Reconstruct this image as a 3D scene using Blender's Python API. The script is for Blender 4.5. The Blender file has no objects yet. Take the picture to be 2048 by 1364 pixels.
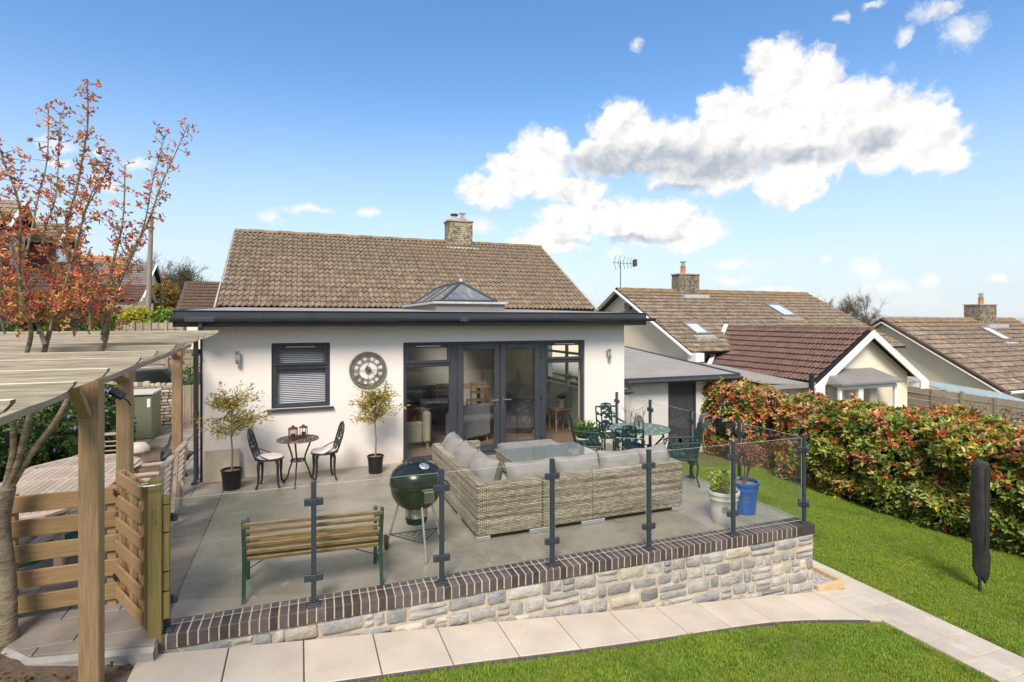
import bpy, math, random, numpy as np
from mathutils import Vector, Matrix
from mathutils import noise as mnoise
random.seed(7); rnd = random.random
def ru(a, b): return a + (b - a) * rnd()
R = math.radians
SC = bpy.context.scene
COL = SC.collection
# ------------------------------------------------------------ camera, sun, sky, exposure
F_PX, HORIZ, EYE = 1085.0, 640.0, 2.56
YAW = math.atan(424 / 1085.0)
cam_d = bpy.data.cameras.new('camera'); cam = bpy.data.objects.new('camera', cam_d); COL.objects.link(cam)
cam.location = (0, 0, EYE); cam.rotation_euler = (R(90), 0, -YAW)
cam_d.sensor_width = 36; cam_d.lens = 36 * F_PX / 2048; cam_d.shift_y = (HORIZ - 682) / 2048
cam_d.clip_start = .05; cam_d.clip_end = 6000
SC.camera = cam
SC.view_settings.view_transform = 'Standard'; SC.view_settings.look = 'None'
SC.view_settings.exposure = 0.70; SC.view_settings.gamma = 1; SC.view_settings.use_curve_mapping = False
SC.cycles.use_denoising = True; SC.cycles.max_bounces = 8; SC.cycles.transparent_max_bounces = 24
SC.cycles.diffuse_bounces = 3; SC.cycles.glossy_bounces = 3; SC.cycles.caustics_reflective = False; SC.cycles.caustics_refractive = False
SUN_AZ, SUN_EL = R(208), R(47)        # azimuth from +Y towards +X
sd = bpy.data.lights.new('sun', 'SUN'); sun = bpy.data.objects.new('sun', sd); COL.objects.link(sun)
sd.energy = 3.1; sd.angle = R(21); sd.color = (1.0, .90, .79)
sv = Vector((math.sin(SUN_AZ) * math.cos(SUN_EL), math.cos(SUN_AZ) * math.cos(SUN_EL), math.sin(SUN_EL)))
sun.rotation_euler = sv.to_track_quat('Z', 'Y').to_euler(); sun.location = (-5, -9, 12)
def ray(u, v):
    k = (u - 1024) / F_PX; s, c = math.sin(YAW), math.cos(YAW)
    return Vector((s + k * c, c - k * s, (HORIZ - v) / F_PX))
def at(u, v, t):
    d = ray(u, v); return Vector((d.x * t, d.y * t, EYE + d.z * t))
def build_world():
    w = bpy.data.worlds.new('World'); SC.world = w; w.use_nodes = True
    nt = w.node_tree; N = nt.nodes; L = nt.links; N.clear()
    out = N.new('ShaderNodeOutputWorld')
    sky = N.new('ShaderNodeTexSky'); sky.sky_type = 'NISHITA'; sky.sun_disc = False
    sky.sun_elevation = SUN_EL; sky.sun_rotation = SUN_AZ; sky.altitude = 50; sky.air_density = 1.0; sky.dust_density = .15; sky.ozone_density = 3.0
    tc = N.new('ShaderNodeTexCoord'); sp = N.new('ShaderNodeSeparateXYZ'); L.new(tc.outputs['Generated'], sp.inputs[0])
    def M(op, a, b=None, c=None, clamp=False):
        n = N.new('ShaderNodeMath'); n.operation = op; n.use_clamp = clamp
        for i, x in enumerate((a, b, c)):
            if x is None: continue
            if isinstance(x, (int, float)): n.inputs[i].default_value = x
            else: L.new(x, n.inputs[i])
        return n.outputs[0]
    def V(op, a, b=None):
        n = N.new('ShaderNodeVectorMath'); n.operation = op
        for i, x in enumerate((a, b)):
            if x is None: continue
            if isinstance(x, tuple): n.inputs[i].default_value = x
            else: L.new(x, n.inputs[i])
        return n.outputs['Value'] if op == 'LENGTH' else n.outputs['Vector']
    az = M('ARCTAN2', sp.outputs[0], sp.outputs[1]); el = M('ARCSINE', sp.outputs[2])
    cb = N.new('ShaderNodeCombineXYZ'); L.new(az, cb.inputs[0]); L.new(el, cb.inputs[1]); p = cb.outputs[0]
    def noise(vec, scale, detail, rough=.55, col=False, off=None):
        n = N.new('ShaderNodeTexNoise'); n.inputs['Scale'].default_value = scale; n.inputs['Detail'].default_value = detail
        n.inputs['Roughness'].default_value = rough
        if off: vec = V('ADD', vec, off)
        L.new(vec, n.inputs['Vector']); return n.outputs['Color'] if col else n.outputs['Fac']
    d0 = V('SUBTRACT', noise(p, 9, 3, col=True), (.5, .5, .5)); d1 = V('SUBTRACT', noise(p, 34, 4, .6, col=True), (.5, .5, .5))
    pd = V('ADD', p, V('ADD', V('MULTIPLY', d0, (.05, .035, 0)), V('MULTIPLY', d1, (.03, .024, 0))))
    def blob(list_):
        acc = None
        for u, v, rx, ry in list_:
            d = ray(u, v); hh = math.hypot(d.x, d.y); a0 = math.atan2(d.x, d.y); e0 = math.atan2(d.z, hh)
            k = 1 / (F_PX * hh)
            q = V('MULTIPLY', V('SUBTRACT', pd, (a0, e0, 0)), (1 / (rx * k / hh), 1 / (ry * k), 0))
            s = M('SUBTRACT', 1, V('LENGTH', q))
            acc = s if acc is None else M('SMOOTH_MAX', acc, s, .12)
        return acc
    big = [(1548,150,62,72),(1620,190,92,78),(1710,230,100,72),(1500,255,115,62),(1600,300,140,68),(1810,240,84,70),(1860,290,75,55),
           (1905,325,45,32),(1760,290,80,52),(1445,235,55,50),(1240,262,62,52),(1330,295,140,52),(1450,325,150,58),(1580,378,70,40),
           (1205,315,80,40),(1085,310,66,52),(1040,350,84,44),(975,385,60,34),(1130,375,90,28),(1170,430,100,36),(1290,440,120,50),
           (1370,465,80,34),(1110,470,70,24),(1090,492,80,20)]
    small = [(535,433,36,18),(615,418,62,10),(728,426,26,12),(955,452,44,20),(1475,522,62,15),(1738,540,44,36),(1775,572,52,20),
             (1858,560,42,18),(1660,520,16,13),(1985,557,34,10),(225,370,44,22),(268,325,28,14),(118,285,40,15),(120,320,40,10),(1880,22,70,22),
             (1930,62,56,36),(1812,75,24,18),(1272,95,18,16),(1690,35,18,14),(1465,560,40,12),(1228,505,28,14),(1750,15,26,10),
             (205,300,14,8),(1560,583,70,12)]
    fb = M('SUBTRACT', noise(pd, 26, 8, .6), .5)
    fb2 = M('SUBTRACT', noise(pd, 60, 6, .65), .5)
    dB = M('ADD', blob(big), M('MULTIPLY', fb, 1.1)); dB = M('ADD', dB, M('MULTIPLY', fb2, .45))
    dS = M('ADD', blob(small), M('ADD', M('MULTIPLY', fb2, 1.6), M('MULTIPLY', fb, .6)))
    def sstep(x, a, b):
        n = N.new('ShaderNodeMapRange'); n.interpolation_type = 'SMOOTHSTEP'; L.new(x, n.inputs[0])
        n.inputs[1].default_value = a; n.inputs[2].default_value = b; return n.outputs[0]
    cB = sstep(dB, -.16, .30); cS = M('MULTIPLY', sstep(dS, -.15, .95), .80)
    # cloud over the unseen rest of the sky, cover raised for whiter fill light
    gen = noise(V('MULTIPLY', tc.outputs['Generated'], (1, 1, 2.2)), 3.2, 8, .58)
    cG = sstep(gen, .43, .56)
    dz = M('ABSOLUTE', M('SUBTRACT', M('ABSOLUTE', M('SUBTRACT', az, YAW)), 0)); outside = M('MAXIMUM', sstep(dz, R(50), R(62)), sstep(el, R(33), R(42)))
    cG = M('MULTIPLY', cG, M('MULTIPLY', outside, sstep(el, 0, R(8))))
    lowh = M('MULTIPLY', sstep(noise(V('MULTIPLY', p, (1, 3, 1)), 7, 5, .6), .40, .8), M('MULTIPLY', sstep(el, R(9), R(1)), .55))
    cov = M('MAXIMUM', M('MAXIMUM', cB, cS), M('MAXIMUM', cG, lowh), clamp=True)
    grey = blob([(1300,322,190,40),(1430,330,130,36),(1190,325,80,26),(1230,482,120,10),(1340,375,90,12),(1620,310,110,20),(1740,280,60,26)])
    g = M('MULTIPLY', sstep(M('ADD', grey, M('MULTIPLY', fb, .3)), -.30, .65), .80)
    rel = M('SUBTRACT', noise(pd, 26, 7, .6, off=(-.012, .014, 0)), noise(pd, 26, 7, .6))
    ramp = N.new('ShaderNodeMix'); ramp.data_type = 'RGBA'
    ramp.inputs[6].default_value = (1.0, .975, .94, 1); ramp.inputs[7].default_value = (.47, .52, .60, 1)
    L.new(M('ADD', M('ADD', g, .01), M('MULTIPLY', rel, 1.7), clamp=True), ramp.inputs[0])
    bgS = N.new('ShaderNodeBackground'); bgC = N.new('ShaderNodeBackground'); mx = N.new('ShaderNodeMixShader')
    hs = N.new('ShaderNodeHueSaturation'); hs.inputs['Saturation'].default_value = 1.14; hs.inputs['Value'].default_value = 1.35; L.new(sky.outputs[0], hs.inputs['Color'])
    hz = N.new('ShaderNodeMix'); hz.data_type = 'RGBA'; L.new(M('MULTIPLY', sstep(el, R(24), R(-2)), .95), hz.inputs[0]); L.new(hs.outputs[0], hz.inputs[6]); hz.inputs[7].default_value = (4.35, 4.85, 5.3, 1); hs = hz
    L.new(hs.outputs[2], bgS.inputs[0]); bgS.inputs[1].default_value = .10
    L.new(ramp.outputs[2], bgC.inputs[0]); bgC.inputs[1].default_value = .655
    L.new(cov, mx.inputs[0]); L.new(bgS.outputs[0], mx.inputs[1]); L.new(bgC.outputs[0], mx.inputs[2]); L.new(mx.outputs[0], out.inputs[0])
    w.cycles.sampling_method = 'MANUAL'; w.cycles.sample_map_resolution = 1024
build_world()

# ------------------------------------------------------------ materials
MATS = {}
def mat(name, c1, c2=None, scale=6, rough=.6, metal=0, bump=0, bscale=40, detail=6, stretch=(1, 1, 1), spots=None, rndtint=0, attr=None,
        fac=(.35, .65), coat=0, trans=0, obj=False, emit=None, spec=None, spots2=None, bdist=.01, thin=0, knots=0):
    m = bpy.data.materials.new(name); m.use_nodes = True; nt = m.node_tree; N = nt.nodes; L = nt.links
    b = N['Principled BSDF']; b.inputs['Roughness'].default_value = rough; b.inputs['Metallic'].default_value = metal
    if spec is not None: b.inputs['Specular IOR Level'].default_value = spec
    if coat: b.inputs['Coat Weight'].default_value = coat; b.inputs['Coat Roughness'].default_value = .08
    c1 = (*c1, 1)
    tcn = N.new('ShaderNodeTexCoord') if obj else N.new('ShaderNodeNewGeometry')
    src = tcn.outputs['Object'] if obj else tcn.outputs['Position']
    mp = N.new('ShaderNodeMapping'); mp.inputs['Scale'].default_value = stretch; L.new(src, mp.inputs[0])
    def mixc(f, a, bb, mode='MIX'):
        n = N.new('ShaderNodeMix'); n.data_type = 'RGBA'; n.blend_type = mode
        if isinstance(f, (int, float)): n.inputs[0].default_value = f
        else: L.new(f, n.inputs[0])
        for i, x in ((6, a), (7, bb)):
            if isinstance(x, tuple): n.inputs[i].default_value = x
            else: L.new(x, n.inputs[i])
        return n.outputs[2]
    def nz(s, d, r=.6):
        n = N.new('ShaderNodeTexNoise'); n.inputs['Scale'].default_value = s; n.inputs['Detail'].default_value = d; n.inputs['Roughness'].default_value = r
        L.new(mp.outputs[0], n.inputs['Vector']); return n.outputs['Fac']
    def mr(x, a, bb, lo=0., hi=1.):
        n = N.new('ShaderNodeMapRange'); L.new(x, n.inputs[0]); n.inputs[1].default_value = a; n.inputs[2].default_value = bb
        n.inputs[3].default_value = lo; n.inputs[4].default_value = hi; return n.outputs[0]
    col = c1
    if attr:
        an = N.new('ShaderNodeAttribute'); an.attribute_name = attr; col = an.outputs['Color']
    if c2: col = mixc(mr(nz(scale, detail), *fac), col, (*c2, 1))
    for sp_ in (spots, spots2):
        if sp_:
            sc_, th, w_, sc = sp_; col = mixc(mr(nz(sc_, 4, .7), th, th + w_), col, (*sc, 1))
    if knots:
        vo = N.new('ShaderNodeTexVoronoi'); vo.inputs['Scale'].default_value = knots; L.new(src, vo.inputs['Vector']); col = mixc(mr(vo.outputs['Distance'], .07, .15, .85, 0), col, (.10, .05, .02, 1))
    if rndtint:
        oi = N.new('ShaderNodeObjectInfo')
        hv = N.new('ShaderNodeHueSaturation')
        L.new(mr(oi.outputs['Random'], 0, 1, 1 - rndtint, 1 + rndtint), hv.inputs['Value'])
        wn = N.new('ShaderNodeTexWhiteNoise'); wn.noise_dimensions = '1D'; L.new(oi.outputs['Random'], wn.inputs['W'])
        L.new(mr(wn.outputs['Value'], 0, 1, .5 - rndtint * .06, .5 + rndtint * .06), hv.inputs['Hue'])
        if isinstance(col, tuple): hv.inputs['Color'].default_value = col
        else: L.new(col, hv.inputs['Color'])
        col = hv.outputs[0]
    if isinstance(col, tuple): b.inputs['Base Color'].default_value = col
    else: L.new(col, b.inputs['Base Color'])
    if thin:
        tl_ = N.new('ShaderNodeBsdfTranslucent'); ms = N.new('ShaderNodeMixShader'); ms.inputs[0].default_value = thin; L.new(col, tl_.inputs[0]); L.new(b.outputs[0], ms.inputs[1]); L.new(tl_.outputs[0], ms.inputs[2]); L.new(ms.outputs[0], N['Material Output'].inputs[0])
    if bump:
        bn = N.new('ShaderNodeBump'); bn.inputs['Strength'].default_value = bump; bn.inputs['Distance'].default_value = bdist
        L.new(nz(bscale, 5), bn.inputs['Height']); L.new(bn.outputs[0], b.inputs['Normal'])
    if trans:
        b.inputs['Transmission Weight'].default_value = trans
    if emit:
        b.inputs['Emission Color'].default_value = (*emit[:3], 1); b.inputs['Emission Strength'].default_value = emit[3]
    MATS[name] = m; return m
def glassmat(name, tint, refl_rough=0.0, ior=1.5, base=0.0, op=0.0, opc=(.8, .9, .85)):
    m = bpy.data.materials.new(name); m.use_nodes = True; nt = m.node_tree; N = nt.nodes; L = nt.links; N.clear()
    o = N.new('ShaderNodeOutputMaterial'); t = N.new('ShaderNodeBsdfTransparent'); t.inputs[0].default_value = (*tint, 1)
    g = N.new('ShaderNodeBsdfGlossy'); g.inputs['Roughness'].default_value = refl_rough; g.inputs[0].default_value = (1, 1, 1, 1)
    f = N.new('ShaderNodeFresnel'); gb = N.new('ShaderNodeNewGeometry'); mi = N.new('ShaderNodeMapRange'); L.new(gb.outputs['Backfacing'], mi.inputs[0]); mi.inputs[3].default_value = ior; mi.inputs[4].default_value = 1/ior; L.new(mi.outputs[0], f.inputs[0])
    a = N.new('ShaderNodeMath'); a.operation = 'ADD'; a.inputs[1].default_value = base; L.new(f.outputs[0], a.inputs[0])
    mx = N.new('ShaderNodeMixShader'); L.new(a.outputs[0], mx.inputs[0]); L.new(t.outputs[0], mx.inputs[1]); L.new(g.outputs[0], mx.inputs[2])
    last = mx.outputs[0]
    if op:
        d = N.new('ShaderNodeBsdfDiffuse'); d.inputs[0].default_value = (*opc, 1); m2 = N.new('ShaderNodeMixShader'); m2.inputs[0].default_value = op
        L.new(last, m2.inputs[1]); L.new(d.outputs[0], m2.inputs[2]); last = m2.outputs[0]
    L.new(last, o.inputs[0]); MATS[name] = m; return m

mat('render_wall', (.83, .775, .725), (.79, .73, .675), scale=1.2, rough=.85, bump=.15, bscale=180, bdist=.003, spots=(2.2, .72, .2, (.60, .53, .45)))
mat('anthracite', (.040, .046, .056), (.052, .058, .068), scale=3, rough=.38, bump=.03, bscale=200)
mat('anthracite_post', (.035, .045, .055), rough=.42)
mat('tile_brown', (.125, .090, .060), (.265, .20, .138), scale=7, rough=.9, bump=.5, bscale=60, spots=(30, .63, .05, (.50, .44, .34)), spots2=(16, .66, .05, (.05, .045, .03)), rndtint=.16)
mat('tile_ridge_lichen', (.16, .11, .07), (.28, .19, .09), scale=5, rough=.9, bump=.4, bscale=50, spots=(24, .62, .06, (.45, .38, .25)), rndtint=.12)
mat('tile_red_brown', (.105, .060, .046), (.155, .092, .070), scale=5, rough=.85, bump=.3, bscale=60, spots=(22, .68, .06, (.35, .27, .2)), rndtint=.12)
mat('tile_grey_brown', (.125, .094, .068), (.27, .21, .152), scale=4, rough=.9, bump=.4, bscale=50, spots=(9, .58, .08, (.46, .38, .27)), spots2=(5, .64, .08, (.30, .21, .08)), rndtint=.22)
mat('tile_orange', (.30, .12, .06), (.36, .18, .09), scale=4, rough=.9, rndtint=.1)
mat('membrane', (.30, .285, .26), (.255, .24, .22), scale=1.5, rough=.8, spots=(3, .66, .1, (.20, .19, .17)))
mat('terrace_slab', (.225, .202, .166), (.34, .307, .256), scale=1.5, rough=.38, bump=.12, bscale=30, spots=(2.6, .52, .22, (.185, .168, .135)), spots2=(5.5, .60, .12, (.42, .375, .29)), rndtint=.018, fac=(.3, .7))
mat('printed_slab', (.185, .165, .14), (.30, .265, .225), scale=2.2, rough=.6, bump=.25, bscale=14, spots=(6, .6, .15, (.13, .12, .11)), rndtint=.06)
mat('joint', (.17, .15, .12), (.23, .20, .155), scale=9, rough=.95)
mat('joint_moss', (.07, .055, .035), (.06, .065, .025), scale=9, rough=.95)
mat('path_slab', (.56, .495, .41), (.47, .41, .335), scale=2.2, rough=.8, bump=.25, bscale=50, spots=(38, .70, .05, (.30, .26, .21)), spots2=(3.5, .66, .14, (.42, .36, .29)), rndtint=.06)
mat('path_sett', (.52, .465, .40), (.42, .365, .305), scale=3, rough=.85, bump=.35, bscale=30, spots=(12, .64, .1, (.30, .25, .2)), rndtint=.10)
mat('brick', (.066, .056, .058), (.105, .08, .075), scale=14, rough=.55, bump=.3, bscale=70, spots=(40, .68, .08, (.03, .027, .03)), rndtint=.45)
mat('mortar', (.53, .465, .37), (.42, .36, .27), scale=9, rough=.95, bump=.6, bscale=60, spots=(5, .62, .1, (.34, .25, .13)))
mat('stone_grey', (.27, .27, .27), (.46, .43, .38), scale=7, rough=.8, bump=.8, bscale=28, spots=(10, .60, .12, (.50, .43, .31)), spots2=(22, .70, .05, (.12, .11, .09)), rndtint=.18, bdist=.02)
mat('stone_dark', (.185, .19, .20), (.33, .315, .295), scale=7, rough=.75, bump=.8, bscale=28, spots=(12, .64, .1, (.44, .40, .33)), rndtint=.25, bdist=.02)
mat('stone_buff', (.40, .345, .26), (.48, .44, .37), scale=7, rough=.85, bump=.8, bscale=28, spots=(9, .62, .1, (.36, .25, .12)), rndtint=.16, bdist=.02)
mat('rubble', (.20, .17, .13), (.32, .28, .21), scale=9, rough=.9, bump=.7, bscale=30, rndtint=.3)
mat('concrete', (.40, .38, .34), (.30, .28, .25), scale=5, rough=.9, bump=.5, bscale=25)
mat('wood_post', (.27, .175, .085), (.39, .275, .15), scale=3, stretch=(30, 30, 1.5), rough=.7, bump=.3, bscale=9, spots=(1.6, .70, .05, (.17, .09, .035)), rndtint=.08, obj=True, knots=3.2)
mat('wood_rail', (.27, .17, .075), (.39, .26, .13), scale=3, stretch=(1.5, 30, 30), rough=.7, bump=.3, bscale=9, spots=(2.2, .68, .05, (.17, .085, .03)), rndtint=.12, obj=True, knots=3.6)
mat('wood_green_post', (.20, .165, .05), (.31, .24, .085), scale=3, stretch=(22, 22, 1.0), rough=.7, bump=.3, bscale=9, rndtint=.1, obj=True)
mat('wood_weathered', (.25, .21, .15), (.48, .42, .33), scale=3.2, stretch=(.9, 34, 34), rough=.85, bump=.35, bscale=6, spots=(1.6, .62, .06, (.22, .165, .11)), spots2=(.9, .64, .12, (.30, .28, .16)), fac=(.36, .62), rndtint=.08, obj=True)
mat('wood_lit_top', (.60, .54, .43), (.76, .70, .58), scale=3.2, stretch=(.8, 30, 30), rough=.85, obj=True, fac=(.35, .6))  # pale rafter tops: brighter light from above put into the colour
mat('wood_end', (.13, .105, .06), (.22, .19, .10), scale=20, rough=.9)
mat('wood_teak', (.42, .33, .25), (.54, .44, .34), scale=3, stretch=(4, 14, 14), rough=.8, bump=.2, bscale=9, rndtint=.14)
mat('wood_bench', (.16, .10, .048), (.34, .235, .12), scale=3, stretch=(1.4, 30, 30), rough=.65, bump=.2, bscale=8, spots=(6, .66, .06, (.11, .07, .03)), rndtint=.1)
mat('wood_fence', (.24, .19, .14), (.34, .28, .21), scale=3, stretch=(10, 10, 1.2), rough=.9, bump=.3, bscale=9, rndtint=.14)
mat('wood_new', (.52, .36, .19), (.60, .45, .27), scale=3, stretch=(3, 9, 9), rough=.75)
mat('bark', (.15, .115, .075), (.31, .26, .18), scale=10, stretch=(1, 1, 2.5), rough=.9, bump=.9, bscale=26, spots=(8, .6, .08, (.20, .21, .10)), bdist=.02)
mat('bark_thin', (.18, .125, .085), (.27, .20, .14), scale=12, rough=.9)
mat('twig_dark', (.07, .045, .035), (.12, .08, .06), scale=12, rough=.9)
mat('metal_green', (.014, .052, .038), (.025, .072, .05), scale=14, rough=.4, spots=(18, .7, .05, (.16, .08, .03)))
mat('iron_dark', (.022, .024, .026), (.045, .045, .045), scale=20, rough=.45, metal=.2)
mat('iron_lace', (.085, .135, .125), (.20, .26, .24), scale=30, rough=.45)
mat('foliage_core', (.022, .040, .012), (.035, .055, .02), scale=5, rough=.9)
mat('iron_green', (.012, .036, .034), (.028, .066, .062), scale=25, rough=.4, metal=.2)
mat('iron_bronze', (.085, .075, .065), (.15, .14, .125), scale=25, rough=.45, metal=.4)
mat('clock_metal', (.15, .135, .115), (.24, .215, .185), scale=12, rough=.55, metal=.3)
mat('clock_hand', (.02, .018, .016), rough=.5)
mat('steel', (.55, .54, .52), rough=.28, metal=1)
mat('alu', (.72, .72, .72), rough=.35, metal=.9)
mat('bbq_green', (.004, .014, .009), (.006, .016, .011), scale=5, rough=.24, spec=.3)
mat('bbq_lid', (.007, .014, .012), rough=.24, spec=.4)
mat('rubber', (.02, .018, .018), rough=.7)
mat('copper', (.13, .05, .035), (.20, .085, .055), scale=20, rough=.45, metal=.5)
mat('pot_black', (.012, .012, .012), rough=.35)
mat('pot_white', (.66, .65, .60), (.58, .56, .50), scale=6, rough=.5, spots=(9, .68, .1, (.42, .38, .3)))
mat('pot_blue', (.015, .085, .34), (.02, .11, .42), scale=5, rough=.28, coat=.5)
mat('pot_stone', (.46, .42, .35), (.55, .5, .42), scale=9, rough=.9)
mat('emblem', (.20, .17, .13), rough=.6)
mat('soil', (.10, .068, .042), (.16, .115, .075), scale=18, rough=1, bump=.8, bscale=45)
mat('soil_pot', (.22, .14, .085), (.32, .22, .14), scale=30, rough=1, bump=.8, bscale=70)
mat('cushion', (.215, .205, .193), (.26, .248, .235), scale=4, rough=.9, bump=.25, bscale=9, bdist=.03)
mat('cushion_seat', (.34, .32, .295), (.39, .365, .34), scale=4, rough=.9, bump=.2, bscale=9, bdist=.02)
mat('cushion_white', (.72, .66, .62), (.66, .60, .56), scale=5, rough=.9)
mat('cover_black', (.022, .021, .021), (.035, .033, .032), scale=6, rough=.6, bump=.5, bscale=9, bdist=.02)
mat('board_stone', (.42, .35, .26), (.50, .43, .33), scale=4, rough=.9, spots=(14, .66, .08, (.30, .23, .15)))
mat('brick_stack', (.12, .095, .065), (.36, .30, .215), scale=9, rough=.95, bump=.5, bscale=30, fac=(.42, .58), spots=(14, .60, .08, (.48, .43, .32)), rndtint=.25)
mat('lead', (.42, .43, .44), (.55, .55, .54), scale=6, rough=.6, metal=.2)
mat('lead_dark', (.16, .155, .15), (.24, .23, .22), scale=5, stretch=(6, 1, 1), rough=.7)
mat('terracotta', (.42, .14, .06), (.50, .2, .09), scale=6, rough=.8)
mat('cream_wall', (.86, .76, .60), (.82, .72, .56), scale=1.5, rough=.9, spots=(1.2, .68, .2, (.66, .56, .42)))
mat('white_upvc', (.78, .78, .76), rough=.35)
mat('white_wall', (.74, .71, .67), (.70, .66, .62), scale=2, rough=.85)
mat('dark_board', (.045, .047, .052), (.06, .062, .066), scale=4, stretch=(8, 8, 1), rough=.55)
mat('brown_clad', (.105, .035, .028), (.14, .05, .04), scale=3, rough=.7)
mat('roof_slate', (.20, .19, .18), (.26, .25, .24), scale=3, rough=.8, rndtint=.1)
mat('poly_roof', (.42, .50, .50), (.50, .57, .56), scale=2, rough=.3)
mat('shed_green', (.135, .145, .095), (.16, .17, .115), scale=3, rough=.5)
mat('shed_lid', (.52, .52, .44), (.46, .46, .39), scale=3, rough=.6)
mat('car_paint', (.05, .07, .09), rough=.25, coat=1)
mat('floor_oak', (.22, .15, .095), (.33, .24, .16), scale=3, stretch=(1, 12, 1), rough=.4)
mat('rug', (.22, .10, .085), (.30, .22, .19), scale=7, rough=.95)
mat('room_wall', (.62, .59, .54), rough=.9)
mat('room_white', (.80, .78, .74), rough=.9)
mat('sofa_grey', (.115, .115, .125), (.15, .15, .16), scale=6, rough=.95)
mat('chair_grey', (.22, .225, .24), (.27, .275, .29), scale=6, rough=.95)
mat('chair_beige', (.42, .38, .29), (.48, .44, .34), scale=6, rough=.95)
mat('oak', (.36, .21, .10), (.45, .28, .14), scale=3, rough=.5)
mat('red_cloth', (.25, .02, .03), rough=.9)
mat('blind_slat', (.68, .68, .76), rough=.4)
mat('hose', (.55, .28, .07), rough=.5)
mat('reel', (.10, .11, .12), rough=.5)
mat('turquoise', (.02, .22, .16), rough=.6)
mat('orange_toy', (.55, .12, .03), rough=.5)
mat('net_green', (.02, .22, .12), rough=.7)
mat('gravel', (.30, .30, .30), (.5, .48, .44), scale=60, rough=.95, bump=1, bscale=50)
mat('leafattr', (.1, .1, .1), attr='col', rough=.38, spec=.5, thin=.35)
mat('grassattr', (.1, .1, .1), attr='col', rough=.6, spec=.2)
mat('lawn_soil', (.085, .12, .018), (.13, .15, .022), scale=9, rough=1, spots=(2.2, .62, .15, (.10, .13, .03)))
mat('field', (.075, .11, .035), (.12, .13, .05), scale=.2, rough=1)
mat('hill', (.26, .31, .34), (.30, .34, .35), scale=.01, rough=1)
mat('flower_blue', (.17, .19, .42), rough=.7)
mat('flower_white', (.8, .78, .75), rough=.7)
mat('flower_yellow', (.75, .55, .03), rough=.7)
mat('flower_red', (.40, .03, .05), rough=.7)
mat('curtain', (.55, .54, .50), rough=.9)
mat('dark_room', (.03, .03, .03), rough=.9)
mat('black', (.015, .015, .015), rough=.5)
glassmat('glass_rail', (.985, .992, .988), base=.0, ior=1.5)
glassmat('glass_edge', (.75, .88, .82), base=.12, op=.55, opc=(.80, .88, .82))
glassmat('glass_window', (.97, .975, .97), base=.03, ior=1.5)
glassmat('glass_table', (.90, .95, .93), base=.03, ior=1.5, op=.12, opc=(.6, .66, .62))
glassmat('glass_roof', (.9, .93, .95), base=.18, ior=1.6, op=.12, opc=(.6, .68, .74))
def rattan():
    m = bpy.data.materials.new('rattan'); m.use_nodes = True; nt = m.node_tree; N = nt.nodes; L = nt.links; b = N['Principled BSDF']
    b.inputs['Roughness'].default_value = .5
    g = N.new('ShaderNodeNewGeometry'); s = N.new('ShaderNodeSeparateXYZ'); L.new(g.outputs['Position'], s.inputs[0])
    ad = N.new('ShaderNodeMath'); ad.operation = 'ADD'; L.new(s.outputs[0], ad.inputs[0]); L.new(s.outputs[1], ad.inputs[1])
    c = N.new('ShaderNodeCombineXYZ'); L.new(ad.outputs[0], c.inputs[0]); L.new(s.outputs[2], c.inputs[1])
    br = N.new('ShaderNodeTexBrick'); br.offset = .5; L.new(c.outputs[0], br.inputs['Vector'])
    br.inputs['Scale'].default_value = 1; br.inputs['Mortar Size'].default_value = .0036; br.inputs['Brick Width'].default_value = .052; br.inputs['Row Height'].default_value = .0185
    br.inputs['Mortar Smooth'].default_value = .6; br.inputs['Bias'].default_value = 0
    br.inputs['Color1'].default_value = (.30, .27, .215, 1); br.inputs['Color2'].default_value = (.55, .515, .445, 1); br.inputs['Mortar'].default_value = (.09, .07, .05, 1)
    mp = N.new('ShaderNodeMapping'); mp.inputs['Scale'].default_value = (.25, 13, 1); L.new(c.outputs[0], mp.inputs[0])
    n = N.new('ShaderNodeTexNoise'); n.inputs['Scale'].default_value = 1.6; n.inputs['Detail'].default_value = 4; L.new(mp.outputs[0], n.inputs['Vector'])
    rp = N.new('ShaderNodeValToRGB'); L.new(n.outputs['Fac'], rp.inputs[0])
    e = rp.color_ramp.elements; e[0].position = .36; e[0].color = (.48, .44, .38, 1); e[1].position = .62; e[1].color = (1.15, 1.12, 1.05, 1)
    mx = N.new('ShaderNodeMix'); mx.data_type = 'RGBA'; mx.blend_type = 'MULTIPLY'; mx.inputs[0].default_value = 1
    L.new(br.outputs['Color'], mx.inputs[6]); L.new(rp.outputs[0], mx.inputs[7]); L.new(mx.outputs[2], b.inputs['Base Color'])
    iv = N.new('ShaderNodeMath'); iv.operation = 'SUBTRACT'; iv.inputs[0].default_value = 1; L.new(br.outputs['Fac'], iv.inputs[1])
    bp = N.new('ShaderNodeBump'); bp.inputs['Strength'].default_value = .9; bp.inputs['Distance'].default_value = .006; L.new(iv.outputs[0], bp.inputs['Height']); L.new(bp.outputs[0], b.inputs['Normal'])
    MATS['rattan'] = m
rattan()
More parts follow.
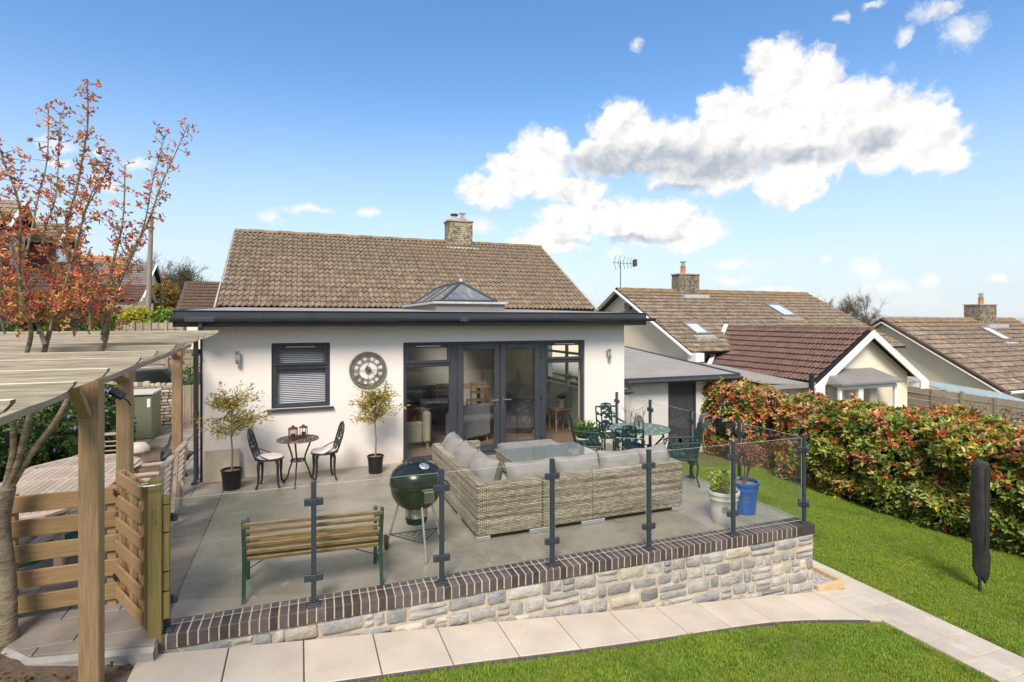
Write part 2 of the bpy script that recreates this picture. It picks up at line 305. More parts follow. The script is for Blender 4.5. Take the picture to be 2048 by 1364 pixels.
def splash():
    m = MATS['render_wall']; N = m.node_tree.nodes; L = m.node_tree.links; b = N['Principled BSDF']; src = b.inputs['Base Color'].links[0].from_socket
    g = N.new('ShaderNodeNewGeometry'); sp = N.new('ShaderNodeSeparateXYZ'); L.new(g.outputs['Position'], sp.inputs[0]); nz = N.new('ShaderNodeTexNoise'); nz.inputs['Scale'].default_value = 3.5; nz.inputs['Detail'].default_value = 6; L.new(g.outputs['Position'], nz.inputs['Vector'])
    a = N.new('ShaderNodeMath'); a.operation = 'MULTIPLY_ADD'; L.new(nz.outputs['Fac'], a.inputs[0]); a.inputs[1].default_value = -.55; L.new(sp.outputs[2], a.inputs[2])
    mr = N.new('ShaderNodeMapRange'); L.new(a.outputs[0], mr.inputs[0]); mr.inputs[1].default_value = .06; mr.inputs[2].default_value = -.22; mr.inputs[3].default_value = 0; mr.inputs[4].default_value = .55
    mx = N.new('ShaderNodeMix'); mx.data_type = 'RGBA'; L.new(mr.outputs[0], mx.inputs[0]); L.new(src, mx.inputs[6]); mx.inputs[7].default_value = (.50, .43, .30, 1); L.new(mx.outputs[2], b.inputs['Base Color'])
splash()

# ------------------------------------------------------------ mesh helpers
class MB:
    def __init__(s): s.v = []; s.f = []; s.m = []; s.mi = 0; s.c = None; s.sm = False
    def add(s, vs, fs, mi=None):
        b = len(s.v); s.v += [tuple(x) for x in vs]; s.f += [tuple(i + b for i in f) for f in fs]
        s.m += [s.mi if mi is None else mi] * len(fs); return s
    def box(s, x0, x1, y0, y1, z0, z1, ch=0, M=None, mi=None):
        if ch <= 0:
            vs = [Vector(p) for p in ((x0,y0,z0),(x1,y0,z0),(x1,y1,z0),(x0,y1,z0),(x0,y0,z1),(x1,y0,z1),(x1,y1,z1),(x0,y1,z1))]
            fs = [(0,3,2,1),(4,5,6,7),(0,1,5,4),(1,2,6,5),(2,3,7,6),(3,0,4,7)]
        else:
            cx, cy, cz = (x0+x1)/2, (y0+y1)/2, (z0+z1)/2; h = ((x1-x0)/2, (y1-y0)/2, (z1-z0)/2)
            vs = []; idx = {}
            for sx in (-1, 1):
                for sy in (-1, 1):
                    for sz in (-1, 1):
                        for ax in range(3):
                            d = [h[0]-ch, h[1]-ch, h[2]-ch]; d[ax] = h[ax]
                            idx[(sx, sy, sz, ax)] = len(vs); vs.append(Vector((cx+sx*d[0], cy+sy*d[1], cz+sz*d[2])))
            fs = []
            for ax in range(3):
                o = [a for a in range(3) if a != ax]
                for sg in (-1, 1):
                    q = []
                    for a_, b_ in ((-1,-1),(1,-1),(1,1),(-1,1)):
                        k = [0,0,0]; k[ax] = sg; k[o[0]] = a_; k[o[1]] = b_; q.append(idx[(*k, ax)])
                    fs.append(tuple(q))
            for ax in range(3):     # edges along ax
                o = [a for a in range(3) if a != ax]
                for a_ in (-1, 1):
                    for b_ in (-1, 1):
                        k0 = [0,0,0]; k0[o[0]] = a_; k0[o[1]] = b_; k1 = list(k0); k0[ax] = -1; k1[ax] = 1
                        fs.append((idx[(*k0, o[0])], idx[(*k1, o[0])], idx[(*k1, o[1])], idx[(*k0, o[1])]))
            for sx in (-1, 1):
                for sy in (-1, 1):
                    for sz in (-1, 1): fs.append(tuple(idx[(sx, sy, sz, a)] for a in range(3)))
        if M is not None: vs = [M @ p for p in vs]
        return s.add(vs, fs, mi)
    def bar(s, a, b, w, h=None, ch=0, mi=None, up=None):      # square bar from a to b
        a, b = Vector(a), Vector(b); d = b - a; h = h or w
        q = d.to_track_quat('Z', 'Y') if up is None else None
        if up is None: Rm = q.to_matrix()
        else:
            z = d.normalized(); x = Vector(up).cross(z).normalized(); y = z.cross(x); Rm = Matrix((x, y, z)).transposed()
        return s.box(-w/2, w/2, -h/2, h/2, 0, d.length, ch, M=Matrix.Translation(a) @ Rm.to_4x4(), mi=mi)
    def tube(s, pts, r, n=8, cap=True, mi=None):
        pts = [Vector(p) for p in pts]; rr = r if isinstance(r, (list, tuple)) else [r] * len(pts)
        vs = []; fs = []; prev = None
        for i, p in enumerate(pts):
            d = (pts[min(i+1, len(pts)-1)] - pts[max(i-1, 0)])
            if d.length < 1e-9: d = Vector((0, 0, 1))
            d.normalize()
            if prev is None: x = d.orthogonal().normalized()
            else:
                x = prev - d * prev.dot(d); x = x.normalized() if x.length > 1e-6 else d.orthogonal().normalized()
            prev = x; y = d.cross(x)
            for k in range(n):
                a = 2 * math.pi * k / n; vs.append(p + (x * math.cos(a) + y * math.sin(a)) * rr[i])
        for i in range(len(pts)-1):
            for k in range(n):
                k2 = (k+1) % n; fs.append((i*n+k, i*n+k2, (i+1)*n+k2, (i+1)*n+k))
        if cap: fs.append(tuple(range(n-1, -1, -1))); fs.append(tuple((len(pts)-1)*n + k for k in range(n)))
        return s.add(vs, fs, mi)
    def lathe(s, prof, c=(0, 0, 0), n=24, mi=None, sx=1, sy=1, M=None):
        vs = []; fs = []; m = len(prof)
        for k in range(n):
            a = 2*math.pi*k/n
            for r, z in prof: vs.append(Vector((c[0]+r*math.cos(a)*sx, c[1]+r*math.sin(a)*sy, c[2]+z)))
        for k in range(n):
            k2 = (k+1) % n
            for j in range(m-1): fs.append((k*m+j, k2*m+j, k2*m+j+1, k*m+j+1))
        if M is not None: vs = [M @ p for p in vs]
        return s.add(vs, fs, mi)
    def prism(s, poly, y0, y1, M=None, mi=None):              # polygon in xz, from y0 to y1
        n = len(poly); vs = [Vector((x, y0, z)) for x, z in poly] + [Vector((x, y1, z)) for x, z in poly]
        fs = [tuple(range(n)), tuple(range(2*n-1, n-1, -1))] + [(i, n+i, n+(i+1) % n, (i+1) % n) for i in range(n)]
        if M is not None: vs = [M @ p for p in vs]
        return s.add(vs, fs, mi)
    def slab(s, poly, z0, z1, zf=None, mi=None):              # polygon in xy, extruded in z; zf adds ground height
        n = len(poly); g = zf or (lambda x, y: 0)
        vs = [Vector((x, y, z0+g(x, y))) for x, y in poly] + [Vector((x, y, z1+g(x, y))) for x, y in poly]
        fs = [tuple(range(n-1, -1, -1)), tuple(range(n, 2*n))] + [(i, (i+1) % n, n+(i+1) % n, n+i) for i in range(n)]
        return s.add(vs, fs, mi)
    def quad(s, *p, mi=None): return s.add(p, [tuple(range(len(p)))], mi)
    def ell(s, c, r, n=10, m=6, mi=None, M=None, sq=1.0):
        vs = []; fs = []
        def pw(x): return math.copysign(abs(x)**sq, x)
        for j in range(m+1):
            t = math.pi*j/m
            for k in range(n):
                a = 2*math.pi*k/n
                vs.append(Vector((c[0]+r[0]*pw(math.sin(t))*pw(math.cos(a)), c[1]+r[1]*pw(math.sin(t))*pw(math.sin(a)), c[2]+r[2]*pw(math.cos(t)))))
        for j in range(m):
            for k in range(n): fs.append((j*n+k, (j+1)*n+k, (j+1)*n+(k+1) % n, j*n+(k+1) % n))
        if M is not None: vs = [M @ p for p in vs]
        return s.add(vs, fs, mi)
    def mesh(s, name, mats, smooth=None):
        me = bpy.data.meshes.new(name); me.from_pydata([tuple(v) for v in s.v], [], s.f)
        for m in (mats if isinstance(mats, (list, tuple)) else [mats]): me.materials.append(MATS[m])
        if any(s.m): me.polygons.foreach_set('material_index', s.m)
        me.update()
        if smooth is not None:
            me.polygons.foreach_set('use_smooth', [True]*len(me.polygons))
            if smooth < 180:
                try: me.set_sharp_from_angle(angle=R(smooth))
                except Exception: pass
        return me
def wloc(o):
    p = Vector((0, 0, 0))
    while o is not None: p += o.location; o = o.parent
    return p
def link(name, data, parent=None, world=True, loc=None, rot=None, kind=None):
    o = bpy.data.objects.new(name, data); COL.objects.link(o)
    if parent is not None:
        o.parent = parent
        if world: o.location = -wloc(parent)
    if loc is not None: o.location = Vector(loc) + (-wloc(parent) if parent is not None and world else Vector((0, 0, 0)))
    if rot is not None: o.rotation_euler = rot
    if kind: o['kind'] = kind
    return o
def part(name, mb, mats, parent, world=True, smooth=None, kind=None, label=None, loc=None, rot=None):
    o = link(name, mb.mesh(name, mats, smooth), parent, world, loc, rot, kind)
    if label: o['label'] = label
    return o
def tag(o, label, cat, group=None):
    o['label'] = label; o['category'] = cat
    if group: o['group'] = group
    return o
def thing(name, label, cat, loc=(0, 0, 0), rz=0, group=None):
    o = bpy.data.objects.new(name, None); COL.objects.link(o); o.location = loc; o.rotation_euler = (0, 0, rz); o.empty_display_size = .1
    return tag(o, label, cat, group)
def single(name, mb, mats, label, cat, group=None, smooth=None, loc=(0, 0, 0), rot=(0, 0, 0)):
    o = link(name, mb.mesh(name, mats, smooth)); o.location = loc; o.rotation_euler = rot
    return tag(o, label, cat, group)
def struct(name, mb, mats, parent=None, kind='structure', smooth=None):
    return link(name, mb.mesh(name, mats, smooth), parent, kind=kind if parent is None else None)
def dup(root, loc=None, rz=None, label=None, group=None):
    def cp(o, par):
        c = o.copy(); COL.objects.link(c); c.parent = par
        for ch in o.children: cp(ch, c)
        return c
    r = cp(root, None)
    if loc is not None: r.location = loc
    if rz is not None: r.rotation_euler = (0, 0, rz)
    if label: r['label'] = label
    if group: r['group'] = group
    return r
def colmesh(name, V_, F_, C_, matname, smooth=False):
    """big leaf/blade mesh; V_ (n,3) array, F_ (m,k) array, C_ (m,3) colour per face"""
    me = bpy.data.meshes.new(name); n, (m, k) = len(V_), F_.shape
    me.vertices.add(n); me.vertices.foreach_set('co', np.asarray(V_, dtype=np.float32).ravel())
    me.loops.add(m*k); me.loops.foreach_set('vertex_index', F_.ravel().astype(np.int32))
    me.polygons.add(m); me.polygons.foreach_set('loop_start', np.arange(0, m*k, k, dtype=np.int32))
    me.update(calc_edges=True)
    at_ = me.attributes.new('col', 'FLOAT_COLOR', 'FACE'); c4 = np.ones((m, 4), dtype=np.float32); c4[:, :3] = C_
    at_.data.foreach_set('color', c4.ravel()); me.materials.append(MATS[matname])
    return me
RS = np.random.RandomState(11)
def leaves(P, Dm, Ln, Wd, cols, fold=.25):
    """diamond-ish folded leaves: positions P(n,3), direction Dm(n,3), lengths, widths, colours(n,3) -> V,F,C  (2 quads per leaf)"""
    n = len(P); D = Dm / (np.linalg.norm(Dm, axis=1, keepdims=True) + 1e-9)
    r = RS.normal(size=(n, 3)); S = np.cross(D, r); S /= np.linalg.norm(S, axis=1, keepdims=True) + 1e-9; U = np.cross(S, D)
    L = Ln[:, None]; W = Wd[:, None]
    pts = [P, P + D*L*.35 + S*W*.5 + U*W*fold, P + D*L*.75 + S*W*.36 + U*W*fold*.6, P + D*L - U*L*.12, P + D*L*.75 - S*W*.36 + U*W*fold*.6, P + D*L*.35 - S*W*.5 + U*W*fold]
    V_ = np.stack(pts, 1).reshape(-1, 3); b = np.arange(n)[:, None]*6
    F_ = np.concatenate([b + np.array([[0, 1, 2, 3]]), b + np.array([[0, 3, 4, 5]])], 1).reshape(-1, 4)
    return V_, F_, np.repeat(cols, 2, 0)
def pick(cols, w, n, var=.18):
    c = np.array(cols); i = RS.choice(len(c), n, p=np.array(w)/sum(w)); o = c[i] * (1 + RS.uniform(-var, var, (n, 1)))
    return np.clip(o, 0, 1)
def frame_M(o, x, y, z):
    M = Matrix.Identity(4)
    for i, a in enumerate((x, y, z)):
        for j in range(3): M[j][i] = a[j]
    M.translation = o; return M
# ------------------------------------------------------------ ground
def sst(x, a, b):
    t = min(1, max(0, (x-a)/(b-a))); return t*t*(3-2*t)
def G(x, y):
    if x < -1.1: z = -.15+.10*min(1, (-1.1-x)/.7)
    elif x < 13: z = -.15 - .1*(x+1.1)
    else: z = -1.56 - .05*min(x-13, 40) - .012*max(0, min(x-53, 400))
    if y > 15.5:
        k = 1 - sst(x, -1, 8)
        z += k * (-.6*sst(y, 16.2, 17.5) + 3.6*sst(y, 26, 46) + .01*max(0, y-46))
    return z
def axis(lo, hi, fine0, fine1, step):
    xs = []; x = fine0
    while x <= fine1: xs.append(x); x += step
    d = step; x = fine1
    while x < hi: d *= 1.35; x += d; xs.append(min(x, hi))
    d = step; x = fine0
    while x > lo: d *= 1.35; x -= d; xs.insert(0, max(x, lo))
    return xs
def build_ground():
    mb = MB(); xs = axis(-900, 2500, -8, 15, 1.0); ys = axis(-300, 2500, -8, 28, 1.0)
    xs = sorted(set(xs + [-1.1])); ids = {}
    for j, y in enumerate(ys):
        for i, x in enumerate(xs): ids[i, j] = len(mb.v); mb.v.append((x, y, G(x, y) - .004))
    for j in range(len(ys)-1):
        for i in range(len(xs)-1):
            cx, cy = (xs[i]+xs[i+1])/2, (ys[j]+ys[j+1])/2
            m = 2 if (-9 < cx < -1.1 and 3 < cy < 16) or (-1.2 < cx < 12 and 11.6 < cy < 13.2) or (11.4 < cx < 13.2 and 2 < cy < 13.5) else (0 if -1.2 <= cx < 11.5 and -8 < cy < 14 else 1)
            mb.f.append((ids[i, j], ids[i+1, j], ids[i+1, j+1], ids[i, j+1])); mb.m.append(m)
    struct('ground', mb, ['lawn_soil', 'field', 'soil'])
    h = MB()
    for k, (y0, hh, n) in enumerate(((1500, 30, 60), (2100, 62, 50))):
        pts = []
        for i in range(n+1):
            x = -200 + 3400*i/n; z = hh*(.35 + .65*mnoise.noise(Vector((x*.0022+k*7, k, 0)))**2 + .5*mnoise.noise(Vector((x*.0016, k+3, 1)))) - 8
            pts.append((x, max(z, -20)))
        for i in range(n):
            (xa, za), (xb, zb) = pts[i], pts[i+1]; ya = y0 - .45*xa*(.5) ; yb = y0 - .45*xb*.5
            h.quad((xa, ya-160, -40), (xb, yb-160, -40), (xb, yb, zb), (xa, ya, za)); h.quad((xb, yb+300, -40), (xa, ya+300, -40), (xa, ya, za), (xb, yb, zb))
    struct('hills', h, 'hill', smooth=60)
build_ground()
def clip(poly, a, b):      # keep left of a->b
    out = []; n = len(poly)
    def sd(p): return (b[0]-a[0])*(p[1]-a[1]) - (b[1]-a[1])*(p[0]-a[0])
    for i in range(n):
        p, q = poly[i], poly[(i+1) % n]; dp, dq = sd(p), sd(q)
        if dp >= 0: out.append(p)
        if dp*dq < 0: t = dp/(dp-dq); out.append((p[0]+(q[0]-p[0])*t, p[1]+(q[1]-p[1])*t))
    return out
def clipc(poly, conv):
    for i in range(len(conv)):
        poly = clip(poly, conv[i], conv[(i+1) % len(conv)])
        if len(poly) < 3: return []
    return poly
def area(p): return abs(sum(p[i][0]*p[(i+1) % len(p)][1] - p[(i+1) % len(p)][0]*p[i][1] for i in range(len(p))))/2
def inset_slab(mb, poly, z0, z1, zf=None, ch=.004):
    cx = sum(p[0] for p in poly)/len(poly); cy = sum(p[1] for p in poly)/len(poly); g = zf or (lambda x, y: 0)
    n = len(poly); inn = []
    for x, y in poly:
        d = math.hypot(x-cx, y-cy); k = 1 - ch*1.4/max(d, .02); inn.append((cx+(x-cx)*k, cy+(y-cy)*k))
    vs = [(x, y, z0+g(x, y)) for x, y in poly] + [(x, y, z1-ch+g(x, y)) for x, y in poly] + [(x, y, z1+g(x, y)) for x, y in inn]
    fs = [tuple(range(2*n, 3*n))]
    for l in (0, 1): fs += [(l*n+i, l*n+(i+1) % n, (l+1)*n+(i+1) % n, (l+1)*n+i) for i in range(n)]
    mb.add(vs, fs)
    return mb
WL0, WL1 = Vector((-1.085, 5.125, 0)), Vector((6.02, 4.955, 0)); WLEN = (WL1-WL0).length
WE = (WL1-WL0).normalized(); WQ = Vector((WE.y, -WE.x, 0))      # outward (towards the lawn)
def wl(s, q, z): return WL0 + WE*s + WQ*q + Vector((0, 0, z))
def wly(x, q=0): t = (x-WL0.x)/WE.x; return (WL0+WE*t+WQ*q).y
def build_terrace():
    mb = MB(); b0, b1 = wl(0, -.262, 0), wl(WLEN, -.262, 0)
    reg = [(b0.x, b0.y), (5.78, b1.y), (5.78, 9.42), (6.9, 9.42), (6.9, 9.78), (-1.06, 9.78)]
    mb.slab([(b0.x, b0.y), (6.0, b1.y+.0), (6.0, 10.6), (-1.06, 10.6)], -1.3, -.010)
    t = struct('terrace', mb, 'joint')
    conv = [(b0.x+.004, b0.y+.004), (6.0, b1.y+.004), (6.0, 9.795), (-1.06, 9.795)]
    y = 4.43; r = 0
    while y < 9.8:
        x = -1.06
        while x < 6.0:
            p = clipc([(x+.0014, y+.0014), (x+1.1986, y+.0014), (x+1.1986, y+.8986), (x+.0014, y+.8986)], conv)
            if p and area(p) > .004: part('paving_slab', inset_slab(MB(), p, -.0095, 0, ch=.0015), 'terrace_slab', t)
            x += 1.2
        y += .9; r += 1
    # left part of imprinted concrete
    conv = [(-1.068, 5.03), (-1.068, 9.9), (-4.6, 9.9), (-4.6, 8.1), (-2.45, 5.75), (-1.92, 5.2)]
    mb = MB(); mb.slab(conv[::1], -.30, -.022)
    s2 = struct('side_terrace', mb, 'concrete')
    y = 4.9; r = 0
    while y < 9.9:
        x = -1.068; 
        while x > -4.7:
            w = .62 if r % 2 else .42
            p = clipc([(x-w+.004, y+.004), (x-.004, y+.004), (x-.004, y+.416), (x-w+.004, y+.416)], conv)
            if p and area(p) > .004: part('paving_slab', inset_slab(MB(), p, -.0215, -.004, ch=.004), 'printed_slab', s2)
            x -= w
        y += .42; r += 1
    mb = MB(); mb.slab([(-2.2, 9.905), (-1.5, 9.905), (-1.5, 13.0), (-2.2, 13.0)], -.3, -.022); mb.slab([(-4.4, 13.005), (-1.5, 13.005), (-1.5, 15.3), (-4.4, 15.3)], -.3, -.03)
    s3 = struct('side_path', mb, 'concrete')
    for j in range(7):
        for x0, x1 in ((-2.19, -1.86), (-1.85, -1.51)):
            q = MB(); inset_slab(q, [(x0, 9.91+j*.44), (x1, 9.91+j*.44), (x1, 10.34+j*.44), (x0, 10.34+j*.44)], -.0215, -.002); part('paving_slab', q, 'printed_slab', s3)
    for j in range(3):
        for i in range(4):
            q = MB(); inset_slab(q, [(-4.38+i*.72, 13.02+j*.76), (-3.68+i*.72, 13.02+j*.76), (-3.68+i*.72, 13.76+j*.76), (-4.38+i*.72, 13.76+j*.76)], -.0295, -.008); part('paving_slab', q, 'printed_slab', s3)
    # rough concrete lip in front of the imprinted slab
    mb = MB()
    path_ = [(-2.45, 5.75), (-1.92, 5.20), (-1.068, 5.03)]; pts = []
    for (xa, ya), (xb, yb) in zip(path_, path_[1:]):
        for k in range(22): pts.append((xa+(xb-xa)*k/22, ya+(yb-ya)*k/22))
    pts.append(path_[-1]); vs = []
    for k, (x, y) in enumerate(pts):
        a, b = pts[max(0, k-1)], pts[min(len(pts)-1, k+1)]; l = math.hypot(b[0]-a[0], b[1]-a[1]); nx_, ny_ = (b[1]-a[1])/l, -(b[0]-a[0])/l; d = mnoise.noise(Vector((x*9, y*9, 1)))*.02
        for q, z in ((-.03, -.018), (.012+d, -.024), (.034+d, -.055+d*.6), (.030-d, -.12), (.03+d, -.30)): vs.append((x+nx_*q*-1*-1, y+ny_*q, z))
    mb.add(vs, [(5*i+j, 5*i+j+1, 5*i+j+6, 5*i+j+5) for i in range(len(pts)-1) for j in range(4)])
    part('concrete_lip', mb, 'concrete', s2)
build_terrace()

def build_wall():
    t = thing('retaining_wall', 'low rubble stone wall with dark brick-on-edge coping holding up the terrace', 'wall', WL0)
    Mw = frame_M(Vector((0, 0, 0)), WE, WQ*1, Vector((0, 0, 1))) ; Mw = Matrix(((WE.x, WQ.x, 0, 0), (WE.y, WQ.y, 0, 0), (0, 0, 1, 0), (0, 0, 0, 1)))
    def lp(name, mb, m, **k):
        o = part(name, mb, m, t, world=False, **k); return o
    mb = MB(); mb.box(0.002, WLEN-.004, -.256, -.0045, -.113, -.0045, M=Mw); mb.box(.01, WLEN-.012, -.34, -.055, -1.35, -.1131, M=Mw)
    # uneven mortar face
    nx, nz = 130, 16
    for j in range(nz):
        for i in range(nx):
            s0, s1 = .012+(WLEN-.026)*i/nx, .012+(WLEN-.026)*(i+1)/nx; z0, z1 = -1.2+1.085*j/nz, -1.2+1.085*(j+1)/nz
            def q(s, z): return -.022 + .016*mnoise.noise(Vector((s*7, z*9, 3)))
            mb.add([Mw @ Vector((s, q(s, z), z)) for s, z in ((s0, z0), (s1, z0), (s1, z1), (s0, z1))], [(0, 1, 2, 3)])
    mb.box(WLEN-.02, WLEN-.0121, -.3, -.045, -1.3, -.1132, M=Mw)
    lp('mortar', mb, 'mortar')
    me = MB().box(-.0325, .0325, -.262, 0, -.117, 0, .004, M=Matrix(((WE.x, WQ.x, 0, 0), (WE.y, WQ.y, 0, 0), (0, 0, 1, 0), (0, 0, 0, 1)))).mesh('brick', 'brick')
    n = int((WLEN-.24)/.0765)
    for i in range(n):
        s = .034 + i*.0765; o = link('brick', me, t, False); o.location = WE*(s+ru(-.0015, .0015)) + WQ*ru(-.002, .002) + Vector((0, 0, ru(-.0015, .0015)))
    s = .034 + n*.0765 - .0383 + .0045
    lp('brick', MB().box(s+.004, WLEN, -.262, 0, -.117, 0, .004, M=Mw), 'brick')
    # stones
    z = -.132; row = 0
    while z > -1.12:
        h = ru(.125, .175) if row else .15
        s = ru(-.1, .0)
        while s < WLEN - .03:
            w = ru(.15, .40) if rnd() < .75 else ru(.09, .15)
            if WLEN - (s+w) < .08: w = WLEN - s - .004
            x0 = max(s, .004); x1 = min(s+w-.018, WLEN-.003)
            gx = G(WL0.x + x0, 5)
            if x1-x0 > .035 and z > gx - .02:
                hh = h-.024 + (ru(-.012, .006) if x1 < WLEN-.3 else 0); dz = ru(-.006, .006); zt = z+dz; zb = zt-hh
                split = rnd() < .28 and hh > .09
                for zt_, zb_ in (((zt, (zt+zb)/2+.006), ((zt+zb)/2-.006, zb)) if split else ((zt, zb),)):
                    m = 10; o = []; cx, cz = (x0+x1)/2, (zt_+zb_)/2; hx, hz = (x1-x0)/2, (zt_-zb_)/2
                    for k in range(m):
                        a = 2*math.pi*(k+.5)/m; ca, sa = math.cos(a), math.sin(a)
                        px_ = math.copysign(abs(ca)**.26, ca); pz_ = math.copysign(abs(sa)**.26, sa)
                        o.append((cx+hx*px_*ru(.9, 1.03), cz+hz*pz_*ru(.86, 1.04)))
                    lastx = x1 > WLEN-.01
                    vs = []; pq = ru(-.012, .003)
                    for (a_, b_), rings in ((x, 0) for x in o): vs.append(Vector((a_, -.06, b_)))
                    for a_, b_ in o: vs.append(Vector((a_, pq-.010, b_)))
                    for a_, b_ in o: vs.append(Vector((cx+(a_-cx)*(1-.012/hx), pq+ru(-.003, .002), cz+(b_-cz)*(1-.011/hz))))
                    vs.append(Vector((cx, pq+ru(0, .006), cz)))
                    fs = []
                    for l in (0, 1): fs += [(l*m+i, l*m+(i+1) % m, (l+1)*m+(i+1) % m, (l+1)*m+i) for i in range(m)]
                    fs += [(2*m+i, 2*m+(i+1) % m, 3*m) for i in range(m)]
                    r_ = rnd(); right = x0/WLEN
                    mt = 'stone_buff' if r_ < .12 + .10*right + (.25 if x0 < 1.2 else 0) else ('stone_dark' if r_ > .62 + .22*right else 'stone_grey')
                    lp('stone', MB().add([Mw @ p for p in vs], fs), mt, smooth=40)
            s += w
        z -= h; row += 1
build_wall()

def build_paths():
    t = MB(); t.slab([(-1.2, 4.42), (6.2, 4.15), (6.2, 5.3), (-1.2, 5.0)], -.2, -.02+.004, zf=G)
    pth = struct('garden_path', t, 'joint_moss')
    js = [-1.2, -.555, .03, .62, 1.215, 1.815, 2.425, 3.07, 3.655, 4.205, 4.80, 5.40, 5.98]
    def ye(x): return 4.47 if x < 4.2 else 4.47 + .03*(4.75-x)/.5*0 - .20*max(0, (x-4.6)/1.5)**1.7
    def yo(x): return 4.455 + .012*math.sin(x*1.7) - .20*max(0, (x-4.6)/1.5)**1.7
    for i in range(len(js)-1):
        a, b = js[i]+.005, js[i+1]-.005; sk = .0
        pl = [(a, yo(a)), ((a+b)/2, yo((a+b)/2)), (b, yo(b)), (b, wly(b, .012)), (a, wly(a, .012))]
        part('path_slab', inset_slab(MB(), pl, -.02, .022, zf=G, ch=.005), 'path_slab', pth)
    pl = [(5.985, ye(5.985)), (6.17, ye(6.17)), (6.17, 5.6), (6.04, 5.6), (6.04, 4.97), (5.985, 4.97)]
    part('path_slab', inset_slab(MB(), [(5.985, yo(5.985)), (6.175, yo(6.175)), (6.175, 5.0), (5.985, 5.0)], -.02, .022, zf=G, ch=.004), 'path_slab', pth)
    for i in range(34):       # timber edging
        x = -1.2 + i*.212; y0, y1 = yo(x)-.008, yo(x+.212)-.008
        if x > 6: break
    e = MB()
    for i in range(34):
        x = -1.2 + i*.212; x2 = x+.212
        if x2 > 6.15: break
        y0, y1 = yo(x)-.006, yo(x2)-.006
        e.add([(x, y0-.022, G(x, 4)-.06), (x2, y1-.022, G(x2, 4)-.06), (x2, y1, G(x2, 4)-.06), (x, y0, G(x, 4)-.06),
               (x, y0-.022, G(x, 4)+.018), (x2, y1-.022, G(x2, 4)+.018), (x2, y1, G(x2, 4)+.018), (x, y0, G(x, 4)+.018)],
              [(0, 1, 5, 4), (4, 5, 6, 7), (2, 3, 7, 6)])
    part('path_edging', e, 'brick', pth)
    t = MB(); t.slab([(6.185, -1.5), (7.0, -1.5), (7.0, 9.0), (6.185, 9.0)], -.2, -.012, zf=G)
    sp = struct('side_garden_path', t, 'joint_moss')
    y = -1.4; 
    while y < 8.9:
        h = random.choice((.27, .33, .40, .46)); x = 6.19
        cuts = random.choice(([.30, .62], [.42], [.25, .55], [.5])); xs = [0]+cuts+[.80]
        for i in range(len(xs)-1):
            a, b = x+xs[i]+.003, x+xs[i+1]-.003; sh = .06
            part('path_sett', inset_slab(MB(), [(a, y+sh*(xs[i])), (b, y+sh*xs[i+1]), (b, y+h-.006+sh*xs[i+1]), (a, y+h-.006+sh*xs[i])], -.012, .016+ru(-.002, .002), zf=G, ch=.005), 'path_sett', sp)
        y += h
    z = G(6.2, 5.1)
    c = thing('gravel_planter', 'small pine corner frame filled with grey gravel at the foot of the stone wall', 'planter', (6.2, 5.15, z))
    part('board', MB().box(6.05, 6.47, 4.93, 4.98, z, z+.10, .004), 'wood_new', c); part('board', MB().box(6.47, 6.52, 4.93, 5.5, z, z+.10, .004), 'wood_new', c)
    g = MB()
    for i in range(170):
        x, y_, r_ = ru(6.05, 6.46), ru(4.99, 5.5), ru(.008, .018); g.ell((x, y_, z+.045+ru(0, .012)), (r_, r_*ru(.7, 1), r_*.7), 5, 3)
    g.box(6.04, 6.468, 4.982, 5.5, z-.02, z+.045)
    part('gravel', g, 'gravel', c, kind='stuff')
build_paths()

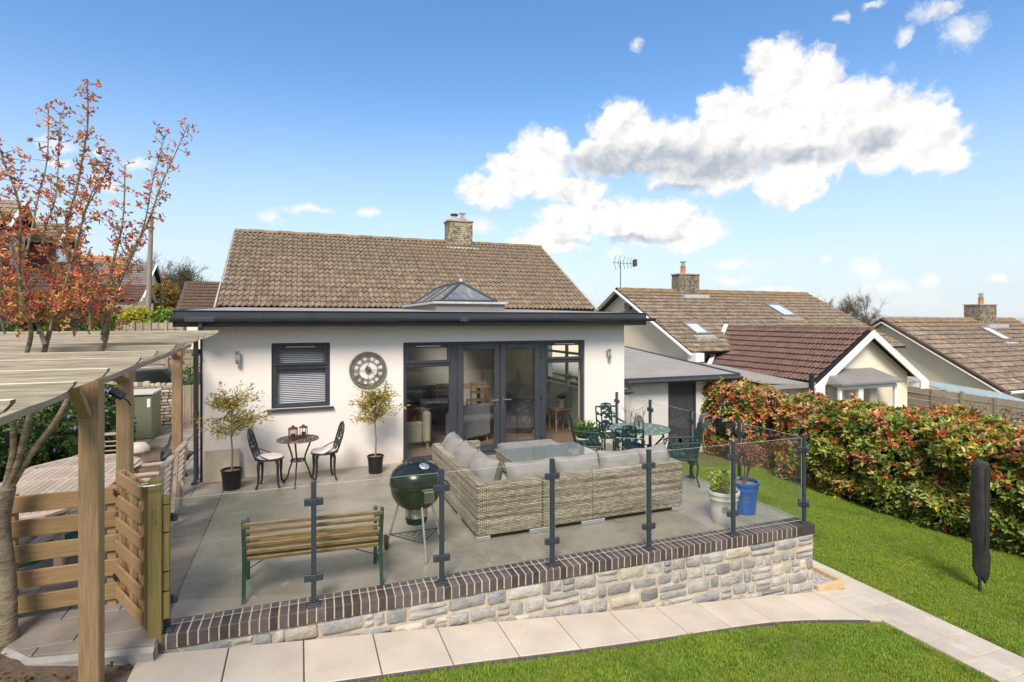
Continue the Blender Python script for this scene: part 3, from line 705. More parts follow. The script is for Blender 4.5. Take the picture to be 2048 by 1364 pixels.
# ------------------------------------------------------------ roofs of interlocking tiles
PROF = [(0, 0), (.10, .0), (.19, .026), (.27, .036), (.35, .026), (.44, 0), (.60, 0), (.69, .026), (.77, .036), (.85, .026), (.94, 0), (1.0, 0)]
PROF2 = [(0, 0), (.16, .0), (.30, .036), (.46, 0), (.66, 0), (.80, .036), (.96, 0)]
def tile_geo(w, L, prof=PROF, lift=.028, sc=1.0):
    vs = []; fs = []; n = len(prof)
    for x, z in prof: vs.append(Vector((x*w, -.02, z*sc+lift-.03)))
    for x, z in prof: vs.append(Vector((x*w, -.02, z*sc+lift)))
    for x, z in prof: vs.append(Vector((x*w, L, z*sc)))
    for l in (0, 1): fs += [(l*n+i, l*n+i+1, (l+1)*n+i+1, (l+1)*n+i) for i in range(n-1)]
    return vs, fs
def tile_roof(roof, O, xd, ud, width, length, nx, ny, mats, singles=300, prof=PROF, sc=1.0, under='black', view=Vector((0, 0, EYE)), lift=.028, clipf=None):
    """interlocking tiles; the nearest ones are single objects, the rest one joined part"""
    xd, ud = Vector(xd).normalized(), Vector(ud).normalized(); nn = xd.cross(ud).normalized(); w = width/nx; g = length/ny
    tv, tf = tile_geo(w*.985, g*1.04, prof, lift, sc); me = {}
    for m in mats:
        mb = MB(); mb.add(tv, tf); me[m] = mb.mesh('tile', m)
    cells = []
    for j in range(ny):
        for i in range(nx):
            c = O + xd*((i+.5)*w) + ud*((j+.5)*g)
            if clipf and not clipf(c): continue
            cells.append(((c-view).length, i, j))
    cells.sort(); ns = min(singles, len(cells)); rest = MB()
    for k, (_, i, j) in enumerate(cells):
        org = O + xd*(i*w+ru(-.003, .003)) + ud*(j*g+ru(-.006, .006)) + nn*(.01+ru(0, .006))
        M = Matrix.Translation(org) @ Matrix(((xd.x, ud.x, nn.x, 0), (xd.y, ud.y, nn.y, 0), (xd.z, ud.z, nn.z, 0), (0, 0, 0, 1)))
        mt = mats[0] if j < ny-2 or len(mats) < 2 or rnd() < .35 else mats[1]
        if k < ns:
            o = bpy.data.objects.new('tile', me[mt]); COL.objects.link(o); o.parent = roof
            o.matrix_basis = Matrix.Translation(-wloc(roof)) @ M
        else: rest.add([M @ v for v in tv], tf, mi=mats.index(mt))
    if rest.v: part('tiles', rest, list(mats), roof, kind='stuff')
def roof_shell(house, name, quads, mt, thick=.05):
    mb = MB()
    for q in quads:
        q = [Vector(p) for p in q]; n = (q[1]-q[0]).cross(q[3]-q[0]).normalized()*thick; m = len(q)
        mb.add(q + [p-n for p in q], [tuple(range(m)), tuple(range(2*m-1, m-1, -1))] + [(i, m+i, m+(i+1) % m, (i+1) % m) for i in range(m)])
    return part(name, mb, mt, house)
def chimney(roof, x0, x1, y0, y1, zb, zt, pots, fl=.25):
    c = part('chimney', MB().box(x0+.02, x1-.02, y0+.02, y1-.02, zb-.3, zt-.01), 'mortar', roof)
    z = zb; row = 0; br = MB()
    n = 0
    while z < zt-.05:
        h = .075; x = x0
        off = .11 if row % 2 else 0
        for side in (0, 1):
            a, b = (x0, x1) if side == 0 else (y0, y1); p = a - off
            while p < b-.02:
                q0, q1 = max(p, a), min(p+.22, b)
                if q1-q0 > .03:
                    e = ru(-.006, .008)
                    if side == 0: br.box(q0+.004, q1-.004, y0-e, y0+.05, z+.004, z+h-.006)
                    else: br.box(x0-e, x0+.05, q0+.004, q1-.004, z+.004, z+h-.006)
                p += .22
        z += h; row += 1
    part('bricks', br, 'brick_stack', c, kind='stuff')
    part('chimney_cap', MB().box(x0-.04, x1+.04, y0-.04, y1+.04, zt-.02, zt+.05, .01), 'concrete', c)
    cx, cy = (x0+x1)/2, (y0+y1)/2
    part('flashing', MB().box(x0-.12, x1+.15, y0-fl, y0-.002, zb-.30, zb+.02).box(x0-.05, x0-.002, y0-.002, y1, zb-.1, zb+.1), 'lead', c)
    for px_, kind in pots:
        X = x0 + (x1-x0)*px_
        if kind == 'cowl':
            part('chimney_pot', MB().lathe([(.0, .05), (.2, .05), (.16, .14), (.10, .17), (0, .17)], (X, cy, zt), 14), 'terracotta', c, smooth=60)
            q = MB(); q.tube([(X, cy, zt+.15), (X, cy, zt+.34)], .05, 8); q.box(X-.11, X+.11, cy-.11, cy+.11, zt+.34, zt+.365)
            for a in range(4): q.tube([(X+.09*math.cos(a*1.57+.8), cy+.09*math.sin(a*1.57+.8), zt+.12), (X+.09*math.cos(a*1.57+.8), cy+.09*math.sin(a*1.57+.8), zt+.345)], .008, 4)
            part('cowl', q, 'steel', c)
        elif kind == 'mushroom':
            part('chimney_pot', MB().lathe([(.0, .05), (.22, .05), (.17, .15), (.10, .2), (.08, .26), (0, .26)], (X, cy, zt), 14), 'stone_buff', c, smooth=60)
            part('cowl', MB().lathe([(0, .26), (.15, .26), (.15, .31), (0, .32)], (X, cy, zt), 12), 'iron_dark', c)
        else:
            part('chimney_pot', MB().lathe([(.0, .05), (.15, .05), (.13, .1), (.12, .38), (.14, .42), (.1, .42), (0, .40)], (X, cy, zt), 14), 'terracotta', c, smooth=60)
            q = MB(); q.lathe([(.10, .42), (.10, .60), (.0, .60)], (X, cy, zt), 10); q.lathe([(0, .64), (.16, .62), (.16, .66), (0, .68)], (X, cy, zt), 10)
            for a in range(3): q.tube([(X+.08*math.cos(a*2.1), cy+.08*math.sin(a*2.1), zt+.4), (X+.08*math.cos(a*2.1), cy+.08*math.sin(a*2.1), zt+.65)], .01, 4)
            part('cowl', q, 'steel', c)
    return c
def skylight(roof, O, xd, ud, x, u, w, l):
    xd, ud = Vector(xd).normalized(), Vector(ud).normalized(); nn = xd.cross(ud).normalized()
    M = Matrix.Translation(O + xd*x + ud*u) @ Matrix(((xd.x, ud.x, nn.x, 0), (xd.y, ud.y, nn.y, 0), (xd.z, ud.z, nn.z, 0), (0, 0, 0, 1)))
    s = MB(); s.box(0, w, 0, .09, .02, .14, M=M); s.box(0, w, l-.09, l, .02, .15, M=M); s.box(0, .08, .09, l-.09, .02, .14, M=M); s.box(w-.08, w, .09, l-.09, .02, .14, M=M)
    f = part('skylight', s, 'lead_dark', roof)
    part('pane', MB().box(.08, w-.08, .09, l-.09, .07, .11, M=M), 'sky_pane', f)
    part('flashing', MB().box(-.12, w+.12, -.28, 0, .035, .06, M=M), 'lead', f)
mat('sky_pane', (.78, .82, .85), rough=.2, metal=.4)

# ------------------------------------------------------------ the house
HX0, HX1, FY = -1.46, 6.37, 9.8
def wall_holes(mb, x0, x1, z0, z1, y0, y1, holes, swap=False):
    """wall in the xz plane from y0 (outer) to y1 with rectangular openings, no overlapping faces"""
    xs = sorted({x0, x1, *[h[0] for h in holes], *[h[1] for h in holes]}); zs = sorted({z0, z1, *[h[2] for h in holes], *[h[3] for h in holes]})
    inh = lambda a, b, c, d: any(h[0] <= a and b <= h[1] and h[2] <= c and d <= h[3] for h in holes)
    T = (lambda x, y, z: (y, x, z)) if swap else (lambda x, y, z: (x, y, z))
    for i in range(len(xs)-1):
        for j in range(len(zs)-1):
            a, b, c, d = xs[i], xs[i+1], zs[j], zs[j+1]
            if inh(a, b, c, d): continue
            mb.quad(T(a, y0, c), T(b, y0, c), T(b, y0, d), T(a, y0, d)); mb.quad(T(b, y1, c), T(a, y1, c), T(a, y1, d), T(b, y1, d))
    for a, b, c, d in holes + [(x0, x1, z0, z1)]:
        mb.quad(T(a, y0, c), T(a, y1, c), T(a, y1, d), T(a, y0, d)); mb.quad(T(b, y0, c), T(b, y1, c), T(b, y1, d), T(b, y0, d))
        mb.quad(T(a, y0, c), T(b, y0, c), T(b, y1, c), T(a, y1, c)); mb.quad(T(a, y0, d), T(b, y0, d), T(b, y1, d), T(a, y1, d))
    return mb
def frame_rect(mb, x0, x1, z0, z1, y0, y1, w, ch=.006, wb=None):
    wb = wb or w
    mb.box(x0, x0+w, y0, y1, z0, z1, ch); mb.box(x1-w, x1, y0, y1, z0, z1, ch)
    mb.box(x0+w-.001, x1-w+.001, y0+.001, y1, z1-w, z1-.001, ch); mb.box(x0+w-.001, x1-w+.001, y0+.001, y1, z0+.001, z0+wb, ch); return mb
def build_house():
    H = thing('house', 'pale rendered bungalow extension with grey gutter and brown tiled roof behind the terrace', 'house', (2.45, 9.8, 0))
    WIN = (-.44, .48, 1.085, 2.175); DOR = (1.73, 5.43, .0, 2.155)
    wm = MB(); wall_holes(wm, HX0, HX1, -.4, 2.62, FY, FY+.28, [WIN, (DOR[0], DOR[1], -.0, DOR[3])])
    rw = (10.95, 13.3, 1.0, 2.1)
    wall_holes(wm, FY+.281, 15.9, -1.6, 2.66, HX1, HX1-.28, [rw], swap=True); wall_holes(wm, FY+.281, 15.9, -.4, 2.66, HX0, HX0+.28, [], swap=True)
    part('wall', wm, 'render_wall', H)
    # flat roof slightly rising to the back, fascia, gutter
    def rz(y): return 2.70 + .030*(y-9.43)
    m = MB()
    L_ = (2.74, 4.12, 11.3, 14.8)   # opening under the lantern
    for a, b, c, d in ((-1.73, 6.62, 9.43, L_[2]), (-1.73, L_[0], L_[2], L_[3]), (L_[1], 6.62, L_[2], L_[3]), (-1.73, 6.62, L_[3], 15.75)):
        m.quad((a, c, rz(c)), (b, c, rz(c)), (b, d, rz(d)), (a, d, rz(d))); m.quad((a, c, rz(c)-.18), (a, d, rz(d)-.18), (b, d, rz(d)-.18), (b, c, rz(c)-.18))
    for x in L_[:2]: m.quad((x, L_[2], 2.5), (x, L_[3], 2.5), (x, L_[3], 2.9), (x, L_[2], 2.9))
    part('flat_roof', m, 'membrane', H)
    fz = 2.455
    part('fascia', MB().box(-1.75, 6.62, 9.405, 9.43, fz, 2.698, .004)
         .box(-1.745, 6.615, 9.435, 9.795, fz+.01, fz+.022), 'anthracite', H)
    sf = MB(); Mx = Matrix(((0, 1, 0, 0), (1, 0, 0, 0), (0, 0, 1, 0), (0, 0, 0, 1)))
    for xa in (-1.775, 6.621):
        sf = MB(); sf.prism([(9.40, fz), (15.7, fz+.05), (15.7, rz(15.7)+.012), (9.40, rz(9.40)+.006)], xa, xa+.024, M=Mx)
        part('side_fascia', sf, 'anthracite', H)
    part('roof_trim', MB().box(-1.78, 6.65, 9.385, 9.44, 2.699, 2.708, .003), 'anthracite', H)
    g = MB(); n = 12; gx0, gx1, gy, gz, gr = -1.80, 6.80, 9.335, 2.60, .062
    ring = [(gy+gr*math.cos(math.pi+math.pi*k/n), gz+gr*math.sin(math.pi+math.pi*k/n)*1.05) for k in range(n+1)]
    ring2 = [(gy+(gr-.006)*math.cos(2*math.pi-math.pi*k/n), gz+(gr-.006)*math.sin(2*math.pi-math.pi*k/n)) for k in range(n+1)]
    rr = ring + ring2; vs = [(gx0, y, z) for y, z in rr] + [(gx1, y, z) for y, z in rr]; k = len(rr)
    g.add(vs, [(i, (i+1) % k, k+(i+1) % k, k+i) for i in range(k)] + [tuple(range(k-1, -1, -1)), tuple(range(k, 2*k))])
    G_ = part('gutter', g, 'anthracite', H, smooth=40)
    for x in [-1.55, -.72, .42, 1.55, 2.63, 3.55, 4.6, 5.4, 6.15]:
        b = MB(); b.tube([(x-.012, gy+gr*1.08*math.cos(a), gz+gr*1.08*math.sin(a)*1.05) for a in [math.pi*(1+q/10) for q in range(11)]], .006, 4); b.tube([(x+.012, gy+gr*1.08*math.cos(a), gz+gr*1.08*math.sin(a)*1.05) for a in [math.pi*(1+q/10) for q in range(11)]], .006, 4)
        b.box(x-.018, x+.018, gy-gr-.006, gy-gr+.01, gz-.005, gz+.012); part('bracket', b, 'anthracite', G_)
    part('gutter_union', MB().box(-1.60, -1.2, gy-gr-.012, gy+gr, gz-gr-.012, gz+.002, .012).tube([(-1.4, gy, gz-gr), (-1.4, gy, gz-gr-.09)], .037, 12), 'anthracite', G_)
    part('gutter_union', MB().box(2.64, 2.80, gy-gr-.010, gy+gr, gz-gr-.010, gz+.002, .012), 'anthracite', G_)
    d = MB(); d.tube([(-1.4, gy, gz-gr-.08), (-1.4, gy+.02, 2.40), (-1.52, 9.72, 2.25), (-1.52, 9.74, .06), (-1.54, 9.62, .015)], .036, 12)
    d.tube([(-1.52, 9.74, 1.02), (-1.52, 9.74, 1.12)], .042, 12); d.box(-1.575, -1.465, 9.70, 9.79, 2.0, 2.03)
    part('downpipe', d, 'anthracite', H, smooth=50)
    # corner trim
    part('corner_trim', MB().box(HX0-.012, HX0+.02, FY-.008, FY+.3, -.02, 2.45, .002), 'anthracite', H)
    # window
    x0, x1, z0, z1 = WIN; fy0, fy1 = 9.83, 9.90
    f = frame_rect(MB(), x0+.002, x1-.002, z0+.002, z1-.002, fy0, fy1, .055, .008); f.box(x0+.05, x1-.05, fy0+.001, fy1, 1.755, 1.80, .006)
    W = part('window', f, 'anthracite', H)
    part('sash', frame_rect(MB(), x0+.045, x1-.045, 1.79, z1-.045, fy0-.022, fy0+.03, .055, .010), 'anthracite', W)
    part('sash_bead', frame_rect(MB(), x0+.05, x1-.05, z0+.05, 1.76, fy0+.006, fy0+.03, .028, .006), 'anthracite', W)
    part('trickle_vent', MB().box(-.22, .24, fy0-.034, fy0-.023, z1-.075, z1-.06, .002), 'alu', W)
    part('pane', MB().box(x0+.08, x1-.08, fy0+.035, fy0+.041, z0+.07, 1.755).box(x0+.095, x1-.095, fy0+.035, fy0+.041, 1.83, z1-.09), 'glass_window', W)
    part('sill', MB().box(-.51, .54, 9.74, 9.84, 1.05, 1.083, .006), 'anthracite', W)
    zz = z0+.08
    while zz < z1-.08:
        if not 1.75 < zz < 1.82: part('blind_slat', MB().box(x0+.075, x1-.075, -.012, .012, -.0012, .0012, M=Matrix.Translation((0, 9.93, zz)) @ Matrix.Rotation(R(42), 4, 'X')), 'blind_slat', W)
        zz += .031
    for xc in (-.30, .02, .325): part('blind_cord', MB().box(xc, xc+.004, 9.912, 9.915, z0+.05, z1-.07), 'white_upvc', W)
    # patio doors
    x0, x1, z0, z1 = DOR; dy0, dy1 = 9.83, 9.91
    f = MB(); frame_rect(f, x0+.002, x1-.002, z0+.002, z1-.002, dy0, dy1, .05, .006, wb=.05)
    for a, b in ((2.60, 2.74), (4.44, 4.56)): f.box(a, b, dy0+.001, dy1, z0+.04, z1-.04, .006)
    D = part('patio_door', f, 'anthracite', H)
    def leaf(a, b, nm='door_leaf'):
        lf = part(nm, frame_rect(MB(), a, b, .045, 2.11, dy0-.03, dy0+.03, .115, .012, wb=.16), 'anthracite', D); return lf
    lf1 = leaf(2.745, 3.585); lf2 = leaf(3.595, 4.435)
    for x, s, lf in ((3.53, -1, lf1), (3.65, 1, lf2)):
        h = MB(); h.box(x-.014, x+.014, dy0-.042, dy0-.0305, .86, 1.10, .004); h.tube([(x, dy0-.04, 1.03), (x, dy0-.08, 1.03)], .010, 8); h.tube([(x, dy0-.08, 1.03), (x+s*.14, dy0-.085, 1.03)], .009, 8)
        h.tube([(x, dy0-.043, .93), (x, dy0-.038, .93)], .012, 8)
    # handles as part of the door
        part('handle', h, 'steel', D)
    for x in (2.735, 4.445):
        for z in (.25, 1.0, 1.85): part('hinge', MB().box(x-.016, x+.016, dy0-.05, dy0-.0305, z, z+.10, .004), 'anthracite', D)
    for a, b in ((x0+.045, 2.605), (4.555, x1-.045)):
        part('transom', MB().box(a, b, dy0+.002, dy1, 1.715, 1.765, .006), 'anthracite', D)
        part('sash', frame_rect(MB(), a, b, 1.76, z1-.045, dy0-.022, dy0+.03, .06, .010), 'anthracite', D)
        part('bead', frame_rect(MB(), a, b, .05, 1.72, dy0+.008, dy0+.03, .022, .006), 'anthracite', D)
        part('trickle_vent', MB().box((a+b)/2-.22, (a+b)/2+.22, dy0-.034, dy0-.023, z1-.08, z1-.065, .002), 'alu', D)
    for a, b, c, d in ((1.80, 2.585, .07, 1.715), (1.835, 2.545, 1.82, 2.05), (2.86, 3.47, .20, 2.0), (3.71, 4.32, .20, 2.0), (4.575, 5.365, .07, 1.715), (4.615, 5.325, 1.82, 2.05)):
        part('pane', MB().box(a, b, dy0+.036, dy0+.042, c, d), 'glass_window', D)
    part('door_sill', MB().box(x0-.02, x1+.02, 9.74, 9.829, .001, .045, .006), 'anthracite', D)
    # inside: floor, walls, ceiling
    r = MB(); r.quad((HX0+.28, FY+.28, .012), (HX1-.28, FY+.28, .012), (HX1-.28, 15.6, .012), (HX0+.28, 15.6, .012)); r.box(DOR[0], DOR[1], FY+.0, FY+.279, -.05, .011)
    part('room_floor', r, 'floor_oak', H)
    r = MB(); r.quad((1.2, 15.4, 0), (HX1-.28, 15.4, 0), (HX1-.28, 15.4, 2.45), (1.2, 15.4, 2.45)); r.quad((1.2, 10.08, 0), (1.2, 15.4, 0), (1.2, 15.4, 2.45), (1.2, 10.08, 2.45))
    r.quad((-1.1, 13.5, 0), (1.19, 13.5, 0), (1.19, 13.5, 2.4), (-1.1, 13.5, 2.4))
    part('room_wall', r, 'room_wall', H)
    r = MB()
    for a, b, c, d in ((HX0+.28, HX1-.28, 10.08, L_[2]), (HX0+.28, L_[0], L_[2], L_[3]), (L_[1], HX1-.28, L_[2], L_[3]), (HX0+.28, HX1-.28, L_[3], 15.6)): r.quad((a, c, 2.40), (b, c, 2.40), (b, d, 2.40), (a, d, 2.40))
    part('ceiling', r, 'room_white', H)
    r = MB(); wall_holes(r, 10.085, 15.4, .013, 2.40, HX1-.285, HX1-.30, [rw], swap=True); part('room_side_wall', r, 'room_white', H)
    sw = MB(); T = lambda a, b, c, d, e=.05: sw.box(6.16, 6.22, a, b, c, d, .004)
    T(rw[0], rw[0]+.06, rw[2], rw[3]); T(rw[1]-.06, rw[1], rw[2], rw[3]); T(rw[0], rw[1], rw[2], rw[2]+.06); T(rw[0], rw[1], rw[3]-.06, rw[3]); T(12.05, 12.13, rw[2], rw[3]); T(11.1, 13.2, 1.72, 1.78)
    sWin = part('side_window', sw, 'anthracite', H); part('window_board', MB().box(5.98, 6.16, rw[0]-.05, rw[1]+.05, rw[2]-.03, rw[2], .004), 'room_white', sWin)
    # lantern roof light
    zc = 2.74; c = MB(); x0, x1, y0, y1 = 2.66, 4.20, 11.2, 14.9
    c.box(x0, x1, y0, y0+.07, zc-.05, 2.93); c.box(x0, x1, y1-.07, y1, zc-.05, 2.93); c.box(x0, x0+.07, y0+.07, y1-.07, zc-.05, 2.93); c.box(x1-.07, x1, y0+.07, y1-.07, zc-.05, 2.93)
    LT = part('roof_lantern', c, 'lead_dark', H)
    part('lead_skirt', MB().box(x0-.06, x1+.06, y0-.06, y0+.02, 2.90, 2.95, .008).box(x0-.06, x0+.02, y0+.02, y1+.06, 2.90, 2.95, .008).box(x1-.02, x1+.06, y0+.02, y1+.06, 2.90, 2.95, .008), 'lead', LT)
    x0, x1, y0, y1 = 2.80, 4.06, 11.32, 14.75; zb = 2.965; cx = (x0+x1)/2; ap0 = (cx, y0+.66, 3.42); ap1 = (cx, y1-.66, 3.42)
    fr = MB(); c4 = [(x0, y0, zb), (x1, y0, zb), (x1, y1, zb), (x0, y1, zb)]
    for i in range(4): fr.bar(c4[i], c4[(i+1) % 4], .07, .07, .006)
    for a, b in ((c4[0], ap0), (c4[1], ap0), (c4[2], ap1), (c4[3], ap1), (ap0, ap1)): fr.bar(a, b, .055, .055, .008)
    for k in (1, 2):
        yy = y0+.66+(y1-y0-1.32)*k/3
        for x in (x0, x1): fr.bar((x, yy, zb), (cx, yy, 3.42), .04, .04, .004)
    part('lantern_frame', fr, 'anthracite', LT)
    gl = MB(); gl.add([c4[0], c4[1], c4[2], c4[3], ap0, ap1], [(0, 1, 4), (1, 2, 5, 4), (2, 3, 5), (3, 0, 4, 5)]); part('pane', gl, 'glass_roof', LT)
    part('apex_cap', MB().ell((cx, ap0[1], 3.45), (.05, .06, .05), 8, 5), 'lead', LT)
    # main pitched roof
    A0, A1 = Vector((-1.98, 15.7, 2.90)), Vector((9.06, 15.7, 2.90)); B0, B1 = Vector((-2.04, 20.0, 5.49)), Vector((9.06, 20.0, 5.49))
    ud = (B1-A1); xd = (A1-A0)
    RF = roof_shell(H, 'roof', [[A0, A1, B1, Vector((-1.98, 20.0, 5.49))], [B1, Vector((9.06, 24.3, 2.9)), Vector((-1.98, 24.3, 2.9)), Vector((-1.98, 20.0, 5.49))]], 'black', .06)
    tile_roof(RF, A0, xd, ud, xd.length, ud.length-.08, 37, 17, ['tile_brown'], 300, sc=1.15, lift=.036)
    rid = MB(); x = -2.0; k = 0; mes = []
    for i in range(25):
        mb = MB(); w = 11.06/25; n = 7
        for j in range(n): pass
        ring = [(20.0+.13*math.cos(math.pi*q/6), 5.47+.11*math.sin(math.pi*q/6)+(.012 if i % 2 else 0)) for q in range(7)]
        vs = [(x+i*w, y, z) for y, z in ring]+[(x+i*w+w*.985, y, z) for y, z in ring]
        mb.add(vs, [(q, q+1, 8+q, 7+q) for q in range(6)]+[tuple(range(6, -1, -1)), tuple(range(7, 14))]); part('ridge_tile', mb, 'tile_ridge_lichen', RF)
    part('verge', MB().bar((-2.03, 15.6, 2.86), (-2.03, 20.0, 5.47), .04, .05).bar((9.10, 15.6, 2.88), (9.10, 20.0, 5.47), .08, .06), 'concrete', RF)
    chimney(RF, 5.16, 6.10, 19.7, 20.3, 5.25, 6.27, [(.32, 'mushroom'), (.66, 'cowl')])
    hb = MB(); hb.box(-1.8, 8.9, 15.95, 24.1, -1.2, 2.85); hb.prism([(0, 0)]*0 or [(16, 2.85), (24, 2.85), (20, 5.3)], -1.79, 8.89, M=Matrix(((0, 1, 0, 0), (1, 0, 0, 0), (0, 0, 1, 0), (0, 0, 0, 1))))
    part('main_wall', hb, 'cream_wall', H)
    return H
HOUSE = build_house()

def build_store():
    """low side building with grey membrane roof and dark boarded door"""
    S = thing('side_store', 'low white side building with grey sloping membrane roof and black boarded door', 'outbuilding', (9.3, 13.0, -1.3))
    w = MB(); wall_holes(w, 6.66, 11.85, -1.8, .84, 13.05, 13.3, [(10.0, 10.95, -1.33, .72), (7.9, 8.15, -1.6, .66)]); w.box(11.86, 12.1, 13.05, 18.6, -1.8, .82)
    part('wall', w, 'white_wall', S)
    r = MB(); 
    def rz(y): return .93 + .088*(y-12.8)
    r.add([(8.3, 12.75, rz(12.75)), (12.3, 12.75, rz(12.75)), (12.3, 18.9, rz(18.9)), (9.2, 18.9, rz(18.9)), (9.2, 15.7, rz(15.7)), (6.66, 15.7, rz(15.7)), (6.66, 13.9, rz(13.9))], [(0, 1, 2, 3, 4, 5, 6)])
    r.add([(6.66, 12.45, .70), (8.25, 12.45, .70), (8.25, 12.8, .78), (6.66, 13.85, 1.02)], [(0, 1, 2, 3)])
    part('roof', r, 'membrane', S)
    e = MB(); e.bar((8.3, 12.73, rz(12.75)-.04), (12.35, 12.73, rz(12.75)-.04), .05, .13, up=(0, 0, 1)); e.bar((12.33, 12.72, rz(12.8)), (12.33, 18.9, rz(18.9)), .06, .07, up=(0, 0, 1))
    e.bar((6.66, 12.43, .64), (8.28, 12.43, .64), .05, .14, up=(0, 0, 1)); e.bar((8.3, 12.45, .75), (6.66, 13.88, 1.06), .05, .05); e.box(8.25, 8.3, 12.43, 12.75, .60, .86)
    part('fascia', e, 'anthracite', S)
    g = MB(); g.tube([(6.66, 12.36, .66), (8.3, 12.36, .64)], .05, 8); g.tube([(8.35, 12.66, .84), (12.38, 12.66, .84)], .05, 8); g.tube([(11.75, 12.7, .80), (11.75, 13.0, .6), (11.75, 13.0, -1.35)], .04, 8)
    part('gutter', g, 'anthracite', S, smooth=50)
    df = MB(); frame_rect(df, 9.98, 10.97, -1.34, .74, 13.03, 13.12, .07, .004); D = part('door', df, 'anthracite', S)
    for i in range(8): part('board', MB().box(10.055+i*.106, 10.055+i*.106+.102, 13.07, 13.10, -1.27, .66, .004), 'dark_board', D)
    part('dark_panel', MB().box(7.9, 8.15, 13.1, 13.16, -1.6, .66), 'anthracite', S)
    part('ceiling', MB().box(6.7, 11.8, 13.31, 15.5, .60, .63), 'white_wall', S)
    rl = MB(); rl.lathe([(0, -.10), (.24, -.10), (.26, 0), (.24, .1), (0, .1)], (0, 0, 0), 20, M=Matrix.Translation((11.3, 12.93, -.42)) @ Matrix.Rotation(R(90), 4, 'X'))
    t = thing('hose_reel', 'dark round hose reel with a tan hose hanging on the white store wall', 'hose reel', (11.3, 13.0, -.42))
    part('reel', rl, 'reel', t, smooth=50)
    part('bracket', MB().box(11.2, 11.4, 12.98, 13.045, -.55, -.15, .01), 'reel', t)
    hp = [(11.22, 12.8, -.28), (11.05, 12.78, -.30), (11.0, 12.78, -.5), (11.0, 12.75, -1.0), (11.05, 12.7, -1.28), (11.3, 12.5, -1.37), (11.6, 12.2, -1.40), (12.0, 11.9, -1.43)]
    part('hose', MB().tube(hp, .016, 6), 'hose', t, smooth=60)
build_store()
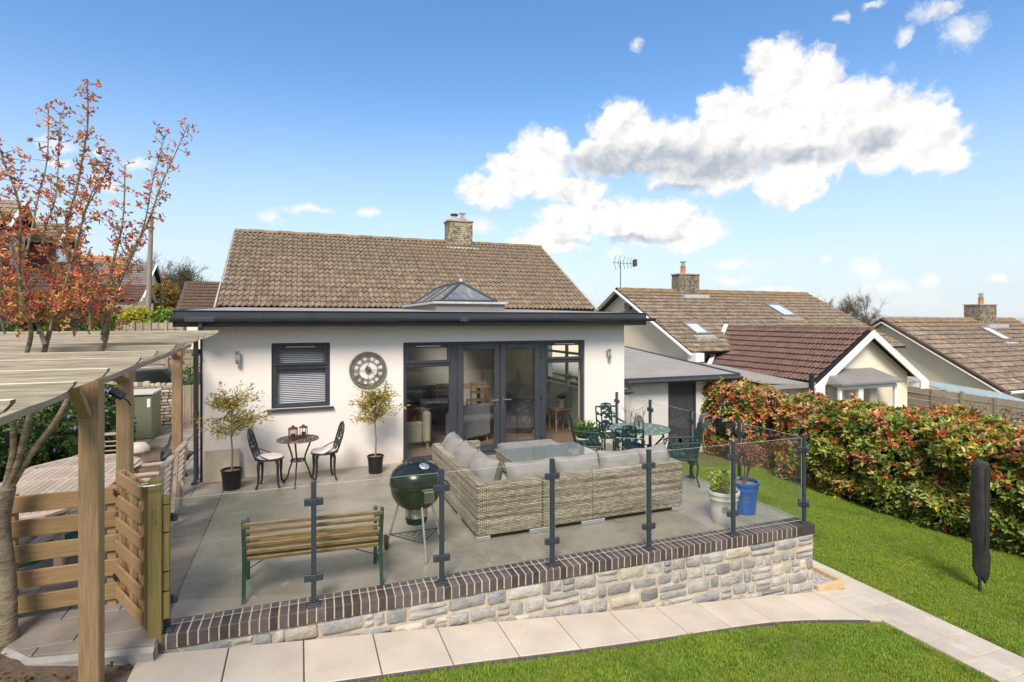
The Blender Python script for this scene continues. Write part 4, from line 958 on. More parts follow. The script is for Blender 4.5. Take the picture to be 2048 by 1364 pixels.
# ------------------------------------------------------------ neighbouring houses
def gable(mb, x, y0, y1, zb, ze, ya, za, thick=.25):       # gable wall in the yz plane
    p = [(y0, zb), (y1, zb), (y1, ze), (ya, za), (y0, ze)]
    mb.prism(p, x, x+thick, M=Matrix(((0, 1, 0, 0), (1, 0, 0, 0), (0, 0, 1, 0), (0, 0, 0, 1))))
def build_h2():
    H = thing('neighbour_house', 'cream bungalow next door with long brown roof, chimney, aerial and gabled front wing', 'house', (20, 18, -1.7))
    A, B = Vector((13.75, 16.6, 1.33)), Vector((13.75, 21.8, 3.98)); x1 = 25.9
    xd = Vector((1, 0, 0)); ud = B-A
    R_ = roof_shell(H, 'roof', [[A, Vector((x1, 16.6, 1.33)), Vector((x1, 21.8, 3.98)), B], [B, Vector((x1, 21.8, 3.98)), Vector((x1, 27, 1.33)), Vector((13.75, 27, 1.33))]], 'black')
    tile_roof(R_, A, xd, ud, x1-13.75, ud.length, 40, 17, ['tile_grey_brown', 'tile_ridge_lichen'], 150, lift=.05)
    rd = MB()
    for i in range(26): rd.lathe([(.12+.012*(i % 2), 0), (.12, .46)], (0, 0, 0), 10, M=Matrix.Translation((13.75+i*.467, 21.8, 3.96)) @ Matrix.Rotation(R(90), 4, 'Y'))
    part('ridge_tiles', rd, 'tile_ridge_lichen', R_, kind='stuff')
    w = MB(); gable(w, 14.15, 16.9, 26.7, -2, 1.5, 21.8, 3.90); w.box(14.42, 25.6, 17.3, 17.5, -2, 1.6); w.box(25.5, 25.6, 17.5, 26, -2, 1.6)
    part('wall', w, 'cream_wall', H)
    b = MB(); b.bar((13.72, 16.5, 1.24), (13.72, 21.8, 3.93), .04, .22, up=(1, 0, 0)); part('bargeboard', b, 'white_upvc', H); b = MB(); b.bar((13.72, 21.8, 3.93), (13.72, 27.1, 1.24), .04, .22, up=(1, 0, 0)); b.box(13.7, 14.1, 16.3, 16.75, 1.0, 1.32)
    part('bargeboard', b, 'white_upvc', H)
    part('wall_light', MB().ell((14.05, 21.2, 2.75), (.08, .8, .28), 12, 6).box(13.98, 14.1, 21.1, 21.5, 3.05, 3.35), 'lead_dark', H, smooth=60)
    chimney(R_, 17.1, 18.3, 21.5, 22.1, 3.75, 4.78, [(.38, 'pot')], fl=.55)
    skylight(R_, A, xd, ud, 7.55, 2.95, .9, 1.3); skylight(R_, A, xd, ud, 1.15, 1.25, .75, 1.0)
    a = MB(); M0 = Vector((14.0, 21.85, 3.8)); a.tube([M0, M0+Vector((0, 0, 1.55))], .022, 6); tp = M0+Vector((0, 0, 1.45))
    a.tube([tp+Vector((-.35, .1, .0)), tp+Vector((.75, -.2, -.05))], .014, 5)
    for i, (s, l) in enumerate(((-.3, .35), (-.1, .33), (.12, .3), (.3, .26), (.45, .24), (.6, .22))):
        c = tp+Vector((s, -s*.27, 0)); a.tube([c+Vector((l*.35, 0, l)), c, c+Vector((l*.35, 0, -l))], .011, 4)
    a.box(tp.x+.68, tp.x+.76, tp.y-.25, tp.y+.02, tp.z-.16, tp.z+.16)
    part('aerial', a, 'iron_bronze', H)
    # front wing
    Y0, xa, xb, xr, ze, zr = 12.0, 14.6, 19.6, 17.08, .66, 2.26
    Rw = roof_shell(H, 'wing_roof', [[Vector((xa, 18.5, ze)), Vector((xa, Y0, ze)), Vector((xr, Y0, zr)), Vector((xr, 18.5, zr))], [Vector((xb, Y0, ze)), Vector((xb, 18.5, ze)), Vector((xr, 18.5, zr)), Vector((xr, Y0, zr))]], 'black')
    ud = Vector((xr-xa, 0, zr-ze)); O = Vector((xa, 18.4, ze))
    tile_roof(Rw, O, Vector((0, -1, 0)), ud, 6.3, ud.length, 21, 9, ['tile_red_brown'], 189, lift=.055)
    ud2 = Vector((xr-xb, 0, zr-ze)); tile_roof(Rw, Vector((xb, 12.1, ze)), Vector((0, 1, 0)), ud2, 1.2, ud2.length, 4, 9, ['tile_grey_brown'], 0, lift=.055)
    rd = MB()
    for i in range(14): rd.lathe([(.10+.01*(i % 2), 0), (.10, .46)], (0, 0, 0), 10, M=Matrix.Translation((xr, 12.02+i*.467, zr-.02)) @ Matrix.Rotation(R(-90), 4, 'X'))
    rd.ell((xr, 12.0, zr), (.12, .06, .12), 10, 6)
    part('ridge_tiles', rd, 'tile_red_brown', Rw, kind='stuff')
    part('valley', MB().bar((14.55, 16.55, .86), (17.0, 18.3, 2.36), .16, .05), 'white_wall', Rw)
    w = MB(); zb = -2.2
    w.prism([(xa+.35, zb), (xb-.35, zb), (xb-.35, ze+.1), (xr, zr-.12), (xa+.35, ze+.1)], 12.3, 12.5); w.box(xa+.36, xa+.6, 12.51, 18, zb, ze)
    part('wing_wall', w, 'cream_wall', H)
    b = MB(); sl = (zr-ze)/(xr-xa)
    for s, xe in ((1, xa-.12), (-1, xb+.12)):
        b.prism([(xe, ze-.12), (xr, zr-.02), (xr, zr-.26), (xe+s*.16, ze-.28), (xe, ze-.30)], 11.92, 11.96); b.box(min(xe, xe+s*.42), max(xe, xe+s*.42), 11.97, 12.29, ze-.34, ze-.20)
        b.prism([(xe, ze-.14), (xe+s*.40, ze+.10), (xe+s*.40, ze-.40), (xe, ze-.40)], 11.90, 11.918)
    part('bargeboard', b, 'white_upvc', H)
    part('wall_vent', MB().box(15.75, 15.90, 12.26, 12.30, 1.00, 1.18, .01), 'white_upvc', H); part('wall_vent', MB().box(16.15, 16.30, 12.26, 12.30, 1.03, 1.21, .01), 'white_upvc', H)
    # bay window
    x0, x1, yb = 15.05, 17.6, 11.55
    B_ = part('bay_window', MB().box(x0, x1, yb, 12.29, -2.0, -.75).box(x0+.02, x1-.02, yb+.05, 12.29, .55, .63), 'cream_wall', H)
    part('bay_roof', MB().add([(x0-.1, yb-.15, .66), (x1+.1, yb-.15, .66), (x1-.1, 12.29, 1.0), (x0+.15, 12.29, 1.0), (x0-.1, yb-.15, .60), (x1+.1, yb-.15, .60), (x1+.1, 12.29, .60), (x0-.1, 12.29, .60)], [(0, 1, 2, 3), (0, 4, 5, 1), (4, 7, 6, 5), (0, 3, 7, 4), (1, 5, 6, 2)]), 'lead_dark', B_)
    for a_, b2 in ((x0, x0+.92), (x0+.92, x1)):
        f = frame_rect(MB(), a_, b2-.004, -.75, .56, yb, yb+.08, .10, .004)
        if a_ == x0: f.box(a_+.1, b2-.1, yb+.01, yb+.08, .02, .14)
        fr = part('window_frame', f, 'white_upvc', B_); part('pane', MB().box(a_+.09, b2-.09, yb+.04, yb+.05, -.66, .48), 'glass_window', fr)
    part('curtain', MB().box(x0+.15, x1-.2, 12.1, 12.15, -.75, .5), 'room_wall', B_)
    part('curtain', MB().box(16.75, 17.05, 11.8, 11.9, -.75, .5, .03).box(15.5, 15.62, 11.8, 11.9, -.75, .5, .03), 'curtain', B_)
    # flat roofed link with small windows
    lk = MB(); lk.add([(12.45, 12.0, .72), (14.75, 12.0, .60), (14.75, 18.6, 1.0), (12.7, 18.6, 1.05)], [(0, 1, 2, 3)]); lk.box(12.45, 14.7, 12.0, 12.04, .52, .66)
    part('link_roof', lk, 'membrane', H)
    w = MB(); wall_holes(w, 12.6, 14.9, -2, .52, 12.4, 12.6, [(12.75, 13.35, -.2, .42), (13.72, 14.0, .06, .42)]); part('link_wall', w, 'cream_wall', H)
    for a_, b2, c, d in ((12.75, 13.35, -.2, .42), (13.72, 14.0, .06, .42)):
        fr = part('window_frame', frame_rect(MB(), a_+.002, b2-.002, c+.002, d-.002, 12.38, 12.46, .055), 'white_upvc', H); part('pane', MB().box(a_+.05, b2-.05, 12.42, 12.43, c+.05, d-.05), 'sky_pane' if b2-a_ < .4 and 0 else 'dark_room', fr)
    part('downpipe', MB().tube([(14.35, 11.93, .95), (14.35, 11.93, -.4), (14.3, 12.2, -1.2)], .07, 8), 'black', H)
build_h2()
def build_h3():
    H = thing('far_bungalow', 'cream bungalow beyond the slatted fence, at the right edge, with moss-edged brown roof', 'house', (33, 18, -2.6))
    A, B = Vector((27.7, 13.8, -.46)), Vector((27.7, 18.9, 2.60)); x1 = 38.9; ud = B-A; xd = Vector((1, 0, 0))
    R_ = roof_shell(H, 'roof', [[A, Vector((x1, A.y, A.z)), Vector((x1, B.y, B.z)), B], [B, Vector((x1, B.y, B.z)), Vector((x1, 24, -.46)), Vector((27.7, 24, -.46))]], 'black')
    tile_roof(R_, A, xd, ud, x1-27.7, ud.length, 34, 15, ['tile_grey_brown', 'tile_ridge_lichen'], 150, lift=.06)
    rd = MB()
    for i in range(24): rd.lathe([(.12+.012*(i % 2), 0), (.12, .46)], (0, 0, 0), 10, M=Matrix.Translation((27.7+i*.467, 18.9, 2.58)) @ Matrix.Rotation(R(90), 4, 'Y'))
    part('ridge_tiles', rd, 'tile_ridge_lichen', R_, kind='stuff')
    w = MB(); gable(w, 28.0, 14.2, 23.6, -3.5, -.35, 18.9, 2.45); w.box(28.26, 38.5, 14.5, 14.7, -3.5, -.4); part('wall', w, 'cream_wall', H)
    b = MB(); b.bar((27.66, 13.6, -.66), (27.66, 18.9, 2.45), .04, .22, up=(1, 0, 0)); part('bargeboard', b, 'white_upvc', H); b = MB(); b.bar((27.66, 18.9, 2.45), (27.66, 24.1, -.66), .04, .22, up=(1, 0, 0)); part('bargeboard', b, 'white_upvc', H)
    b = MB(); b.bar((27.64, 13.55, -.50), (27.64, 18.9, 2.63), .08, .14, up=(1, 0, 0)); part('verge', b, 'tile_red_brown', H); b = MB(); b.bar((27.64, 18.9, 2.63), (27.64, 24.1, -.5), .08, .14, up=(1, 0, 0)); part('verge', b, 'tile_red_brown', H)
    b = MB(); b.tube([(28, 13.7, -.52), (39, 13.7, -.55)], .07, 8); b.tube([(28.7, 13.9, -.6), (28.7, 14.3, -.9), (28.7, 14.4, -3.5)], .05, 8); part('gutter', b, 'white_upvc', H)
    chimney(R_, 35.0, 36.5, 18.5, 19.3, 2.3, 3.40, [(.55, 'pot')], fl=.5)
    skylight(R_, A, xd, ud, 6.3, 3.7, .8, 1.3)
    for x in (30.5, 34): part('window', frame_rect(MB(), x, x+1.4, -2.0, -.9, 14.40, 14.49, .07), 'white_upvc', H)
build_h3()
def fence_run(name, label, p0, p1, zt0, zt1, h, n, group=None, slats=9, mt='wood_fence'):
    p0, p1 = Vector((*p0, 0)), Vector((*p1, 0)); d = (p1-p0); L_ = d.length; d.normalize(); q = Vector((-d.y, d.x, 0))
    t = thing(name, label, 'fence', (p0.x, p0.y, zt0-h), group=group); w = L_/n
    for i in range(n+1):
        c = p0+d*w*i; z = zt0+(zt1-zt0)*i/n; M = frame_M(c, d, q, Vector((0, 0, 1))); part('post', MB().box(-.05, .05, -.05, .05, z-h, z+.06, .006, M=M), mt, t)
    k = 0
    for i in range(n):
        for j in range(slats):
            za = zt0+(zt1-zt0)*i/n - h*(j+.5)/slats; zb = zt0+(zt1-zt0)*(i+1)/n - h*(j+.5)/slats; hh = h/slats
            a = p0+d*(w*i+.05)+Vector((0, 0, za))+q*ru(-.015, .015); b = p0+d*(w*(i+1)-.05)+Vector((0, 0, zb))+q*ru(-.015, .015)
            part('slat', MB().bar(a, b, .016, hh*.92, up=q) if 0 else MB().add([a-Vector((0, 0, hh*.46))-q*.012, b-Vector((0, 0, hh*.46))-q*.012, b+Vector((0, 0, hh*.46))+q*.004, a+Vector((0, 0, hh*.46))+q*.004,
                 a-Vector((0, 0, hh*.46))+q*.004, b-Vector((0, 0, hh*.46))+q*.004, b+Vector((0, 0, hh*.46))+q*.018, a+Vector((0, 0, hh*.46))+q*.018], [(0, 1, 2, 3), (7, 6, 5, 4), (3, 2, 6, 7), (0, 4, 5, 1), (0, 3, 7, 4), (1, 5, 6, 2)]), mt, t)
        z = (zt0+zt1)/2
        cpt = (p0+d*(w*(i+.5))); zm = zt0+(zt1-zt0)*(i+.5)/n
        part('batten', MB().box(-.025, .025, -.035, -.018, zm-h+.02, zm, M=frame_M(cpt, d, q, Vector((0, 0, 1)))), mt, t)
    return t
fence_run('slatted_fence', 'weathered grey slatted panel fence between the two cream bungalows', (20.5, 13.2), (20.5, 5.8), .18, -.02, 1.9, 4)
fence_run('boundary_fence', 'brown panel fence glimpsed behind the red-tipped hedge', (12.9, 13.4), (12.9, 4.2), .42, .42, 1.9, 5)
pr = MB(); pr.add([(20.9, 12.2, .12), (26.6, 12.2, -.72), (27.6, 14.1, -.52), (21.8, 14.1, .34)], [(0, 1, 2, 3)])
for i in range(16):
    k = i/15; pr.bar((20.9+5.7*k, 12.2, .14-.84*k), (21.8+5.8*k, 14.1, .36-.86*k), .05, .03)
tl = thing('lean_to', 'pale ribbed translucent lean-to roof beside the far bungalow', 'lean-to', (24, 13, -2.3)); part('roof', pr, 'poly_roof', tl)
pp = MB()
for x in (21.2, 26.4): pp.box(x, x+.1, 12.3, 12.4, -2.4, .1 if x < 23 else -.7)
part('post', pp, 'wood_fence', tl)
def bare_tree(base, H, spread, n=7, label='', seed=1, mt='twig_dark', r0=.12, name='bare_tree', group=None, leafcols=None, ln=.12):
    rs = random.Random(seed); mb = MB(); tips = []
    def grow(p, d, l, r, lev):
        k = 3; pts = [p]; dd = d
        for i in range(k):
            dd = (dd + Vector((rs.uniform(-.2, .2), rs.uniform(-.2, .2), rs.uniform(-.05, .18)))).normalized(); pts.append(pts[-1]+dd*l/k)
        mb.tube(pts, [r*(1-.4*i/k) for i in range(k+1)], 5 if lev < 2 else 3, cap=False)
        if lev >= (5 if leafcols is None or ln < .115 else 4): tips.extend(pts); return
        if lev >= 2: tips.extend(pts[1:])
        for i in range(rs.randint(3, 4)):
            a = rs.uniform(0, 6.28); sp = rs.uniform(.35, .8)*spread
            x = dd.orthogonal().normalized(); y = dd.cross(x)
            grow(pts[rs.randint(1, k)], (dd+(x*math.cos(a)+y*math.sin(a))*sp).normalized(), l*rs.uniform(.6, .82), r*.55, lev+1)
    grow(Vector(base), Vector((0, 0, 1)), H*.34, r0, 0)
    t = thing(name, label, 'tree', base, group=group); part('trunk', mb, mt, t)
    if leafcols is not None:
        P = np.array([tuple(p) for p in tips]*6)+RS.normal(size=(len(tips)*6, 3))*ln*1.4; n_ = len(P)
        V_, F_, C_ = leaves(P, RS.normal(size=(n_, 3)), np.full(n_, ln)*RS.uniform(.7, 1.2, n_), np.full(n_, ln*.6), pick(*leafcols, n_))
        link('crown', colmesh('crown', V_, F_, C_, 'leafattr'), t)
    return t
for i, (u, v0, H_, sd_, lb) in enumerate(((1672, 603, 6, 3, 'leftmost bare tree beyond the roofs behind the front wing'), (1710, 606, 6, 4, 'middle bare tree beyond the roofs, between two rounder ones'), (1748, 612, 5.5, 5, 'rightmost bare tree just left of the far bungalow roof'))):
    p = at(u, v0, 58); bare_tree((p.x, p.y, p.z-H_*.8), H_*1.15, 1.15, seed=sd_, label=lb, r0=.13, group='bare trees beyond the bungalows', leafcols=([(.22, .19, .10), (.16, .13, .08)], [1, 1]), ln=.045)
# ------------------------------------------------------------ shrubs and hedge
GRN = [(.14, .22, .035), (.26, .33, .055), (.42, .45, .11), (.09, .15, .03), (.56, .46, .06), (.50, .12, .045), (.68, .30, .14), (.72, .50, .30)]
def rosettes(P, Nn, cols_fn, k=7, ln=.1, wd=.042, splay=.9):
    n = len(P); ax = Nn/np.linalg.norm(Nn, axis=1, keepdims=True)
    PP = np.repeat(P, k, 0); AX = np.repeat(ax, k, 0); r = RS.normal(size=(n*k, 3)); r -= AX*np.sum(r*AX, 1, keepdims=True); r /= np.linalg.norm(r, axis=1, keepdims=True)
    D = AX*RS.uniform(.15, .9, (n*k, 1)) + r*splay; L_ = ln*RS.uniform(.6, 1.25, n*k); W_ = wd*RS.uniform(.8, 1.25, n*k)
    C = cols_fn(n); C = np.repeat(C, k, 0)*(1+RS.uniform(-.22, .22, (n*k, 1)))
    PP = PP + RS.normal(size=PP.shape)*.012
    return leaves(PP, D, L_, W_, np.clip(C, 0, 1))
def shrub_surface(cx, cy, rx, ry, zb, zt, n, lump=.25, seed=0, shell=.3, box=False):
    """points and outward normals over a lumpy rounded body"""
    u = RS.uniform(-1, 1, n); a = RS.uniform(0, 2*np.pi, n); s = np.sqrt(1-u*u)
    D = np.stack([s*np.cos(a), s*np.sin(a), u], 1)
    e = .55
    Q = np.sign(D)*np.abs(D)**(e if box else .85)
    dep = 1-RS.uniform(0, shell, n)**1.0*RS.uniform(0, 1, n)
    lumpv = np.array([mnoise.noise(Vector((d[0]*2.3+seed, d[1]*2.3, d[2]*2.3+seed*.7)))+.5*mnoise.noise(Vector((d[0]*6+seed, d[1]*6, d[2]*6))) for d in D])
    k = (dep*(1+lump*lumpv))[:, None]; hz = (zt-zb)/2
    P = Q*k*np.array([rx, ry, hz])+np.array([cx, cy, (zb+zt)/2])
    return P, D+np.array([0, 0, .35]), dep, lumpv
def foliage(t, P, Nn, cols_fn, k=7, ln=.1, wd=.042, singles=0, splay=.9, name='foliage'):
    V_, F_, C_ = rosettes(P, Nn, cols_fn, k, ln, wd, splay)
    if singles:
        nl = len(V_)//6; c = V_.reshape(nl, 6, 3).mean(1); d = np.linalg.norm(c-np.array([0, 0, EYE]), axis=1)
        dx = c[:, 0]*math.cos(YAW)-c[:, 1]*math.sin(YAW); dt = c[:, 0]*math.sin(YAW)+c[:, 1]*math.cos(YAW)
        front = np.sum((c-np.array([0, 0, EYE]))*0, 1); d = np.where(np.abs(dx/dt) < .90, d, 99); idx = np.argsort(d)[:singles]; keep = np.ones(nl, bool); keep[idx] = False
        for i in idx:
            v = V_[i*6:i*6+6]; o = v.mean(0); me = colmesh('leaf', v-o, np.array([[0, 1, 2, 3], [0, 3, 4, 5]]), C_[i*2:i*2+2], 'leafattr'); l_ = link('leaf', me, t, False); l_.location = Vector(o)-wloc(t)
        Vk = V_.reshape(nl, 6, 3)[keep].reshape(-1, 3); nk = keep.sum(); b = np.arange(nk)[:, None]*6
        F_ = np.concatenate([b+np.array([[0, 1, 2, 3]]), b+np.array([[0, 3, 4, 5]])], 1).reshape(-1, 4); C_ = C_.reshape(nl, 2, 3)[keep].reshape(-1, 3); V_ = Vk
    o = link(name, colmesh(name, V_, F_, C_, 'leafattr'), t); o['kind'] = 'stuff'; return o
def core(t, cx, cy, rx, ry, zb, zt, seed=0, k=.72, mt='foliage_core'):
    mb = MB(); mb.ell((cx, cy, (zb+zt)/2), (rx*k, ry*k, (zt-zb)/2*k), 14, 9, sq=.75); part('solid_core', mb, mt, t)  # solid dark filling, blocks the view through the leaves
def photinia_cols(red, yel=.2):
    def f(n):
        w = [.28, .32, .26, .08, yel*.4, red*.22, red*.55, red*.14]; return pick(GRN, w, n, .25)
    return f
def build_hedge():
    # three red-tipped shrubs nearer the store, then the long hedge
    for (cx, cy, rx, ry, zt, n, red, lab, sd_) in ((11.95, 12.2, .8, 1.15, .66, 2600, 1.5, 'red-tipped evergreen shrub against the store wall, left of the fence gap', 1),
                                           (11.9, 9.55, .85, .85, .62, 2000, 1.3, 'bushy shrub with coral new leaves right of the fence gap', 2)):
        t = thing('photinia_shrub', lab, 'shrub', (cx, cy, G(cx, cy)), group='red-tipped shrubs along the fence')
        P, Nn, dep, lu = shrub_surface(cx, cy, rx, ry, G(cx, cy)-.1, zt, n, seed=sd_, lump=.28, box=True)
        core(t, cx, cy, rx, ry, G(cx, cy)-.1, zt, k=.6); foliage(t, P, Nn, photinia_cols(red), ln=.12, wd=.048)
    t = thing('photinia_hedge', 'long dense evergreen hedge with glossy green leaves and red shoots on the right', 'hedge', (11.8, 5.5, G(11.8, 5)))
    y0, y1 = 1.2, 9.0; n = 9200
    Y = RS.uniform(y0, y1, n); s = RS.uniform(0, 1, n); 
    def top(y): return .52+.12*mnoise.noise(Vector((y*.9, 1, 2)))+.55*sst(y, 5.6, 4.0)+(-.1 if y > 9 else 0)
    P = np.zeros((n, 3)); Nn = np.zeros((n, 3)); isin = np.zeros(n)
    for i in range(n):
        y = Y[i]; zt = top(y); zb = G(11, y)+.02; H_ = zt-zb; L_ = H_+1.6; q = s[i]**.9*L_
        if q < H_-.35: z = zb+q; x = 11.05-.28*math.sin(math.pi*min(1, (z-zb)/H_)*.9)+.02; nn = (-1, 0, .3)
        else:
            k = (q-(H_-.35))/(1.6+.35); a = min(1, k/.25)*math.pi/2
            if k < .25: x = 11.33-.42*math.cos(a)-.1; z = zt-.4+.4*math.sin(a); nn = (-math.cos(a), 0, math.sin(a)+.3)
            else: x = 11.25+(k-.25)*2.1; z = zt; nn = (-.15, 0, 1)
        b = mnoise.noise(Vector((y*1.3, z*1.5, x)))*.38+mnoise.noise(Vector((y*3.4, z*3.4, x*3)))*.20; dd = RS.uniform(0, 1)**2*.34
        nv = np.array(nn); nv = nv/np.linalg.norm(nv); P[i] = np.array([x, y, z])+nv*(b-dd); Nn[i] = nv*1.2+np.array([0, 0, .35]); isin[i] = b-dd
    hot = P[:, 2]
    def cf(n_):
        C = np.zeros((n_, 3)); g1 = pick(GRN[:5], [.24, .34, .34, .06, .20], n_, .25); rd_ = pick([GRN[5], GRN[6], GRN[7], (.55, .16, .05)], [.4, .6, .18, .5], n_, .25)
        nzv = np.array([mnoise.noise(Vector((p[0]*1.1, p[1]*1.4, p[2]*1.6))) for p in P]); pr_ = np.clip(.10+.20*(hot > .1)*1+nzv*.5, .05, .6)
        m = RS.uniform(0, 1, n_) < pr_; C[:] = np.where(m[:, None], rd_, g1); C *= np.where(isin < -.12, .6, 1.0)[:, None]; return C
    mb = MB(); N_ = 24
    for i in range(N_):
        a, b = y0+(y1-y0)*i/N_, y0+(y1-y0)*(i+1)/N_; za, zb_ = top(a)-.3, top(b)-.3; g = G(11.2, a)-.1
        mb.quad((11.2, a, g), (11.2, b, g), (11.12, b, zb_-.2), (11.12, a, za-.2)); mb.quad((11.12, a, za-.2), (11.12, b, zb_-.2), (11.4, b, zb_), (11.4, a, za)); mb.quad((11.4, a, za), (11.4, b, zb_), (12.6, b, zb_), (12.6, a, za))
    part('solid_core', mb, 'foliage_core', t)  # dark sheet behind the hedge leaves, closes the gaps between them
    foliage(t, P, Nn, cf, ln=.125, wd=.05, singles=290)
    # loose tall shrub behind the hedge at the right
    t = thing('rose_bush', 'loose brownish tall shrub rising behind the hedge at the right edge', 'shrub', (13.6, 6.0, -1.5))
    P, Nn, dep, lu = shrub_surface(13.9, 5.9, 1.1, 1.5, -.6, .72, 1100, seed=9, lump=.5, shell=.9)
    foliage(t, P, Nn, lambda n_: pick([(.20, .15, .05), (.26, .12, .06), (.14, .14, .04), (.33, .2, .08)], [3, 2, 3, 1], n_), k=4, ln=.06, wd=.028)
    mb = MB()
    for i in range(14):
        a = Vector((13.8+ru(-.4, .4), 6.0+ru(-.6, .6), -1.6)); mb.tube([a, a+Vector((ru(-.3, .3), ru(-.3, .3), 1.3)), a+Vector((ru(-.7, .7), ru(-.8, .8), ru(2.0, 2.75)))], [.015, .01, .004], 4)
    part('stems', mb, 'bark_thin', t)
build_hedge()

def build_umbrella():
    x, y = 8.56, 4.52; z = G(x, y)
    t = thing('covered_parasol', 'closed parasol in a black cover standing on the lawn in front of the hedge', 'parasol', (x, y, z))
    part('pole', MB().tube([(x-.02, y, z-.05), (x-.02, y, z+.5)], .02, 10), 'iron_dark', t, smooth=60)
    vs = []; fs = []; n = 26; prof = [(.22, .05), (.33, .09), (.50, .095), (.62, .085), (.75, .098), (1.0, .103), (1.25, .100), (1.5, .098), (1.68, .098), (1.73, .094), (1.755, .078), (1.775, .01)]
    for j, (h, r) in enumerate(prof):
        for k in range(n):
            a = 2*math.pi*k/n; f = 1+.10*math.sin(a*3+h*2)+.05*math.sin(a*7+h*5)+.05*mnoise.noise(Vector((math.cos(a)*2, math.sin(a)*2, h*4)))
            hh = h + (.10*max(0, math.sin(a*1+2.2)) if j < 2 else 0)*-1 + (.03*math.sin(a*2) if j >= 8 and j < 10 else 0)
            off = .035*math.exp(-((h-.45)/.12)**2)
            vs.append((x+r*f*math.cos(a)*.95+off, y+r*f*math.sin(a), z+hh))
    for j in range(len(prof)-1):
        for k in range(n): fs.append((j*n+k, j*n+(k+1) % n, (j+1)*n+(k+1) % n, (j+1)*n+k))
    part('cover', MB().add(vs, fs), 'cover_black', t, smooth=60)
    part('seam', MB().tube([(x-.07, y-.093, z+.6), (x-.066, y-.09, z+1.1), (x-.06, y-.092, z+1.7)], .004, 4), 'black', t)
build_umbrella()
# ------------------------------------------------------------ glass balustrade on the coping
def build_rail():
    t = thing('glass_balustrade', 'clear glass balustrade with square grey posts round the edge of the terrace', 'balustrade', (2.4, 5.2, 0))
    pm = MB().box(-.0225, .0225, -.0225, .0225, .012, 1.10, .003); pm.box(-.0235, .0235, -.0235, .0235, 1.10, 1.106, .002)
    pm = pm.mesh('post', 'anthracite_post'); bm = MB().box(-.06, .06, -.06, .06, 0, .014, .004).box(-.045, .045, -.045, .045, .014, .024, .004).mesh('base_plate', 'anthracite_post')
    cm = MB().box(-.082, .082, -.017, .017, -.033, .033, .006).box(-.03, .03, -.027, -.0165, -.028, .028, .003).mesh('clamp', 'anthracite_post')
    ang = math.atan2(WE.y, WE.x)
    front = [(-1.03, 0)]+[(x, 0) for x in (.115, 1.285, 2.46, 3.645, 4.825)]; fp = []
    for x, _ in front: y = wly(x, -.10); fp.append((x, y, ang))
    corner = (5.93, wly(5.93, -.09), ang)
    side = [(5.93, 6.12, R(90)), (5.93, 7.16, R(90)), (5.95, 8.30, R(90)), (5.95, 9.42, R(90))]
    for x, y, a in fp+[corner]+side:
        p = link('post', pm, t, loc=(x, y, 0), rot=(0, 0, a)); b = link('base_plate', bm, p, False); 
        for z in (.245, .925): c = link('clamp', cm, p, False); c.location = (0, 0, z)
        if (x, y, a) == corner:
            for z in (.245, .925): c = link('clamp', cm, p, False); c.location = (0, 0, z+.001); c.rotation_euler = (0, 0, R(90)-a); c.scale = (.97, .97, .97)
    seq = fp+[corner]+side
    for i in range(len(seq)-1):
        a, b = Vector((seq[i][0], seq[i][1], 0)), Vector((seq[i+1][0], seq[i+1][1], 0)); d = (b-a); L_ = d.length; d.normalize(); q = Vector((-d.y, d.x, 0)); M = frame_M(a, d, q, Vector((0, 0, 1)))
        x0, x1, z0, z1, h = .035, L_-.035, .035, 1.075, .004
        mb = MB(); mb.add([M @ Vector(p) for p in ((x0, -h, z0), (x1, -h, z0), (x1, -h, z1), (x0, -h, z1), (x0, h, z0), (x1, h, z0), (x1, h, z1), (x0, h, z1))], [(0, 1, 2, 3), (7, 6, 5, 4)], mi=0)
        mb.add([M @ Vector(p) for p in ((x0, -h, z0), (x1, -h, z0), (x1, -h, z1), (x0, -h, z1), (x0, h, z0), (x1, h, z0), (x1, h, z1), (x0, h, z1))], [(3, 2, 6, 7), (0, 4, 5, 1), (0, 3, 7, 4), (1, 5, 6, 2)], mi=1)
        part('glass_pane', mb, ['glass_rail', 'glass_edge'], t)
build_rail()
# ------------------------------------------------------------ rattan corner sofa
def pillow_mb(w, h, d, M, seed=0, n=14, cr=.0):
    mb = MB()
    for s in (-1, 1):
        vs = []; fs = []
        for j in range(n+1):
            for i in range(n+1):
                u, v = -1+2*i/n, -1+2*j/n; th = max(0, (1-abs(u)**3.2))**.45*max(0, (1-abs(v)**2.2))**.5
                pin = 1-.06*(1-abs(u)**2)*abs(v)**4; pin2 = 1-.06*(1-abs(v)**2)*abs(u)**4
                wr = mnoise.noise(Vector((u*2+seed, v*2, s*3)))*.06+mnoise.noise(Vector((u*5+seed, v*4, s)))*.03
                vs.append(M @ Vector((u*w/2*pin2, s*(d/2*th*(1+wr*2)+.004), v*h/2*pin+wr*th*.1-.015*(1-abs(u))*(v > .3))))
        for j in range(n):
            for i in range(n): a = j*(n+1)+i; fs.append((a, a+1, a+n+2, a+n+1) if s < 0 else (a, a+n+1, a+n+2, a+1))
        mb.add(vs, fs)
    # piping seam
    ring = [(-1, -1), (1, -1), (1, 1), (-1, 1), (-1, -1)]
    return mb
